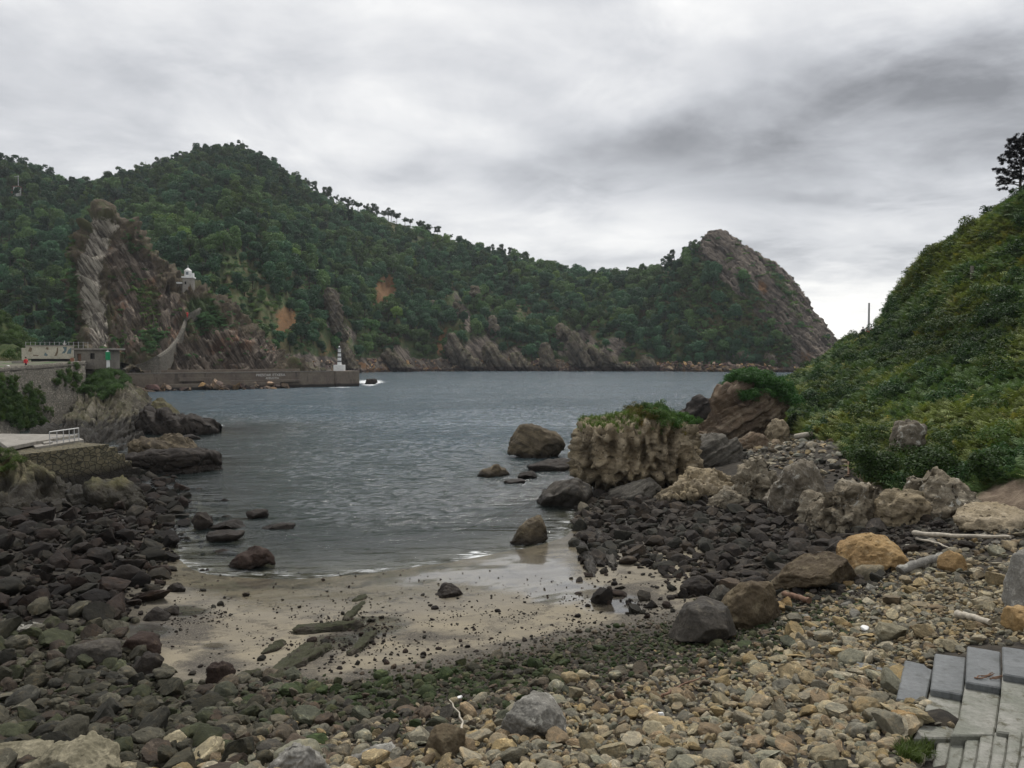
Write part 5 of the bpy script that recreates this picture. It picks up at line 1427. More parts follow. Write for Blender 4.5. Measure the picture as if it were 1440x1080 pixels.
slab('dark strata ridge nearer the wet sand', 'boulderdark', (816, 760), (836, 812), .4, .32, 99)
slab('broken dark ridge between the two strata ridges', 'boulderdark', (824, 752), (846, 796), .3, .22, 100)
# ledges below the strata cliff on the left
rock('black rock point running into the water below the strata cliff', 'darkrock', 198, 298, 576, 612, -.1, .5, 6, 110, name='rock_ledge', cat='rock ledge', prof=[(-1, 1), (-.5, .95), (-.1, .62), (.3, .62), (.7, .5), (1, .15)], rough=.4, rsc=.5, strata=(.72, .12, .68), samp=.5, ssc=.6)
rock('flat topped ledge jutting into the water nearest the quay', 'darkrock', 172, 304, 633, 668, -.15, .6, 6, 111, name='rock_ledge', cat='rock ledge', prof=[(-1, .85), (0, .95), (.5, 1), (.85, .9), (1, .55)], box=.7, cuts=4, rough=.14, rsc=.9, strata=(.1, .1, 1), samp=.2, ssc=1.2)
rock('brown stepped ledge between the cliff and the flat ledge', 'seabrown', 180, 276, 610, 646, .1, .6, 6, 112, name='rock_ledge', cat='rock ledge', prof=[(-1, 1), (-.2, .9), (.4, .75), (1, .4)], box=.5, rough=.2, rsc=.8, strata=(.3, .1, .95), samp=.3, ssc=.9)
rock('lone low rock off the black rock point', 'darkrock', 252, 280, 611, 620, -.1, .7, 4, 113)
rock('brown rock shelf at the foot of the quay wall', 'nearrock', 96, 196, 676, 716, .2, .7, 5, 116, name='rock_ledge', cat='rock ledge', prof=[(-1, .9), (-.2, .9), (.5, .7), (1, .35)], rough=.16, rsc=1.0, strata=(.72, .12, .68), samp=.3, ssc=1.2)
rock('lichened hump of rock at the end of the strata cliff', 'nearrock', 206, 256, 562, 600, .1, .7, 5, 114, rough=.3, rsc=.6, prof=[(-1, .9), (-.3, 1), (.4, .7), (1, .3)])
# white water rock by the jetty end
rock('small black rock in the white water off the jetty end', 'darkrock', 513, 530, 533, 541, -.1, .8, 4, 115, rough=.2)
# rocky outcrops along the foot of the far hill
M['farrock'] = rock_mat('far_shore_rock', (0.10, 0.085, 0.066), (0.16, 0.13, 0.095), (0.28, 0.245, 0.19), .3, (.85, .1, .5), .6, 2.6, 0.0, 0.55, bump=.9, bd=.9, wetcol=(0.04, 0.026, 0.023), mosscol=(.05, .055, .02))
FO = [(690, 722, 478, 522, 'grey fluted cliff foot above the waterline left of the dark cave'), (636, 662, 468, 516, 'pale leaning outcrop below the bright patch of bare slope'), (652, 684, 490, 520, 'pale blocky outcrop beside the leaning one'),
      (724, 748, 494, 521, 'grey outcrop right of the cliff foot, above the dark water'), (762, 780, 476, 520, 'slim pale outcrop between green slopes'), (806, 834, 462, 520, 'tall reddish leaning outcrop above the shore'),
      (838, 880, 484, 521, 'pale lichened outcrop right of the tall reddish one'), (786, 806, 456, 478, 'small outcrop high above the shore rocks'), (904, 924, 500, 520, 'low grey outcrop at the shore halfway along the green slope'),
      (1036, 1056, 492, 516, 'pale pointed outcrop at the foot of the headland wood'), (1076, 1090, 496, 512, 'small pale outcrop nearest the bare headland'), (462, 482, 398, 470, 'tall thin fin of grey rock on the wooded slope'),
      (545, 575, 488, 520, 'ribbed brown outcrop right of the striped beacon'), (478, 500, 476, 522, 'grey rock face behind the striped beacon'), (380, 400, 506, 524, 'blocky outcrop behind the jetty'), (414, 452, 502, 526, 'rounded brown outcrop behind the jetty wall'),
      (690, 700, 440, 470, 'narrow pale fin high on the right of the wooded slope'), (640, 650, 420, 446, 'small pale fin above the leaning outcrop'), (604, 616, 424, 440, 'little rusty outcrop among the dark trees'), (665, 673, 402, 424, 'tiny pale fin near the top of the rocky spur')]
for i, (a, b, c, d, lab) in enumerate(FO):
    uc = (a + b) / 2
    j = int(np.argmin(np.abs(us - uc)))
    ii = int(np.argmin(np.abs(V_h[:, j] - d))) if False else int(np.argmin(np.abs(Vh[:, j] - min(d, 521))))
    Dd = HP[ii, j, 1]
    zb = W(uc, d, Dd - 3)[2]
    wd = (b - a) / F * Dd; h = (d - c) / F * Dd
    V, Fc = shape_rock((wd * .8, wd * .9 + 5, h * 1.0), 5, 200 + i, box=.3, cuts=8, rough=.9, rsc=.45, flute=1.3, fsc=.45, lean=-.22 * wd, strata=(.85, .1, .5), samp=1.2, ssc=.35, prof=[(-1, .45), (-.4, .9), (0, 1), (.5, .75), (1, .35)])
    o = link('rock_outcrop', mesh_np('rock_outcrop', V, Fc, M['farrock'], True), None, ((uc - 720) / F * Dd, Dd + 1, zb + h * .5 - h * .1))
    tag(o, lab, 'rock outcrop')
# the jumble of blocks along the far waterline: nobody could count them
rr = np.random.default_rng(88)
U3 = rr.uniform(385, 1150, 1500)
Ds3 = np.interp(U3, us, Ds); js = np.clip(np.searchsorted(us, U3), 0, len(us) - 1)
t3 = rr.uniform(-.012, .03, 1500); D3 = np.array([np.interp(t, ts, HD[:, j]) for t, j in zip(t3, js)]); z3 = np.array([np.interp(t, ts, HZ[:, j]) for t, j in zip(t3, js)])
D3 = np.where(U3 > 960, np.minimum(D3, np.interp(U3, [960, 1150], [440, 418])), D3)
s3 = .8 * (1 - rr.random(1500) * .92) ** (-1 / 2.4)
P3 = np.column_stack([(U3 - 720) / F * D3, D3, np.clip(z3, -.5, 6) + rr.uniform(-.1, .9, 1500)])
pal = np.array([(.28, .205, .145), (.22, .165, .125), (.34, .26, .18), (.36, .23, .11), (.17, .13, .11), (.14, .085, .075)])
# rubble heaped against the foot of the jetty
nj = 160; tj = rr.random(nj) ** 1.6 * 46; pj = np.array((-101.0, 192.0)) + np.outer(tj, (.8195, .573)) + np.outer(rr.uniform(-4.5, .3, nj), (-.573, .8195))
P3[:nj] = np.column_stack([pj, rr.uniform(-.4, .5, nj) + .9 * (rr.random(nj) < .3)]); s3[:nj] = rr.uniform(.5, 1.5, nj)
c3 = pal[rr.integers(0, 6, 1500)] * rr.uniform(.7, 1.2, (1500, 1)); c3 = np.where((P3[:, 2] < .9)[:, None], c3 * .35, c3)
scatter('shore_rubble', 'tumbled brown blocks along the far waterline', P3, np.column_stack([rr.normal(0, .5, 1500), rr.normal(0, .5, 1500), rr.uniform(0, 6.3, 1500)]), np.column_stack([s3 * 1.3, s3, s3 * .9]), rr.integers(6, 12, 1500), c3, C_STONE)
# grass and shrubs on the sea stack and the slab
def cap(o, name, label, coll, nkind, n, smin, smax, tints, seed, zmin=.62, nz=.35, xr=(-1, 1), size_off=.1):
    r = np.random.default_rng(seed); me = o.data
    V = np.empty(len(me.vertices) * 3, np.float32); me.vertices.foreach_get('co', V); V = V.reshape(-1, 3).astype(float)
    Nn = np.empty(len(me.vertices) * 3, np.float32); me.vertices.foreach_get('normal', Nn); Nn = Nn.reshape(-1, 3)
    lo, hi = V.min(0), V.max(0); t = (V - lo) / (hi - lo)
    k = np.where((t[:, 2] > zmin) & (Nn[:, 2] > nz) & (t[:, 0] > (xr[0] + 1) / 2) & (t[:, 0] < (xr[1] + 1) / 2))[0]
    k = r.choice(k, min(n, len(k)), replace=False)
    P = V[k] + np.array(o.location)
    m = len(k); T_ = np.array(tints)
    w_ = np.clip((t[k, 0] - .5) * 2 + .5 * fbm(P * .9, 2), 0, .999)
    c = T_[(w_ * len(T_)).astype(int)] * r.uniform(.7, 1.25, (m, 1))
    s = r.uniform(smin, smax, m)
    return scatter(name, label, P - (0, 0, size_off), euler_up(m, r, .3), np.repeat(s[:, None], 3, 1), r.integers(0, nkind, m), c, coll)
cap(stack, 'stack_grass', 'rusty and green grass on top of the sea stack', C_TUFT, 4, 800, .6, 1.15, [(.7, .8, .5), (1.2, .62, .38), (1.0, .62, .38), (.7, .85, .5), (.6, .85, .45)], 3, .80, .45)
cap(stack, 'stack_shrubs', 'low green shrubs on the landward top of the sea stack', C_BUSH, 4, 90, .35, .7, [(1.5, .72, .42), (.9, .95, .55), (.8, 1.0, .6), (.8, 1.05, .6)], 4, .86, .5, (-.05, .9))
cap([o for o, _ in ROCKS if 'slanting brown' in o['label']][0], 'slab_shrubs', 'dark green shrubs on top of the slanting brown slab', C_BUSH, 4, 150, .7, 1.25, [(.8, 1.1, .9), (.7, 1.0, .9)], 5, .72, .3, (-.05, 1))
# ------------------------------------------------------------------ built things
def root(name, loc, label, cat, group=None, rz=0.0):
    o = bpy.data.objects.new(name, None); COL.objects.link(o); o.empty_display_size = .3
    o.location = [float(x) for x in loc]; o.rotation_euler = (0, 0, rz)
    return tag(o, label, cat, group)
def box_vf(x0, x1, y0, y1, z0, z1):
    V = np.array([(x, y, z) for z in (z0, z1) for x, y in ((x0, y0), (x1, y0), (x1, y1), (x0, y1))], float)
    return V, np.array([[0, 3, 2, 1], [4, 5, 6, 7], [0, 1, 5, 4], [1, 2, 6, 5], [2, 3, 7, 6], [3, 0, 4, 7]])
def bevelled(name, V, Fc, mat, bw=.02, parent=None):
    bm = bmesh.new()
    vs = [bm.verts.new(v) for v in V]
    for f in Fc: bm.faces.new([vs[i] for i in f])
    bmesh.ops.recalc_face_normals(bm, faces=bm.faces)
    if bw: bmesh.ops.bevel(bm, geom=bm.edges[:], offset=bw, segments=1, affect='EDGES')
    me = bpy.data.meshes.new(name); bm.to_mesh(me); bm.free()
    me.materials.append(mat)
    return link(name, me, parent)
def bx(name, parent, mat, x0, x1, y0, y1, z0, z1, bw=.015):
    return bevelled(name, *box_vf(x0, x1, y0, y1, z0, z1), mat, bw, parent)
def prism(name, poly, ztop, zbot, mat, bw=.015, parent=None):
    n = len(poly); poly = np.asarray(poly, float)[:, :2]
    V = np.concatenate([np.column_stack([poly, np.full(n, zbot)]), np.column_stack([poly, np.full(n, ztop)])])
    Fc = [list(range(n))[::-1], list(range(n, 2 * n))] + [[i, (i + 1) % n, n + (i + 1) % n, n + i] for i in range(n)]
    return bevelled(name, V, Fc, mat, bw, parent)
def cyl(name, parent, mat, r0, r1, z0, z1, k=12, x=0, y=0):
    V, Fc = tube([(x, y, z0), (x, y, z1)], [r0, r1], k)
    return link(name, mesh_np(name, V, Fc, mat, True, 40), parent)
def rod(name, parent, mat, a, b, r, k=6):
    V, Fc = tube([a, b], [r, r], k)
    return link(name, mesh_np(name, V, Fc, mat, True, 40), parent)

def masonry(name, c1, c2, sc, mortar=(0.10, 0.095, 0.08), wet=None, stain=0.4):
    m, T = new_mat(name)
    p = T.n('ShaderNodeNewGeometry').outputs['Position']
    q = T.vmath('MULTIPLY', p, (1, 1, 1.35))
    q = T.vmath('ADD', q, T.vmath('SCALE', T.n('ShaderNodeTexNoise').outputs['Color'], 0.0))
    cellc = T.voro(q, sc, 'F1', 'Color'); de = T.voro(q, sc, 'DISTANCE_TO_EDGE')
    n1 = T.noise(p, .5, 5, .65); n2 = T.noise(p, 5, 5, .7)
    c = T.mix(T.sep(cellc)[0], c1, c2)
    c = T.vmath('SCALE', c, T.rng(n2, .3, .7, .7, 1.3))
    j = T.ramp(de, .09, .02)
    c = T.mix(j, c, mortar)
    c = T.mix(T.math('MULTIPLY', T.ramp(n1, .5, .7), stain), c, (0.045, 0.04, 0.025))
    if wet is not None:
        z = T.sep(p)[2]
        f = T.ramp(T.math('ADD', z, T.math('MULTIPLY', n1, .8)), wet + .7, wet)
        c = T.mix(T.math('MULTIPLY', f, .92), c, (0.02, 0.017, 0.014))
    h = T.math('SUBTRACT', T.math('MULTIPLY', n2, .5), j)
    finish(T, c, .88, T.bump(h, .8, .12), .25)
    return m
M['wallstone'] = masonry('grey_wall_stone', (0.13, 0.12, 0.10), (0.21, 0.19, 0.155), 2.0)
M['quaystone'] = masonry('quay_stone', (0.11, 0.10, 0.065), (0.17, 0.145, 0.09), 2.4, (0.06, 0.055, 0.04), 1.0)
def concrete(name, c1, c2, sc=1.0, dark=(0.05, 0.046, 0.04), wet=None, streak=.5, rough=.8):
    m, T = new_mat(name)
    p = T.n('ShaderNodeNewGeometry').outputs['Position']
    n1 = T.noise(p, .7 * sc, 6, .7, .3); n2 = T.noise(p, 6 * sc, 6, .75); n3 = T.noise(T.vmath('MULTIPLY', p, (1.5, 1.5, .25)), 1.2 * sc, 5, .7)
    c = T.mix(T.ramp(n1, .35, .65), c1, c2)
    c = T.mix(T.math('MULTIPLY', T.ramp(n3, .52, .68), streak), c, dark)
    c = T.vmath('SCALE', c, T.rng(n2, .3, .7, .75, 1.22))
    if wet is not None:
        z = T.sep(p)[2]
        f = T.ramp(T.math('ADD', z, T.math('MULTIPLY', n1, 1.0)), wet + .6, wet)
        c = T.mix(T.math('MULTIPLY', f, .93), c, (0.016, 0.014, 0.013))
    finish(T, c, rough, T.bump(T.math('ADD', n1, T.math('MULTIPLY', n2, .5)), .5, .05), .3)
    return m
M['jetty'] = concrete('jetty_concrete', (0.13, 0.105, 0.085), (0.18, 0.15, 0.115), .35, (0.05, 0.04, 0.034), 1.0, .7)
M['pale_concrete'] = concrete('pale_concrete', (0.22, 0.205, 0.18), (0.29, 0.27, 0.235), .8, (0.12, 0.105, 0.085), None, .6)
M['old_concrete'] = concrete('bunker_concrete', (0.15, 0.135, 0.115), (0.20, 0.18, 0.15), .8)
M['cream_wall'] = concrete('cream_painted_wall', (0.40, 0.37, 0.29), (0.50, 0.47, 0.38), .6, (0.25, 0.2, 0.13), None, .5)
M['slab_grey'] = concrete('grey_slab_concrete', (0.115, 0.123, 0.125), (0.15, 0.158, 0.16), 2.0, (0.07, 0.075, 0.072), None, .7, .55)
M['slab_worn'] = concrete('worn_step_concrete', (0.165, 0.17, 0.14), (0.27, 0.265, 0.235), 2.4, (0.085, 0.08, 0.052), None, .95)
M['mural_blue'] = plain('mural_blue_grey', (0.12, 0.17, 0.18), .8, .25, 2)
M['mural_brown'] = plain('mural_brown', (0.17, 0.13, 0.09), .8, .25, 2)
M['letter'] = plain('white_lettering', (0.62, 0.6, 0.56), .8, .15, 2)
M['rust'] = plain('rusty_sign', (0.24, 0.12, 0.08), .8, .3, 5)
M['glass'] = plain('lantern_glass', (0.12, 0.15, 0.16), .15, .1, 2, .6)

# retaining wall with its coping
wt_ = [(-260, 560, 62), (-120, 537, 76), (0, 521.5, 90), (60, 517, 101), (120, 511.5, 114)]
wb_ = [(-260, 650, 60), (-120, 640, 73), (0, 622, 86), (55, 612, 97), (124, 600, 108)]
WL = loft([[(u, v, d + 1.2) for u, v, d in wt_], wt_, wb_], 80, 40)
wall_o = root('stone_wall', WL[20, 40], 'tall grey stone retaining wall hung with ivy on the left shore', 'wall')
def under(o, par):
    o.parent = par; o.matrix_parent_inverse = Matrix.Translation(-Vector(par.location)); return o
WL2 = WL + grid_normals(WL) * (.10 * fbm(WL.reshape(-1, 3) * 1.2, 4)).reshape(WL.shape[:2])[..., None]
under(link('wall', mesh_np('wall', WL2.reshape(-1, 3), grid_faces(80, 40), M['wallstone'])), wall_o)
cp_ = cr(np.array([W(*q) for q in wt_]), 60)
cop = np.stack([cp_ + (0.12, -.15, -.05), cp_ + (.12, -.15, .16), cp_ + (-.1, .55, .16), cp_ + (-.1, .55, -.05)], 0)
under(link('coping', mesh_np('coping', cop.reshape(-1, 3), grid_faces(60, 4), M['old_concrete'], False)), wall_o)

# ivy and brush hanging on the wall and on the cliff top
r = np.random.default_rng(55)
Uw, Vw = proj(WL)
wi = blobs([(14, 565, 42, 28, 10, 1), (34, 588, 36, 18, 10, .9), (56, 560, 12, 20, 0, .35), (100, 530, 14, 18, 0, .6), (5, 540, 30, 14, 0, .7), (120, 560, 8, 30, 0, .5), (82, 535, 8, 18, 0, .4)], Uw, Vw)
wi = np.clip(wi - .18, 0, 1)
Qi, Ni, _, _ = sample_grid(WL, 620, wi, 3)
ci_ = (fbm(Qi * .5, 3)[:, None] > .1) * np.array((.25, .1, -.1)) + 1
scatter('ivy', 'ivy and creepers hanging down the stone retaining wall', Qi - Ni * .05, r.normal(0, 1.2, (len(Qi), 3)), np.repeat(r.uniform(.22, .6, len(Qi))[:, None], 3, 1), r.integers(0, 4, len(Qi)), ci_ * r.uniform(.6, 1.25, (len(Qi), 1)), C_BUSH)
Uc, Vc = proj(CLF)
wc = blobs([(138, 530, 24, 16, 20, 1), (150, 548, 16, 12, 40, .7), (165, 530, 16, 9, 30, .8), (122, 535, 12, 20, 0, .7)], Uc, Vc)
Qc, Nc, _, _ = sample_grid(CLF, 420, np.clip(wc - .15, 0, 1), 4)
scatter('cliff_brush', 'green brush over the top of the strata cliff', Qc, euler_up(len(Qc), r, .4), np.repeat(r.uniform(.4, .95, len(Qc))[:, None], 3, 1), r.integers(0, 4, len(Qc)), np.array((.95, 1, .9)) * r.uniform(.6, 1.2, (len(Qc), 1)), C_BUSH)
Qk, Nk, _, _ = sample_grid(BK, 900, None, 6)
scatter('bank_brush', 'scrub and bushes on the bank behind the terrace', Qk, euler_up(len(Qk), r, .3), np.repeat(r.uniform(.6, 1.6, len(Qk))[:, None], 3, 1), r.integers(0, 4, len(Qk)), np.array((1.0, .95, .85)) * r.uniform(.5, 1.1, (len(Qk), 1)), C_BUSH)
Qn, Nn_, _, _ = sample_grid(NR, 160, blobs([(5, 640, 20, 14, 0, 1), (-30, 640, 60, 30, 0, 1)], *proj(NR)), 6)
scatter('rock_brush', 'grass and brush at the top of the lichened shore rock', Qn, euler_up(len(Qn), r, .3), np.repeat(r.uniform(.2, .5, len(Qn))[:, None], 3, 1), r.integers(0, 4, len(Qn)), np.array((1.3, 1.1, .8)) * r.uniform(.5, 1.1, (len(Qn), 1)), C_BUSH)

# concrete bunker on the terrace
D0 = 121.0
pz = W(128, 513.5, D0)
bk_o = root('bunker', (pz[0], D0, pz[2]), 'low flat roofed concrete bunker with a dark square window', 'bunker', rz=.06)
wB = 44 / F * D0
def wall_with(name, par, mat, x0, x1, y0, y1, z0, z1, holes):
    """front wall (facing -y) with rectangular openings, built as butted blocks"""
    xs_ = sorted({x0, x1, *[h[0] for h in holes], *[h[1] for h in holes]}); parts = []
    for a, b in zip(xs_[:-1], xs_[1:]):
        hs = [h for h in holes if h[0] <= a and h[1] >= b]
        zz_ = [(z0, z1)]
        if hs: zz_ = [(z0, hs[0][2]), (hs[0][3], z1)]
        for c, d in zz_:
            if d - c > .01: parts.append(box_vf(a, b, y0, y1, c, d))
    V, Fc = join(*parts)
    return link(name, mesh_np(name, V, Fc, mat, False), par)
wall_with('wall', bk_o, M['old_concrete'], -wB / 2, wB / 2, 0, .4, -.6, 2.35, [(-.15, .55, .95, 1.85), (-2.05, -1.45, 0, 1.75)])
bx('side_wall', bk_o, M['old_concrete'], -wB / 2, -wB / 2 + .35, .402, 4.5, -.6, 2.35)
bx('side_wall', bk_o, M['old_concrete'], wB / 2 - .35, wB / 2, .402, 4.5, -.6, 2.35)
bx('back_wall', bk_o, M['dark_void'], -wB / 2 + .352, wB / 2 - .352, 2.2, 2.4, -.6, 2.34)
bx('roof', bk_o, M['roof'], -wB / 2 - .35, wB / 2 + .75, -.35, 4.8, 2.353, 2.62)
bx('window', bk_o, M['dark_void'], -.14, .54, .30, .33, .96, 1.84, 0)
bx('door', bk_o, M['brownwood'], -2.04, -1.46, .25, .3, .0, 1.74, 0)
# painted wall left of the bunker
pw_ = W(70, 511, 124)
mw = root('painted_wall', (pw_[0], 124, pw_[2]), 'long cream wall with a faded mural beside the bunker', 'wall')
bx('wall', mw, M['cream_wall'], -3.75, 3.6, 0, .4, .72, 2.75)
bx('plinth', mw, M['dark_void'], -3.0, 3.58, .06, .4, -.6, .718)
bx('coping', mw, M['roof'], -3.85, 3.7, -.12, .5, 2.753, 2.88)
bx('end_wall', mw, M['cream_wall'], -4.6, -3.752, .25, .6, .5, 2.45)
def shape_patch(pts, mat):
    n = len(pts); V = [(x, -.012, z) for x, z in pts] + [(x, .0, z) for x, z in pts]
    Fc = [list(range(n))] + [[i, (i + 1) % n, n + (i + 1) % n, n + i] for i in range(n)]
    o = bevelled('painted_shape', V, Fc, M[mat], 0, mw)
for pts, mt in [([(1.9, 1.55), (2.4, 1.6), (2.7, 2.0), (2.75, 2.6), (2.1, 2.62), (2.35, 2.1)], 'mural_blue'), ([(2.75, 1.5), (3.4, 1.55), (3.5, 2.1), (3.45, 2.55), (2.9, 2.0)], 'mural_blue'),
                ([(.75, 1.15), (1.1, 1.2), (1.35, 1.7), (1.4, 2.5), (1.2, 2.5), (1.1, 1.9)], 'mural_brown'), ([(-.9, 1.25), (-.35, 1.15), (-.3, 1.4), (-.7, 1.75), (-.8, 1.5)], 'mural_blue'),
                ([(-.6, 2.3), (-.2, 2.1), (-.15, 2.45), (-.4, 2.6)], 'mural_brown'), ([(-2.6, 1.2), (-1.8, 1.15), (-1.75, 1.3), (-2.6, 1.38)], 'mural_brown'), ([(-3.4, 1.9), (-2.9, 1.8), (-2.7, 2.4), (-3.1, 2.6)], 'mural_brown')]:
    shape_patch(pts, mt)
# post and wire fence above the wall
pf = W(80, 487, 131)
fo_ = root('wire_fence', (pf[0], 131, pf[2] - .3), 'row of slim fence posts with wire above the bunker', 'fence')
for x in np.arange(-5.2, 5.3, .8):
    rod('post', fo_, M['metal_grey'], (x, 0, -1.5), (x, 0, 1.05), .035)
for z in (.4, .95):
    rod('wire', fo_, M['metal_grey'], (-5.2, .0, z), (5.2, .0, z), .012)
pm = W(91, 487, 126)
mo = root('mast', (pm[0], 126, pm[2] - 1.5), 'short mast with a small dish above the painted wall', 'mast')
rod('pole', mo, M['metal_grey'], (0, 0, 0), (0, 0, 2.4), .06); cyl('dish', mo, M['white_paint'], .18, .30, 1.75, 1.95, 10)
# green harbour light on the point
pg_ = W(152, 513, 121)
gl_ = root('harbour_light', (pg_[0], 121, pg_[2]), 'small green and white harbour light beside the bunker', 'harbour light')
cyl('base', gl_, M['white_paint'], .26, .22, -.5, .75); cyl('body', gl_, M['green_paint'], .36, .36, .752, 2.0); cyl('cap', gl_, M['white_paint'], .28, .10, 2.002, 2.2)
cyl('lamp', gl_, M['white_paint'], .12, .12, 2.202, 2.5, 8)
ps_ = W(102, 513, 117)
so = root('round_sign', (ps_[0], 117, ps_[2] - .4), 'round rusty sign on a post in front of the painted wall', 'sign')
rod('post', so, M['metal_grey'], (0, 0, 0), (0, 0, 1.1), .05)
V, Fc = tube([(0, -.09, 1.15), (0, -.05, 1.15)], [.34, .34], 14); link('disc', mesh_np('disc', V, Fc, M['rust'], True, 40), so)
pb_ = W(24, 514, 112)
be = root('bench', (pb_[0], 112, pb_[2] - .25), 'grey bench on the grass behind the walker', 'bench', rz=.1)
bx('seat', be, M['pale_concrete'], -.85, .85, -.22, .22, .42, .5); bx('backrest', be, M['pale_concrete'], -.85, .85, .2, .26, .55, .9)
for x in (-.65, .65): bx('leg', be, M['old_concrete'], x - .06, x + .06, -.18, .25, -.2, .418)
pb_ = W(11.5, 520, 104)
bo = root('bollard', (pb_[0], 104, pb_[2] - .2), 'small white bollard behind the wall, left of the walker', 'bollard')
cyl('post', bo, M['white_paint'], .22, .2, 0, .62); cyl('cap', bo, M['white_paint'], .26, .12, .622, .8)

# bathing platform, landing, railing and quay
zp = 3.02
plat = root('bathing_platform', Gz(40, 620, zp), 'pale concrete bathing platform on the left shore', 'platform')
def gp(lst, z): return [Gz(u, v, z) for u, v in lst]
under(prism('deck', gp([(10, 628.5), (42, 622), (72, 617), (110, 611), (-24, 609.5), (-6, 617)], zp), zp, zp - .28, M['pale_concrete'], .03), plat)
under(prism('landing', gp([(50, 628.5), (118, 618), (112, 615.5), (44, 624)], 2.78), 2.78, 2.5, M['pale_concrete'], .02), plat)
under(prism('step', gp([(62, 623), (74, 621.2), (70, 618.4), (58, 620.3)], 2.9), 2.9, 2.6, M['pale_concrete'], .02), plat)
for u in (20, 36, 62): 
    q = Gz(u, 625, zp - .3); under(prism('pier', [(q[0] - .25, q[1] + .6), (q[0] + .25, q[1] + .6), (q[0] + .25, q[1] + 1.2), (q[0] - .25, q[1] + 1.2)], zp - .281, .3, M['old_concrete']), plat)
rl = root('railing', Gz(90, 622, 2.78), 'grey metal railing along the landing steps', 'railing')
A_, B_ = Gz(70, 626, 2.78), Gz(111, 619.5, 2.78)
for t in (0, .24, .46, .66, .84, 1):
    q = A_ + (B_ - A_) * t; under(rod('post', None, M['metal_grey'], q, q + (0, 0, .92), .03), rl)
for h_ in (.92, .5, .2):
    under(rod('rail', None, M['white_paint' if h_ > .9 else 'metal_grey'], A_ + (0, 0, h_), B_ + (0, 0, h_), .035 if h_ > .9 else .024), rl)
qa, qb = np.array((-31.3, 51.0)), np.array((-28.1, 58.2)); qd = (qb - qa) / np.linalg.norm(qb - qa); qn = np.array((-qd[1], qd[0]))
quay = root('quay', (*qa, 0), 'rough stone quay wall with a stepped end under the bathing platform', 'quay')
for i, (s0, s1, zt) in enumerate([(-1.5, 5.6, 2.62), (5.602, 6.3, 2.35), (6.302, 6.9, 1.8), (6.902, 7.5, 1.2), (7.502, 8.2, .6)]):
    poly = [qa + qd * s0, qa + qd * s1, qa + qd * s1 + qn * 5, qa + qd * s0 + qn * 5]
    # front face as a rough grid so the masonry is uneven
    nn = max(6, int((s1 - s0) * 7)); mm = 24
    ss_, zz_ = np.meshgrid(np.linspace(s0, s1, nn), np.linspace(-.8, zt, mm))
    Pq = np.stack([qa[0] + qd[0] * ss_, qa[1] + qd[1] * ss_, zz_], 2)
    bat = (zt - zz_) * .10 + .07 * fbm(Pq.reshape(-1, 3) * 2.2, 4).reshape(ss_.shape) + .01
    Pq[..., 0] -= qn[0] * bat; Pq[..., 1] -= qn[1] * bat
    under(link('wall', mesh_np('wall', Pq.reshape(-1, 3), grid_faces(nn, mm), M['quaystone'])), quay)
    under(prism('block', poly, zt, -.8, M['quaystone'], .04), quay)

# jetty
ja, jb = np.array((-101.0, 192.0)), np.array((-45.2, 231.0)); jd = (jb - ja); JL = np.linalg.norm(jd); jd /= JL
jt = root('jetty', (*ja, 0), 'long brown concrete jetty with a white slogan across the inlet', 'jetty', rz=math.atan2(jd[1], jd[0]))
bx('wall', jt, M['jetty'], 0, JL - 7.5, 0, 6, -2, 4.35, .05)
bx('end_block', jt, M['jetty'], JL - 7.5, JL, -.35, 6.4, -2, 4.5, .08)
bx('cap', jt, M['old_concrete'], -4, JL - 7.7, -.12, .5, 4.352, 4.62, .03)
bx('ledge', jt, M['jetty'], 14, 44, -1.5, 0, -2, 1.65, .05); bx('ledge', jt, M['jetty'], 24, 50, -1.1, 0, 1.652, 2.3, .04)
bx('step', jt, M['jetty'], 18, 26, -.8, 0, 2.302, 3.3, .03)
bx('parapet', jt, M['jetty'], -6, JL - 16, 5.2, 5.9, 4.352, 5.2, .03)
def lettering(body, size, x, z):
    cu = bpy.data.curves.new('slogan', 'FONT'); cu.body = body; cu.size = size; cu.extrude = .01
    tmp = bpy.data.objects.new('slogan_tmp', cu); COL.objects.link(tmp)
    dg = bpy.context.evaluated_depsgraph_get(); me = bpy.data.meshes.new_from_object(tmp.evaluated_get(dg))
    bpy.data.objects.remove(tmp)
    me.materials.clear(); me.materials.append(M['letter']); me.name = 'lettering'
    return link('lettering', me, jt, (x, -.02, z), (math.pi / 2, 0, 0))
def s_at(u):    # distance along the jetty face seen at photo column u
    a = (u - 720) / F
    return (a * ja[1] - ja[0]) / (jd[0] - a * jd[1])
s1_ = s_at(360)
lettering('PRESOAK ETXERA', 1.0, s1_, 3.30); lettering('AMNISTIA', .85, s_at(373), 2.45)
# striped beacon on the jetty end
p0 = Vector((JL - 5.0, 2.6, 4.5)); p0 = Matrix.Rotation(math.atan2(jd[1], jd[0]), 4, 'Z') @ p0 + Vector((*ja, 0))
bc = root('beacon', p0, 'white beacon tower with black bands at the end of the jetty', 'beacon')
bx('base', bc, M['white_paint'], -1.5, 1.5, -1.2, 1.2, 0, 1.75, .04)
zc_ = 1.752
for i in range(7):
    h_ = .85 if i % 2 == 0 else .40; r0 = .62 - .03 * i
    cyl('band', bc, M['white_paint' if i % 2 == 0 else 'black_paint'], r0, r0 - .028, zc_, zc_ + h_ - .002, 14); zc_ += h_
cyl('gallery', bc, M['white_paint'], .6, .6, zc_, zc_ + .1, 14); cyl('lantern', bc, M['glass'], .26, .26, zc_ + .102, zc_ + .65, 10); cyl('cap', bc, M['white_paint'], .32, .05, zc_ + .652, zc_ + .95, 10)
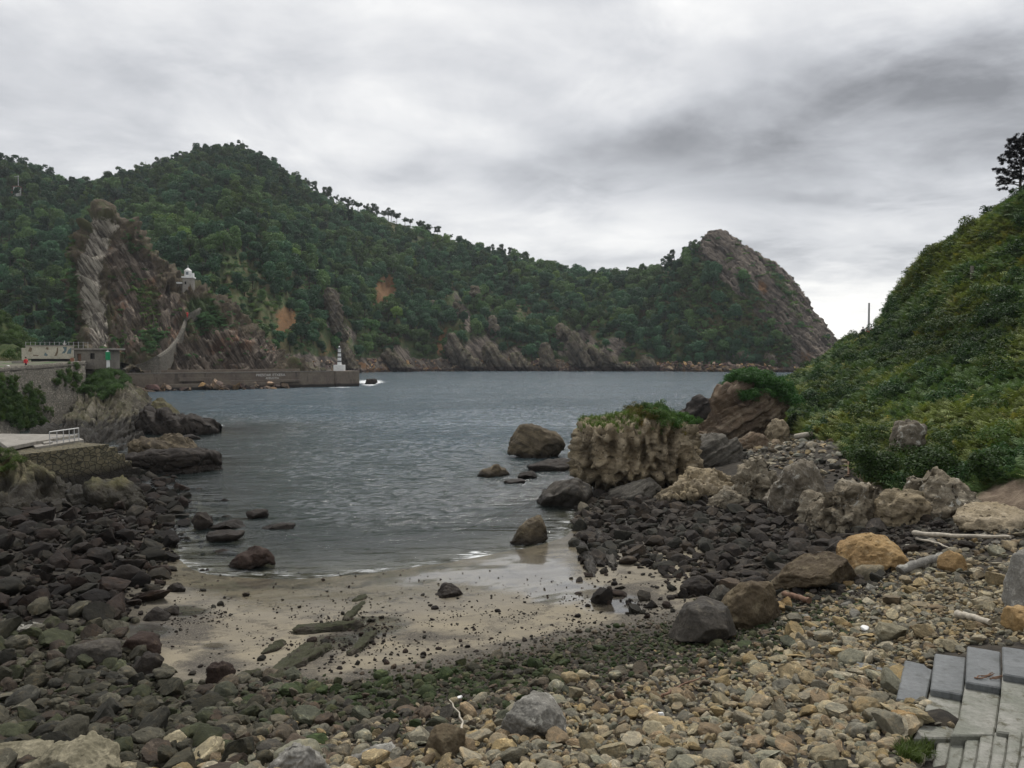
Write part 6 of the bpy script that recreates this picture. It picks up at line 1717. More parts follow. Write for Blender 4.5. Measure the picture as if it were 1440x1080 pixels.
# hillside lighthouse
lh_d = 250.0; pl_ = W(264, 410, lh_d)
lh = root('lighthouse', (pl_[0], lh_d, pl_[2] - 2), 'small stone lighthouse with a white lantern on the crag slope', 'lighthouse', rz=.15)
k1 = F / lh_d
wT = 13.5 / k1
bx('tower', lh, M['pale_concrete'], -wT / 2, wT / 2, 0, wT, -7, 2 + 19 / k1, .05)
bx('cornice', lh, M['white_paint'], -wT / 2 - .25, wT / 2 + .25, -.25, wT + .25, 2 + 19 / k1 + .002, 2 + 19 / k1 + .5, .03)
zl = 2 + 19 / k1 + .502
cyl('lantern_room', lh, M['white_paint'], 1.15, 1.1, zl, zl + 1.9, 10, -.2, wT / 2); cyl('dome', lh, M['white_paint'], 1.25, .25, zl + 1.902, zl + 2.8, 10, -.2, wT / 2)
cyl('finial', lh, M['white_paint'], .10, .05, zl + 2.802, zl + 3.7, 6, -.2, wT / 2)
bx('lantern_glass', lh, M['glass'], -.6, .2, wT / 2 - 1.17, wT / 2 - 1.08, zl + .55, zl + 1.5, 0)
bx('cabin', lh, M['white_paint'], wT / 2 - .7, wT / 2 + .2, .3, 1.6, zl, zl + 1.1)
bx('window', lh, M['dark_void'], -.9, -.4, -.03, .0, 2.0 + 10 / k1, 2.0 + 14 / k1, 0); bx('door', lh, M['brownwood'], .15, .75, -.03, 0, 1.6, 3.6, 0)
bx('wing', lh, M['old_concrete'], -wT / 2 - 15 / k1, -wT / 2 - .01, .8, 3.6, 0, 2 + 11 / k1, .04); bx('roof', lh, M['white_paint'], -wT / 2 - 17 / k1, -wT / 2 - .26, .4, 4, 2 + 11 / k1 + .003, 2 + 11 / k1 + .5, .03)
# parapet wall climbing the crag
Uq, Vq = proj(CR); fr_ = np.arange(CR.shape[0]) < 142
def crag_d(u, v):
    d2 = (Uq - u) ** 2 + ((Vq - v)) ** 2; d2[~fr_] = 1e9
    i = np.argmin(d2); return CR.reshape(-1, 3)[i, 1]
pth = [(172, 520, 10), (186, 516, 24), (202, 511, 28), (220, 502, 26), (236, 491, 16), (247, 478, 10), (255, 463, 6), (260, 450, 4), (266, 442, 4), (277, 436, 3.5), (290, 429, 3)]
cen = []; 
for u, v, h_ in pth:
    d = crag_d(u, v + h_) - 1.0; cen.append((W(u, v, d), h_ / F * d))
top_ = cr(np.array([c[0] for c in cen]), 60); hgt_ = np.interp(np.linspace(0, 1, 60), np.linspace(0, 1, len(cen)), [c[1] for c in cen])
dn = np.zeros((60, 3)); dn[:, 2] = -hgt_
back = np.array((.55, .9, 0)) * .9
PWV = np.stack([top_ + dn + (0, -.25, -.6), top_, top_ + back, top_ + back + dn + (0, 0, -1.5)], 0)
pwo = root('path_wall', top_[30], 'stone parapet wall curving up the side of the crag', 'wall')
under(link('wall', mesh_np('wall', PWV.reshape(-1, 3), grid_faces(60, 4), M['wallstone'], False)), pwo)
cpp = np.stack([top_ + (0, -.2, 0.003), top_ + (0, -.2, .25), top_ + back * .6 + (0, .15, .25), top_ + back * .6 + (0, .15, .003)], 0)
under(link('coping', mesh_np('coping', cpp.reshape(-1, 3), grid_faces(60, 4), M['wallstone'], False)), pwo)

# poles and hut
def pole(u, v0, v1, D, r0, mat, label, name='pole', cat='pole', extra=1.0):
    a, b = W(u, v1, D), W(u, v0, D)
    V, Fc = tube([(0, 0, -extra), (0, 0, (b - a)[2])], [r0, r0 * .8], 8)
    return tag(link(name, mesh_np(name, V, Fc, M[mat], True, 40), None, a), label, cat)
pole(140.5, 288, 313, 249, .20, 'metal_grey', 'thin grey pole standing on the tip of the crag')
pole(307, 288, 306, 590, .35, 'metal_grey', 'thin pale pole among the trees near the hilltop', extra=6)
pole(1221.5, 426, 466, 117, .16, 'metal_grey', 'bare grey pole on the ledge of the hillside by the sitting people')
pole(1366, 374, 428, 80, .22, 'old_concrete', 'weathered concrete post standing in the bracken', 'concrete_post', 'post')
ph = W(20, 272, 515)
ii = int(np.argmin(np.abs(us - 20))); kk = int(np.argmin(np.abs(Vh[:, ii] - 272))); dh = HP[kk, ii, 1] - 3; ph = W(22, 272, dh)
hu = root('hut', ph, 'tiny white hut with an aerial among the trees at the upper left', 'hut')
bx('wall', hu, M['white_paint'], -1.4, 1.6, 0, 3, -3, 4.0, .05); bx('roof', hu, M['rust'], -3.4, 2, -.4, 3.4, 4.003, 4.5, .04); bx('shed', hu, M['rust'], -3.2, -1.41, .4, 3, -3, 4.0, .03); rod('aerial', hu, M['metal_grey'], (1.1, 1, 4.4), (1.1, 1, 11), .18); rod('crossbar', hu, M['metal_grey'], (-1.2, 1, 10.4), (1.6, 1, 10.6), .12)

# concrete steps in the near right corner
zg = gz1(5.7, 12.2) - .02
Z4 = lambda pts, z: [Gz(1240 + x / 5.4, 880 + y / 5.4, z) for x, y in pts]
st_o = root('concrete_steps', Z4([(640, 600)], zg + .3)[0], 'broad grey concrete steps curving down to the beach in the near corner', 'steps')
def tread(name, pts, dz, mat, th=.7):
    z = zg + dz; return under(prism(name, Z4(pts, z), z, z - th, M[mat], .02), st_o)
tread('slab', [(175, 258), (325, 292), (350, 318), (388, 335), (330, 582), (220, 570), (108, 556)], .10, 'slab_grey', .3)
tread('slab', [(402, 208), (642, 240), (616, 522), (368, 478)], .30, 'slab_grey', .13)
tread('tread', [(398, 400), (622, 440), (590, 700), (530, 850), (240, 850), (300, 720)], .185, 'slab_worn')
tread('slab', [(648, 152), (902, 196), (906, 470), (634, 424)], .46, 'slab_grey', .13)
tread('tread', [(650, 330), (912, 370), (900, 520), (868, 760), (850, 830), (520, 830), (590, 690), (625, 480)], .345, 'slab_worn')
tread('slab', [(912, 155), (1160, 190), (1150, 402), (922, 364)], .62, 'slab_grey', .13)
tread('tread', [(918, 300), (1170, 330), (1160, 760), (1090, 830), (868, 800), (905, 520)], .505, 'slab_worn')
tread('tread', [(1180, 120), (1400, 160), (1380, 900), (1100, 900)], .665, 'slab_worn')
for i in range(9):
    a, b = 318 + 108 * i, 424 + 108 * i
    y_ = 862 if i < 2 else (832 if i < 5 else 800)
    c, d = 236 + 110 * i, 343 + 110 * i
    tread('tread', [(a, y_), (b, y_), ((b + d) / 2 + 12, 1000), (d, 1200), (c, 1200), ((a + c) / 2 + 12, 1000)], .04 + .08 * i, 'slab_worn')
STONE_HOLES[:] = []
STEP_POLY = [(1260, 983), (1272, 926), (1312, 940), (1314, 916), (1358, 922), (1360, 906), (1480, 906), (1500, 1110), (1285, 1110), (1302, 1044), (1345, 1036), (1350, 1012), (1300, 1012), (1303, 988)]
r = np.random.default_rng(9)
# grass at the foot of the steps, twigs caught on a tread
Pg = np.array([on_ground(1290 + r.normal(0, 12), 1072 + r.normal(0, 5)) for _ in range(60)])
scatter('step_grass', 'tuft of green grass at the foot of the steps', Pg + (0, 0, .1), euler_up(60, r, .3), np.repeat(r.uniform(.25, .5, 60)[:, None], 3, 1), r.integers(0, 4, 60), np.array((.45, .5, .35)) * r.uniform(.6, 1.2, (60, 1)), C_TUFT)
ORD9 = ['leftmost', 'second from left', 'third from left', 'fourth from left', 'middle one', 'fourth from right', 'third from right', 'second from right', 'rightmost']
for i in range(9):
    q = Gz(1240 + (700 + 20 * i + r.uniform(-6, 6)) / 5.4, 880 + (385 + r.uniform(-10, 25)) / 5.4, zg + .475)
    V, Fc = tube([(0, 0, 0), (r.uniform(.05, .12), r.uniform(-.04, .04), .02), (r.uniform(.12, .2), r.uniform(-.05, .05), .03)], [.012, .01, .004], 5)
    tag(link('twig', mesh_np('twig', V, Fc, M['brownwood']), None, q, (0, 0, r.uniform(-.6, .6))), '%s of the nine brown twigs caught on the middle slab of the steps' % ORD9[i], 'twig', 'twigs on the steps')
for poly, lab in [([(1205, 930), (1232, 935), (1226, 956), (1200, 950)], 'wet blue grey slab lying in a puddle left of the steps'), ([(1233, 937), (1258, 944), (1252, 962), (1230, 958)], 'broken grey slab between the puddle and the steps')]:
    z = on_ground(*poly[0])[2] + .16
    pp = [Gz(u, v, z) for u, v in poly]
    tag(prism('paving_slab', pp, z, z - .12, M['slab_grey'], .01), lab, 'slab')

# driftwood
def log(label, pts, r0, r1, mat, lift=.05, name='driftwood', k=8):
    P = np.array([on_ground(u, v, lift + dz) for u, v, dz in pts]); P = cr(P, 14)
    P[:, 2] += .012 * np.sin(np.arange(14) * 1.7); P[:, 0] += .015 * np.cos(np.arange(14) * 2.3)
    c0 = P.mean(0)
    V, Fc = tube(P - c0, np.linspace(r0, r1, 14) * (1 + .12 * np.sin(np.arange(14) * 2.1)), k)
    return tag(link(name, mesh_np(name, V, Fc, M[mat], True, 50), None, c0), label, 'driftwood')
log('long bleached driftwood pole lying on the upper scree', [(1284, 763, .25), (1340, 768, .25), (1420, 773, .3)], .085, .045, 'driftwood', .1)
log('short bleached branch crossing the long driftwood pole', [(1288, 764, .12), (1318, 772, .15), (1336, 778, .1)], .05, .02, 'driftwood')
log('grey weathered timber below the orange boulder', [(1265, 812, .12), (1295, 802, .15), (1324, 793, .15)], .16, .13, 'greytop', .08)
log('reddish brown log end beside the dark brown boulder', [(1102, 842, .1), (1120, 846, .1), (1138, 851, .08)], .09, .085, 'brownwood', .05)
log('pale driftwood plank above the concrete steps', [(1346, 874, .1), (1368, 880, .12), (1392, 886, .1)], .085, .06, 'driftwood', .06)
log('thin brown branch lying across the cobbles', [(930, 990, .05), (960, 973, .07), (992, 962, .08)], .028, .012, 'brownwood', .07)
log('forked grey stick among the front cobbles', [(646, 1060, .03), (650, 1038, .2), (632, 1010, .28)], .022, .008, 'driftwood', .04)
log('pale stick leaning on the bank below the brambles', [(1344, 744, .1), (1358, 739, .3), (1376, 732, .5)], .05, .03, 'driftwood', .05)
log('short upright stick near the bank end of the driftwood pole', [(1352, 744, .0), (1354, 736, .35), (1357, 731, .6)], .05, .03, 'driftwood', .0)
log('bleached trunk lying in the stony gully', [(1118, 621, .3), (1148, 619, .5), (1190, 607, .8)], .22, .15, 'driftwood', .1)
log('brown post standing at the edge of the bracken', [(1193, 668, .0), (1193, 658, .3), (1192, 650, .6)], .07, .05, 'brownwood', 0)
def scrap(u, v, w_, h_, lab, seed):
    p = on_ground(u, v, .10); V, Fc = shape_rock((w_, w_ * .7, h_), 3, seed, box=.8, cuts=3, rough=.004)
    tag(link('plastic_scrap', mesh_np('plastic_scrap', V, Fc, M['white_paint'], True, 35), None, p, (.2, .1, seed)), lab, 'scrap')
scrap(929, 1014, .12, .07, 'white square scrap of plastic among the tan cobbles', 3)
scrap(646, 989, .13, .04, 'white scrap lying in the green cobbles', 4)
scrap(1216, 889, .24, .06, 'flat white scrap on the scree left of the tan stone', 5)

# people
def person(loc, h, rz, jacket, legs, label, sit=False, group=None, hair='hair', stride=.12):
    s = h / 1.75
    if sit:
        J = dict(pel=(0, 0, .12), ch=(0, .05, .50), ne=(0, .05, .62), he=(0, .02, .76), hd=(0, .01, .86),
                 kl=(-.12, -.42, .40), fl=(-.13, -.55, .02), tl=(-.13, -.68, .0), kr=(.12, -.42, .38), fr=(.13, -.58, .02), tr=(.13, -.70, .0),
                 sl=(-.19, .05, .54), el=(-.25, -.10, .32), wl=(-.16, -.32, .36), sr=(.19, .05, .54), er=(.25, -.10, .32), wr=(.16, -.32, .36))
    else:
        J = dict(pel=(0, 0, .92), ch=(0, 0, 1.28), ne=(0, 0, 1.46), he=(0, -.02, 1.58), hd=(0, -.02, 1.67),
                 kl=(-.10, -stride, .50), fl=(-.11, -stride * .7, .08), tl=(-.12, -stride * .7 - .14, .03), kr=(.10, stride * .5, .50), fr=(.11, stride * 1.6, .10), tr=(.12, stride * 1.6 - .13, .03),
                 sl=(-.20, 0, 1.40), el=(-.27, .06, 1.12), wl=(-.25, -.08, .90), sr=(.20, 0, 1.40), er=(.27, -.05, 1.12), wr=(.25, -.18, .92))
    RD = dict(pel=.15, ch=.165, ne=.06, he=.085, hd=.095, kl=.075, fl=.05, tl=.04, kr=.075, fr=.05, tr=.04, sl=.075, el=.05, wl=.037, sr=.075, er=.05, wr=.037)
    keys = list(J); ix = {k: i for i, k in enumerate(keys)}
    E_ = [('pel', 'ch'), ('ch', 'ne'), ('ne', 'he'), ('he', 'hd'), ('pel', 'kl'), ('kl', 'fl'), ('fl', 'tl'), ('pel', 'kr'), ('kr', 'fr'), ('fr', 'tr'), ('ch', 'sl'), ('sl', 'el'), ('el', 'wl'), ('ch', 'sr'), ('sr', 'er'), ('er', 'wr')]
    V = [tuple(c * s for c in J[k]) for k in keys]; Ed = [(ix[a], ix[b]) for a, b in E_]
    for w_, sg in (('wl', -1), ('wr', 1)):
        for q in range(4):
            b = np.array(J[w_]); d = np.array((.012 * (q - 1.5), -.03, -.09 + .008 * abs(q - 1.2)))
            V += [tuple((b + d * .5) * s), tuple((b + d) * s)]; n_ = len(V); Ed += [(ix[w_], n_ - 2), (n_ - 2, n_ - 1)]
        b = np.array(J[w_]); V.append(tuple((b + (-sg * .03, -.04, -.03)) * s)); Ed.append((ix[w_], len(V) - 1))
    me = bpy.data.meshes.new('body_tmp'); me.from_pydata(V, Ed, [])
    t = bpy.data.objects.new('body_tmp', me); COL.objects.link(t)
    t.modifiers.new('skin', 'SKIN'); sv = me.skin_vertices[0].data
    for i in range(len(V)):
        rr_ = (RD[keys[i]] if i < len(keys) else .011) * s; sv[i].radius = (rr_, rr_)
    sv[0].use_root = True
    ss2 = t.modifiers.new('sub', 'SUBSURF'); ss2.levels = 1; ss2.render_levels = 1
    dg = bpy.context.evaluated_depsgraph_get(); bme = bpy.data.meshes.new_from_object(t.evaluated_get(dg)); bpy.data.objects.remove(t)
    bme.name = 'body'; bme.materials.clear()
    for m_ in ('skin', jacket, legs): bme.materials.append(M[m_])
    waist = J['pel'][2] * s + .02; neck = (J['ne'][2] + .01) * s
    for p_ in bme.polygons:
        c = p_.center; arm_end = min((Vector(J[k]) * s - c).length for k in ('wl', 'wr')) < .085 * s
        if sit: low = c.y < -.07 * s and c.z < .50 * s and abs(c.x) < .21 * s or c.z < .16 * s
        else: low = c.z < waist
        p_.material_index = 0 if (c.z > neck or arm_end) else (2 if low else 1); p_.use_smooth = True
    ro_ = root('person', loc, label, 'person', group, rz)
    link('body', bme, ro_)
    V2, F2 = ico(3); hc_ = np.array(J['hd']) * s
    V2 = V2 * (.112 * s, .118 * s, .10 * s) + hc_ + (0, .015 * s, .03 * s)
    link('hair', mesh_np('hair', V2, F2, M[hair]), ro_)
    for sg in (-1, 1):
        V3, F3 = ico(1); link('eye', mesh_np('eye', V3 * .012 * s + np.array(J['he']) * s + (sg * .032 * s, -.085 * s, .05 * s), F3, M['dark_void']), ro_)
    V3, F3 = ico(1); link('nose', mesh_np('nose', V3 * (.014 * s, .02 * s, .022 * s) + np.array(J['he']) * s + (0, -.09 * s, .02 * s), F3, M['skin']), ro_)
    return ro_
pp = W(36.5, 520.5, 106)
person(pp, 1.75, 1.3, 'red_cloth', 'dark_cloth', 'walker in a red jacket behind the stone wall')
pp = W(263.5, 446.5, crag_d(263, 447) - 2.0)
person(pp, 1.75, .5, 'red_cloth', 'red_cloth', 'person in red climbing the path beside the parapet wall')
for u, v, d, j, l, lab in [(1213.5, 468.5, 116.5, 'dark_cloth', 'dark_cloth', 'person in dark clothes sitting on the hillside ledge'), (1219, 469, 115.5, 'pale_cloth', 'red_cloth', 'person with red trousers sitting beneath the grey pole'),
                           (1225, 467.5, 116, 'pale_cloth', 'red_cloth', 'person in pale clothes sitting nearest the steep bracken')]:
    person(W(u, v, d), 1.7, .4 * (u - 1219) / 5, j, l, lab, True, 'people sitting on the hillside ledge')

# bushes standing singly on the right
def bush(u0, u1, v0, v1, D, label, seed, n=2600, leaf=.085, mat='bush', name='bush'):
    r = np.random.default_rng(seed); c = W((u0 + u1) / 2, (v0 + v1) / 2, D); wx, hz = (u1 - u0) / F * D / 2, (v1 - v0) / F * D / 2
    lob = [(0, 0, 0, wx * .72, hz * .72)]
    for _ in range(9):
        a = r.uniform(0, 6.28); q = r.uniform(.3, .75)
        lob.append((wx * q * math.cos(a), wx * .7 * q * math.sin(a), hz * r.uniform(-.3, .55), wx * r.uniform(.22, .42), hz * r.uniform(.25, .45)))
    V, Fc = crown(lob, n, leaf, seed + 1, .5, (.6, 1.03))
    o = link(name, mesh_np(name, V, Fc, M[mat], False), None, c); o['tint'] = [float(x) for x in np.array((1, 1, .9)) * r.uniform(.5, .8)]
    return tag(o, label, 'bush')
bush(1184, 1288, 622, 700, 40, 'round leafy green bush above the hollowed tafoni rock', 601, 5200, .10)
bush(1268, 1362, 618, 692, 37, 'dark bramble bush hanging over the eroded bank', 603, 5200, .10)
bush(1350, 1440, 630, 702, 34.5, 'dark bramble bush at the right edge above the brown bank', 605, 4200, .10)
bush(1100, 1150, 575, 622, 72, 'shrub at the foot of the bracken slope beside the slanting slab', 607, 1800, .15)
bush(1150, 1196, 600, 622, 60, 'low dark shrub overhanging the stony gully', 609, 1200, .13)
bush(1180, 1216, 628, 680, 50, 'brownish grass clump beside the gully steps', 611, 1500, .10)
bush(1384, 1416, 736, 762, 29.5, 'small green bush on the scree by the driftwood pole', 613, 1300, .07)
bush(1416, 1470, 712, 770, 29, 'green bush at the right edge of the scree', 615, 2200, .08)
bush(1418, 1450, 770, 790, 27, 'small bush above the grey edge boulder', 617, 900, .07)
bush(1262, 1312, 392, 436, 96, 'dark rounded bush on the skyline of the hillside', 619, 1500, .2)
bush(1300, 1350, 395, 432, 90, 'dark bush beside the concrete post', 621, 1500, .2)
bush(1332, 1366, 400, 432, 84, 'dark gap filling bush just left of the concrete post', 623, 1200, .2)

# the lone pine on the right skyline
D_ = 92.0
pb_ = W(1436, 282, D_); k_ = D_ / F
pine = root('pine_tree', pb_, 'lone dark pine on the skyline at the upper right', 'tree')
r = np.random.default_rng(71)
tk = [tube([(0, 0, -1), (-.15, 0, 2), (-.1, 0, 4.5), (-.25, 0, 7.4)], [.2, .15, .1, .03])]
CC, NN = [], []
for q in range(64):
    z = 1.0 + 6.3 * (q / 64) ** .9 + r.uniform(-.2, .2); a = q * 2.4 + r.uniform(-.4, .4)
    ln = np.interp(z, [.8, 1.6, 3.5, 5.5, 7.4], [2.4, 3.0, 3.3, 2.5, .7]) * r.uniform(.65, 1.1)
    b0 = np.array((-.12, 0, z)); tip = b0 + (ln * math.cos(a), ln * math.sin(a), ln * r.uniform(.12, .42)); mid = (b0 + tip) / 2 + (0, 0, -.12)
    tk.append(tube([b0, mid, tip], [.05, .032, .012], 4))
    for t in np.linspace(.45, 1.0, 5):
        c = b0 + (tip - b0) * t + r.normal(0, .16, 3); m_ = 46
        dd = r.normal(size=(m_, 3)); dd /= np.linalg.norm(dd, axis=1)[:, None]
        CC.append(c + dd * (.30, .30, .25) * r.uniform(.3, 1.1, (m_, 1))); NN.append(dd)
CC, NN = np.concatenate(CC), np.concatenate(NN)
link('trunk', mesh_np('trunk', *join(*tk), M['bark'], True), pine)
o = link('crown', mesh_np('crown', *quads(CC, NN, .24, r, .35), M['leaf_pine'], False), pine)

# smaller pieces belong to the part they sit on
def nest(par, child, host):
    h = [o for o in par.children if o.name.split('.')[0] == host][0]
    for o in list(par.children):
        if o.name.split('.')[0] == child: o.parent = h
nest(lh, 'lantern_glass', 'lantern_room'); nest(lh, 'finial', 'dome'); nest(bc, 'cap', 'lantern'); nest(gl_, 'cap', 'body'); nest(hu, 'crossbar', 'aerial'); nest(mo, 'dish', 'pole')
wn = [o for o in bk_o.children if o.name.startswith('window')][0]
for a_ in ((-.16, .56, .27, .31, .90, .957), (-.16, .56, .27, .31, 1.843, 1.90), (-.20, -.143, .27, .31, .90, 1.90), (.543, .60, .27, .31, .90, 1.90), (.18, .22, .275, .299, .958, 1.842)):
    bx('frame', wn, M['old_concrete'], *a_, 0)
dr_ = [o for o in bk_o.children if o.name.startswith('door')][0]
bx('handle', dr_, M['metal_grey'], -1.56, -1.5, .21, .249, .82, .95, .005)
# ------------------------------------------------------------------ stones and trees: the largest in view singly, the rest as one mass each
def in_poly(u, v, poly):
    c = np.zeros(len(u), bool); n = len(poly)
    for i in range(n):
        (x1, y1), (x2, y2) = poly[i], poly[i - 1]
        c ^= ((y1 > v) != (y2 > v)) & (u < (x2 - x1) * (v - y1) / (y2 - y1 + 1e-9) + x1)
    return c
u_, v_ = proj(ST['P'])
hole = in_poly(u_, v_, STEP_POLY)
for k_ in ST: ST[k_] = ST[k_][~hole]
u_, v_ = proj(ST['P'])
vis = (u_ > 4) & (u_ < 1436) & (v_ < 1074)
# a stone buried inside a bigger rock, or wholly behind it, is not one of those in view
P_ = ST['P']
for o, (a, b, c, d) in ROCKS:
    L_ = np.array(o.location); dm = np.array([max(x) - min(x) for x in zip(*[bb[:] for bb in o.bound_box])]) / 2
    q = (P_ - L_) / dm
    vis &= ~((q[:, 0] ** 2 + q[:, 1] ** 2 < 1.05) & (np.abs(q[:, 2]) < 1.0))
    vis &= ~((u_ > a) & (u_ < b) & (v_ > c) & (v_ < d - 1) & (P_[:, 1] > L_[1] - dm[1]))
score = np.where(vis, ST['px'], 0)
big = np.argsort(-score)[:300]
LM = [('the concrete steps', 1300, 960), ('the orange pitted boulder', 1235, 780), ('the long brown boulder', 1148, 805), ('the tall dark brown boulder', 1060, 845), ('the smooth dark grey boulder', 997, 878),
      ('the grey topped boulder', 752, 1012), ('the squarish brown boulder', 622, 1045), ('the big tan corner boulder', 88, 1070), ('the lumpy grey front rock', 412, 1070), ('the brown rounded boulder', 303, 950),
      ('the rock beam', 461, 886), ('the low reddish rock', 350, 784), ('the black sand boulder', 628, 833), ('the pale left slabs', 25, 888), ('the long dark boulder', 120, 920), ('the brown humped boulder', 192, 905),
      ('the small black sand rock', 214, 865), ('the shallows rock cluster', 310, 742), ('the flat topped ledge', 238, 650), ('the lichened rock slope', 60, 725), ('the tafoni rock', 1205, 735), ('the white blotched boulder', 1122, 715),
      ('the honeycombed hump', 985, 700), ('the grey tilted slab', 890, 705), ('the strata ridges', 842, 778), ('the driftwood pole', 1350, 768), ('the weathered timber', 1295, 802), ('the smooth tan stone', 1260, 890), ('the thin branch', 960, 975), ('the flat white scrap', 1216, 889)]
def colour_word(c):
    l = float(np.mean(c)); r_, g_, b_ = c
    if r_ > 1.9 * b_ and l > .1: return 'ochre' if g_ > .7 * r_ else 'rust'
    if r_ > 1.28 * g_ and l < .1: return 'reddish'
    if g_ > r_ * 1.08: return 'mossy'
    if l > .24: return 'pale'
    if l > .15: return 'tan' if r_ > 1.2 * b_ else 'light grey'
    if l > .085: return 'greyish brown'
    if l > .05: return 'dull brown' if r_ > 1.35 * b_ else 'grey'
    return 'dark brown' if l > .033 else 'blackish'
labs = []
for i in big:
    k = int(np.argmin([((u_[i] - x) / 1.0) ** 2 + ((v_[i] - y) / .6) ** 2 for _, x, y in LM])); nm, x, y = LM[k]
    du, dv = u_[i] - x, (v_[i] - y) / .6
    rel = ('right of' if du > 0 else 'left of') if abs(du) > abs(dv) else ('in front of' if dv > 0 else 'behind')
    dist = math.hypot(du, dv)
    rel = ('close ' if dist < 45 else ('well ' if dist > 110 else '')) + rel
    rel = rel.replace('close in front of', 'just in front of').replace('close right', 'just right').replace('close left', 'just left').replace('close behind', 'just behind')
    wd_ = STONES[ST['idx'][i]][0]; px = ST['px'][i]
    szw = 'large' if px > 30 else ('mid sized' if px > 21 else 'small')
    labs.append('%s %s %s stone %s %s' % (szw, colour_word(ST['tint'][i]), wd_, rel, nm))
from collections import Counter, defaultdict
byl = defaultdict(list)
for q, l in enumerate(labs): byl[l].append(q)
ordw = ['nearest', 'second nearest', 'third nearest', 'fourth nearest', 'fifth nearest', 'sixth nearest', 'seventh nearest', 'eighth nearest']
for l, qs in byl.items():
    if len(qs) > 1:
        qs.sort(key=lambda q: P_[big[q], 1])
        for n_, q in enumerate(qs):
            labs[q] = ('%s %s' % (ordw[min(n_, 7)] if n_ < len(qs) - 1 or n_ > 6 else 'farthest', l))
for q, i in enumerate(big):
    o = link('stone', STONES[ST['idx'][i]][1], None, ST['P'][i], ST['rot'][i], ST['scl'][i])
    o['tint'] = [float(x) for x in ST['tint'][i]]
    tag(o, labs[q], 'stone', 'loose stones of the beach')
rest = np.ones(len(P_), bool); rest[big] = False
scatter('pebbles', 'countless pebbles and cobbles covering the beach', *[ST[k][rest] for k in ('P', 'rot', 'scl', 'idx', 'tint')], C_STONE)

# trees
P_ = FOREST['P']; u_, v_ = proj(P_)
near_b = ((np.abs(u_ - 20) < 9) & (np.abs(v_ - 268) < 12) & (P_[:, 1] < dh + 4))
keepf = ~near_b
for k in ('P', 's', 'idx', 'tint', 'rot', 'scl'): FOREST[k] = FOREST[k][keepf]
P_ = FOREST['P']; u_, v_ = proj(P_)
hidden = (v_ > np.interp(u_, [-80, 85, 105, 112, 130, 150, 182, 215, 255, 288, 322, 378, 400], [505, 470, 420, 345, 322, 311, 340, 380, 418, 427, 458, 507, 530])) & (u_ > 85) & (u_ < 400) & (P_[:, 1] > 250)
sc_ = np.where((u_ > 0) & (u_ < 1180) & ~hidden, FOREST['scl'][:, 2] / P_[:, 1], 0); sc_[:len(CRP)] += 1
big = np.argsort(-sc_)[:300]
TL = [('the upper left hut', 22, 268), ('the crag tip', 148, 305), ('the hillside lighthouse', 264, 390), ('the hilltop outcrop', 290, 260), ('the main summit', 330, 215), ('the tall rock fin', 471, 430), ('the bare ochre patch', 540, 412),
      ('the open pine crest', 540, 290), ('the pale leaning outcrop', 650, 470), ('the striped beacon', 483, 495), ('the green meadow slope', 740, 430), ('the tall reddish outcrop', 820, 480), ('the headland crest', 980, 350), ('the headland wood foot', 1040, 480),
      ('the low saddle of the ridge', 850, 390), ('the jetty', 400, 505), ('the crag shoulder', 200, 350), ('the terrace bunker', 128, 480), ('the left skyline', 70, 250), ('the steep grass slope', 350, 400), ('the far cliff foot', 705, 480), ('the mid ridge', 680, 350)]
tl = []
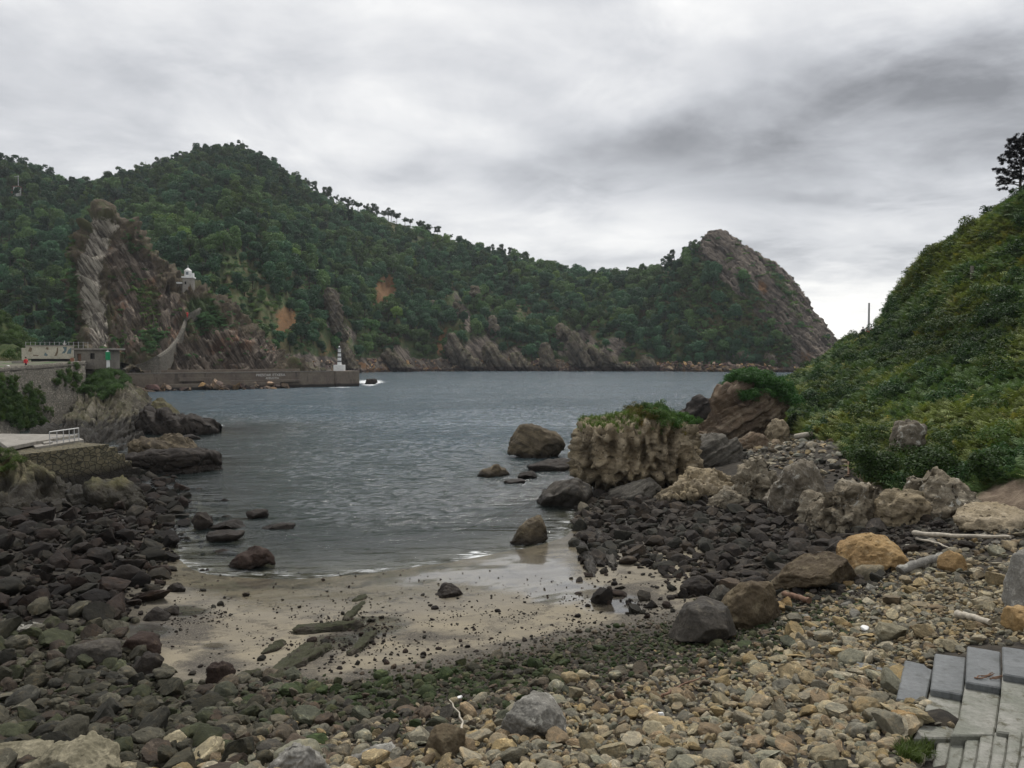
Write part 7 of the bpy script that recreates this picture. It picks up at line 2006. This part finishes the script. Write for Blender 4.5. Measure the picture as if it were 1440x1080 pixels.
for i in big:
    k = int(np.argmin([(u_[i] - x) ** 2 + (1.4 * (v_[i] - y)) ** 2 for _, x, y in TL])); nm, x, y = TL[k]
    du, dv = u_[i] - x, 1.4 * (v_[i] - y)
    rel = ('right of' if du > 0 else 'left of') if abs(du) > abs(dv) else ('below' if dv > 0 else 'above')
    if math.hypot(du, dv) < 25: rel = 'just ' + rel
    c = FOREST['tint'][i]; br = 'pale' if c.mean() > 1.1 else ('dark' if c.mean() < .75 else 'mid'); hu_ = 'bluish' if c[2] > c[0] else 'olive'
    wd_ = 'bare trunked pine' if FOREST['idx'][i] >= 5 else 'rounded tree'
    tl.append('%s %s green %s %s %s' % (br, hu_, wd_, rel, nm))
byl = defaultdict(list)
for q, l in enumerate(tl): byl[l].append(q)
ordw = ['leftmost', 'second from left', 'third from left', 'fourth from left', 'fifth from left', 'sixth from left', 'seventh from left', 'eighth from left', 'ninth from left', 'tenth from left', 'eleventh from left', 'twelfth from left', 'thirteenth from left']
for l, qs in byl.items():
    if len(qs) > 1:
        qs.sort(key=lambda q: u_[big[q]])
        for n_, q in enumerate(qs):
            tl[q] = '%s %s' % ('rightmost' if n_ == len(qs) - 1 else ordw[min(n_, 12)], l)
for q, i in enumerate(big):
    k = FOREST['idx'][i]
    o = bpy.data.objects.new('tree', None); COL.objects.link(o)
    o.location = [float(x) for x in P_[i]]; o.rotation_euler = [float(x) for x in FOREST['rot'][i]]; o.scale = [float(x) for x in FOREST['scl'][i]]
    tag(o, tl[q], 'tree', 'trees on the far wooded hill')
    a = link('crown', TREES[k][1], o); a['tint'] = [float(x) for x in FOREST['tint'][i]]
    link('trunk', TREES[k][2], o)
rest = np.ones(len(P_), bool); rest[big] = False
scatter('forest', 'dense woodland covering the far hill', *[FOREST[k][rest] for k in ('P', 'rot', 'scl', 'idx', 'tint')], C_TREE)
print('STONES', len(ST['P']), 'TREES', nF, 'SHRUBS', nS, 'FERN', len(Qb))

# ------------------------------------------------------------------ thin sea haze over the whole inlet
hz = bevelled('haze', *box_vf(-760, 460, -60, 760, -9.5, 215), M['stone'], 0)
hm = bpy.data.materials.new('haze'); hm.use_nodes = True
T = NT(hm.node_tree)
pv = T.n('ShaderNodeVolumePrincipled'); pv.inputs['Color'].default_value = (0.86, 0.92, 1.0, 1); pv.inputs['Density'].default_value = 0.0001
pv.inputs['Anisotropy'].default_value = 0.2
ho = T.n('ShaderNodeOutputMaterial'); T.link(pv.outputs[0], ho.inputs['Volume'])
hz.data.materials.clear(); hz.data.materials.append(hm)
tag(hz, 'thin pale sea haze over the inlet', kind='stuff')
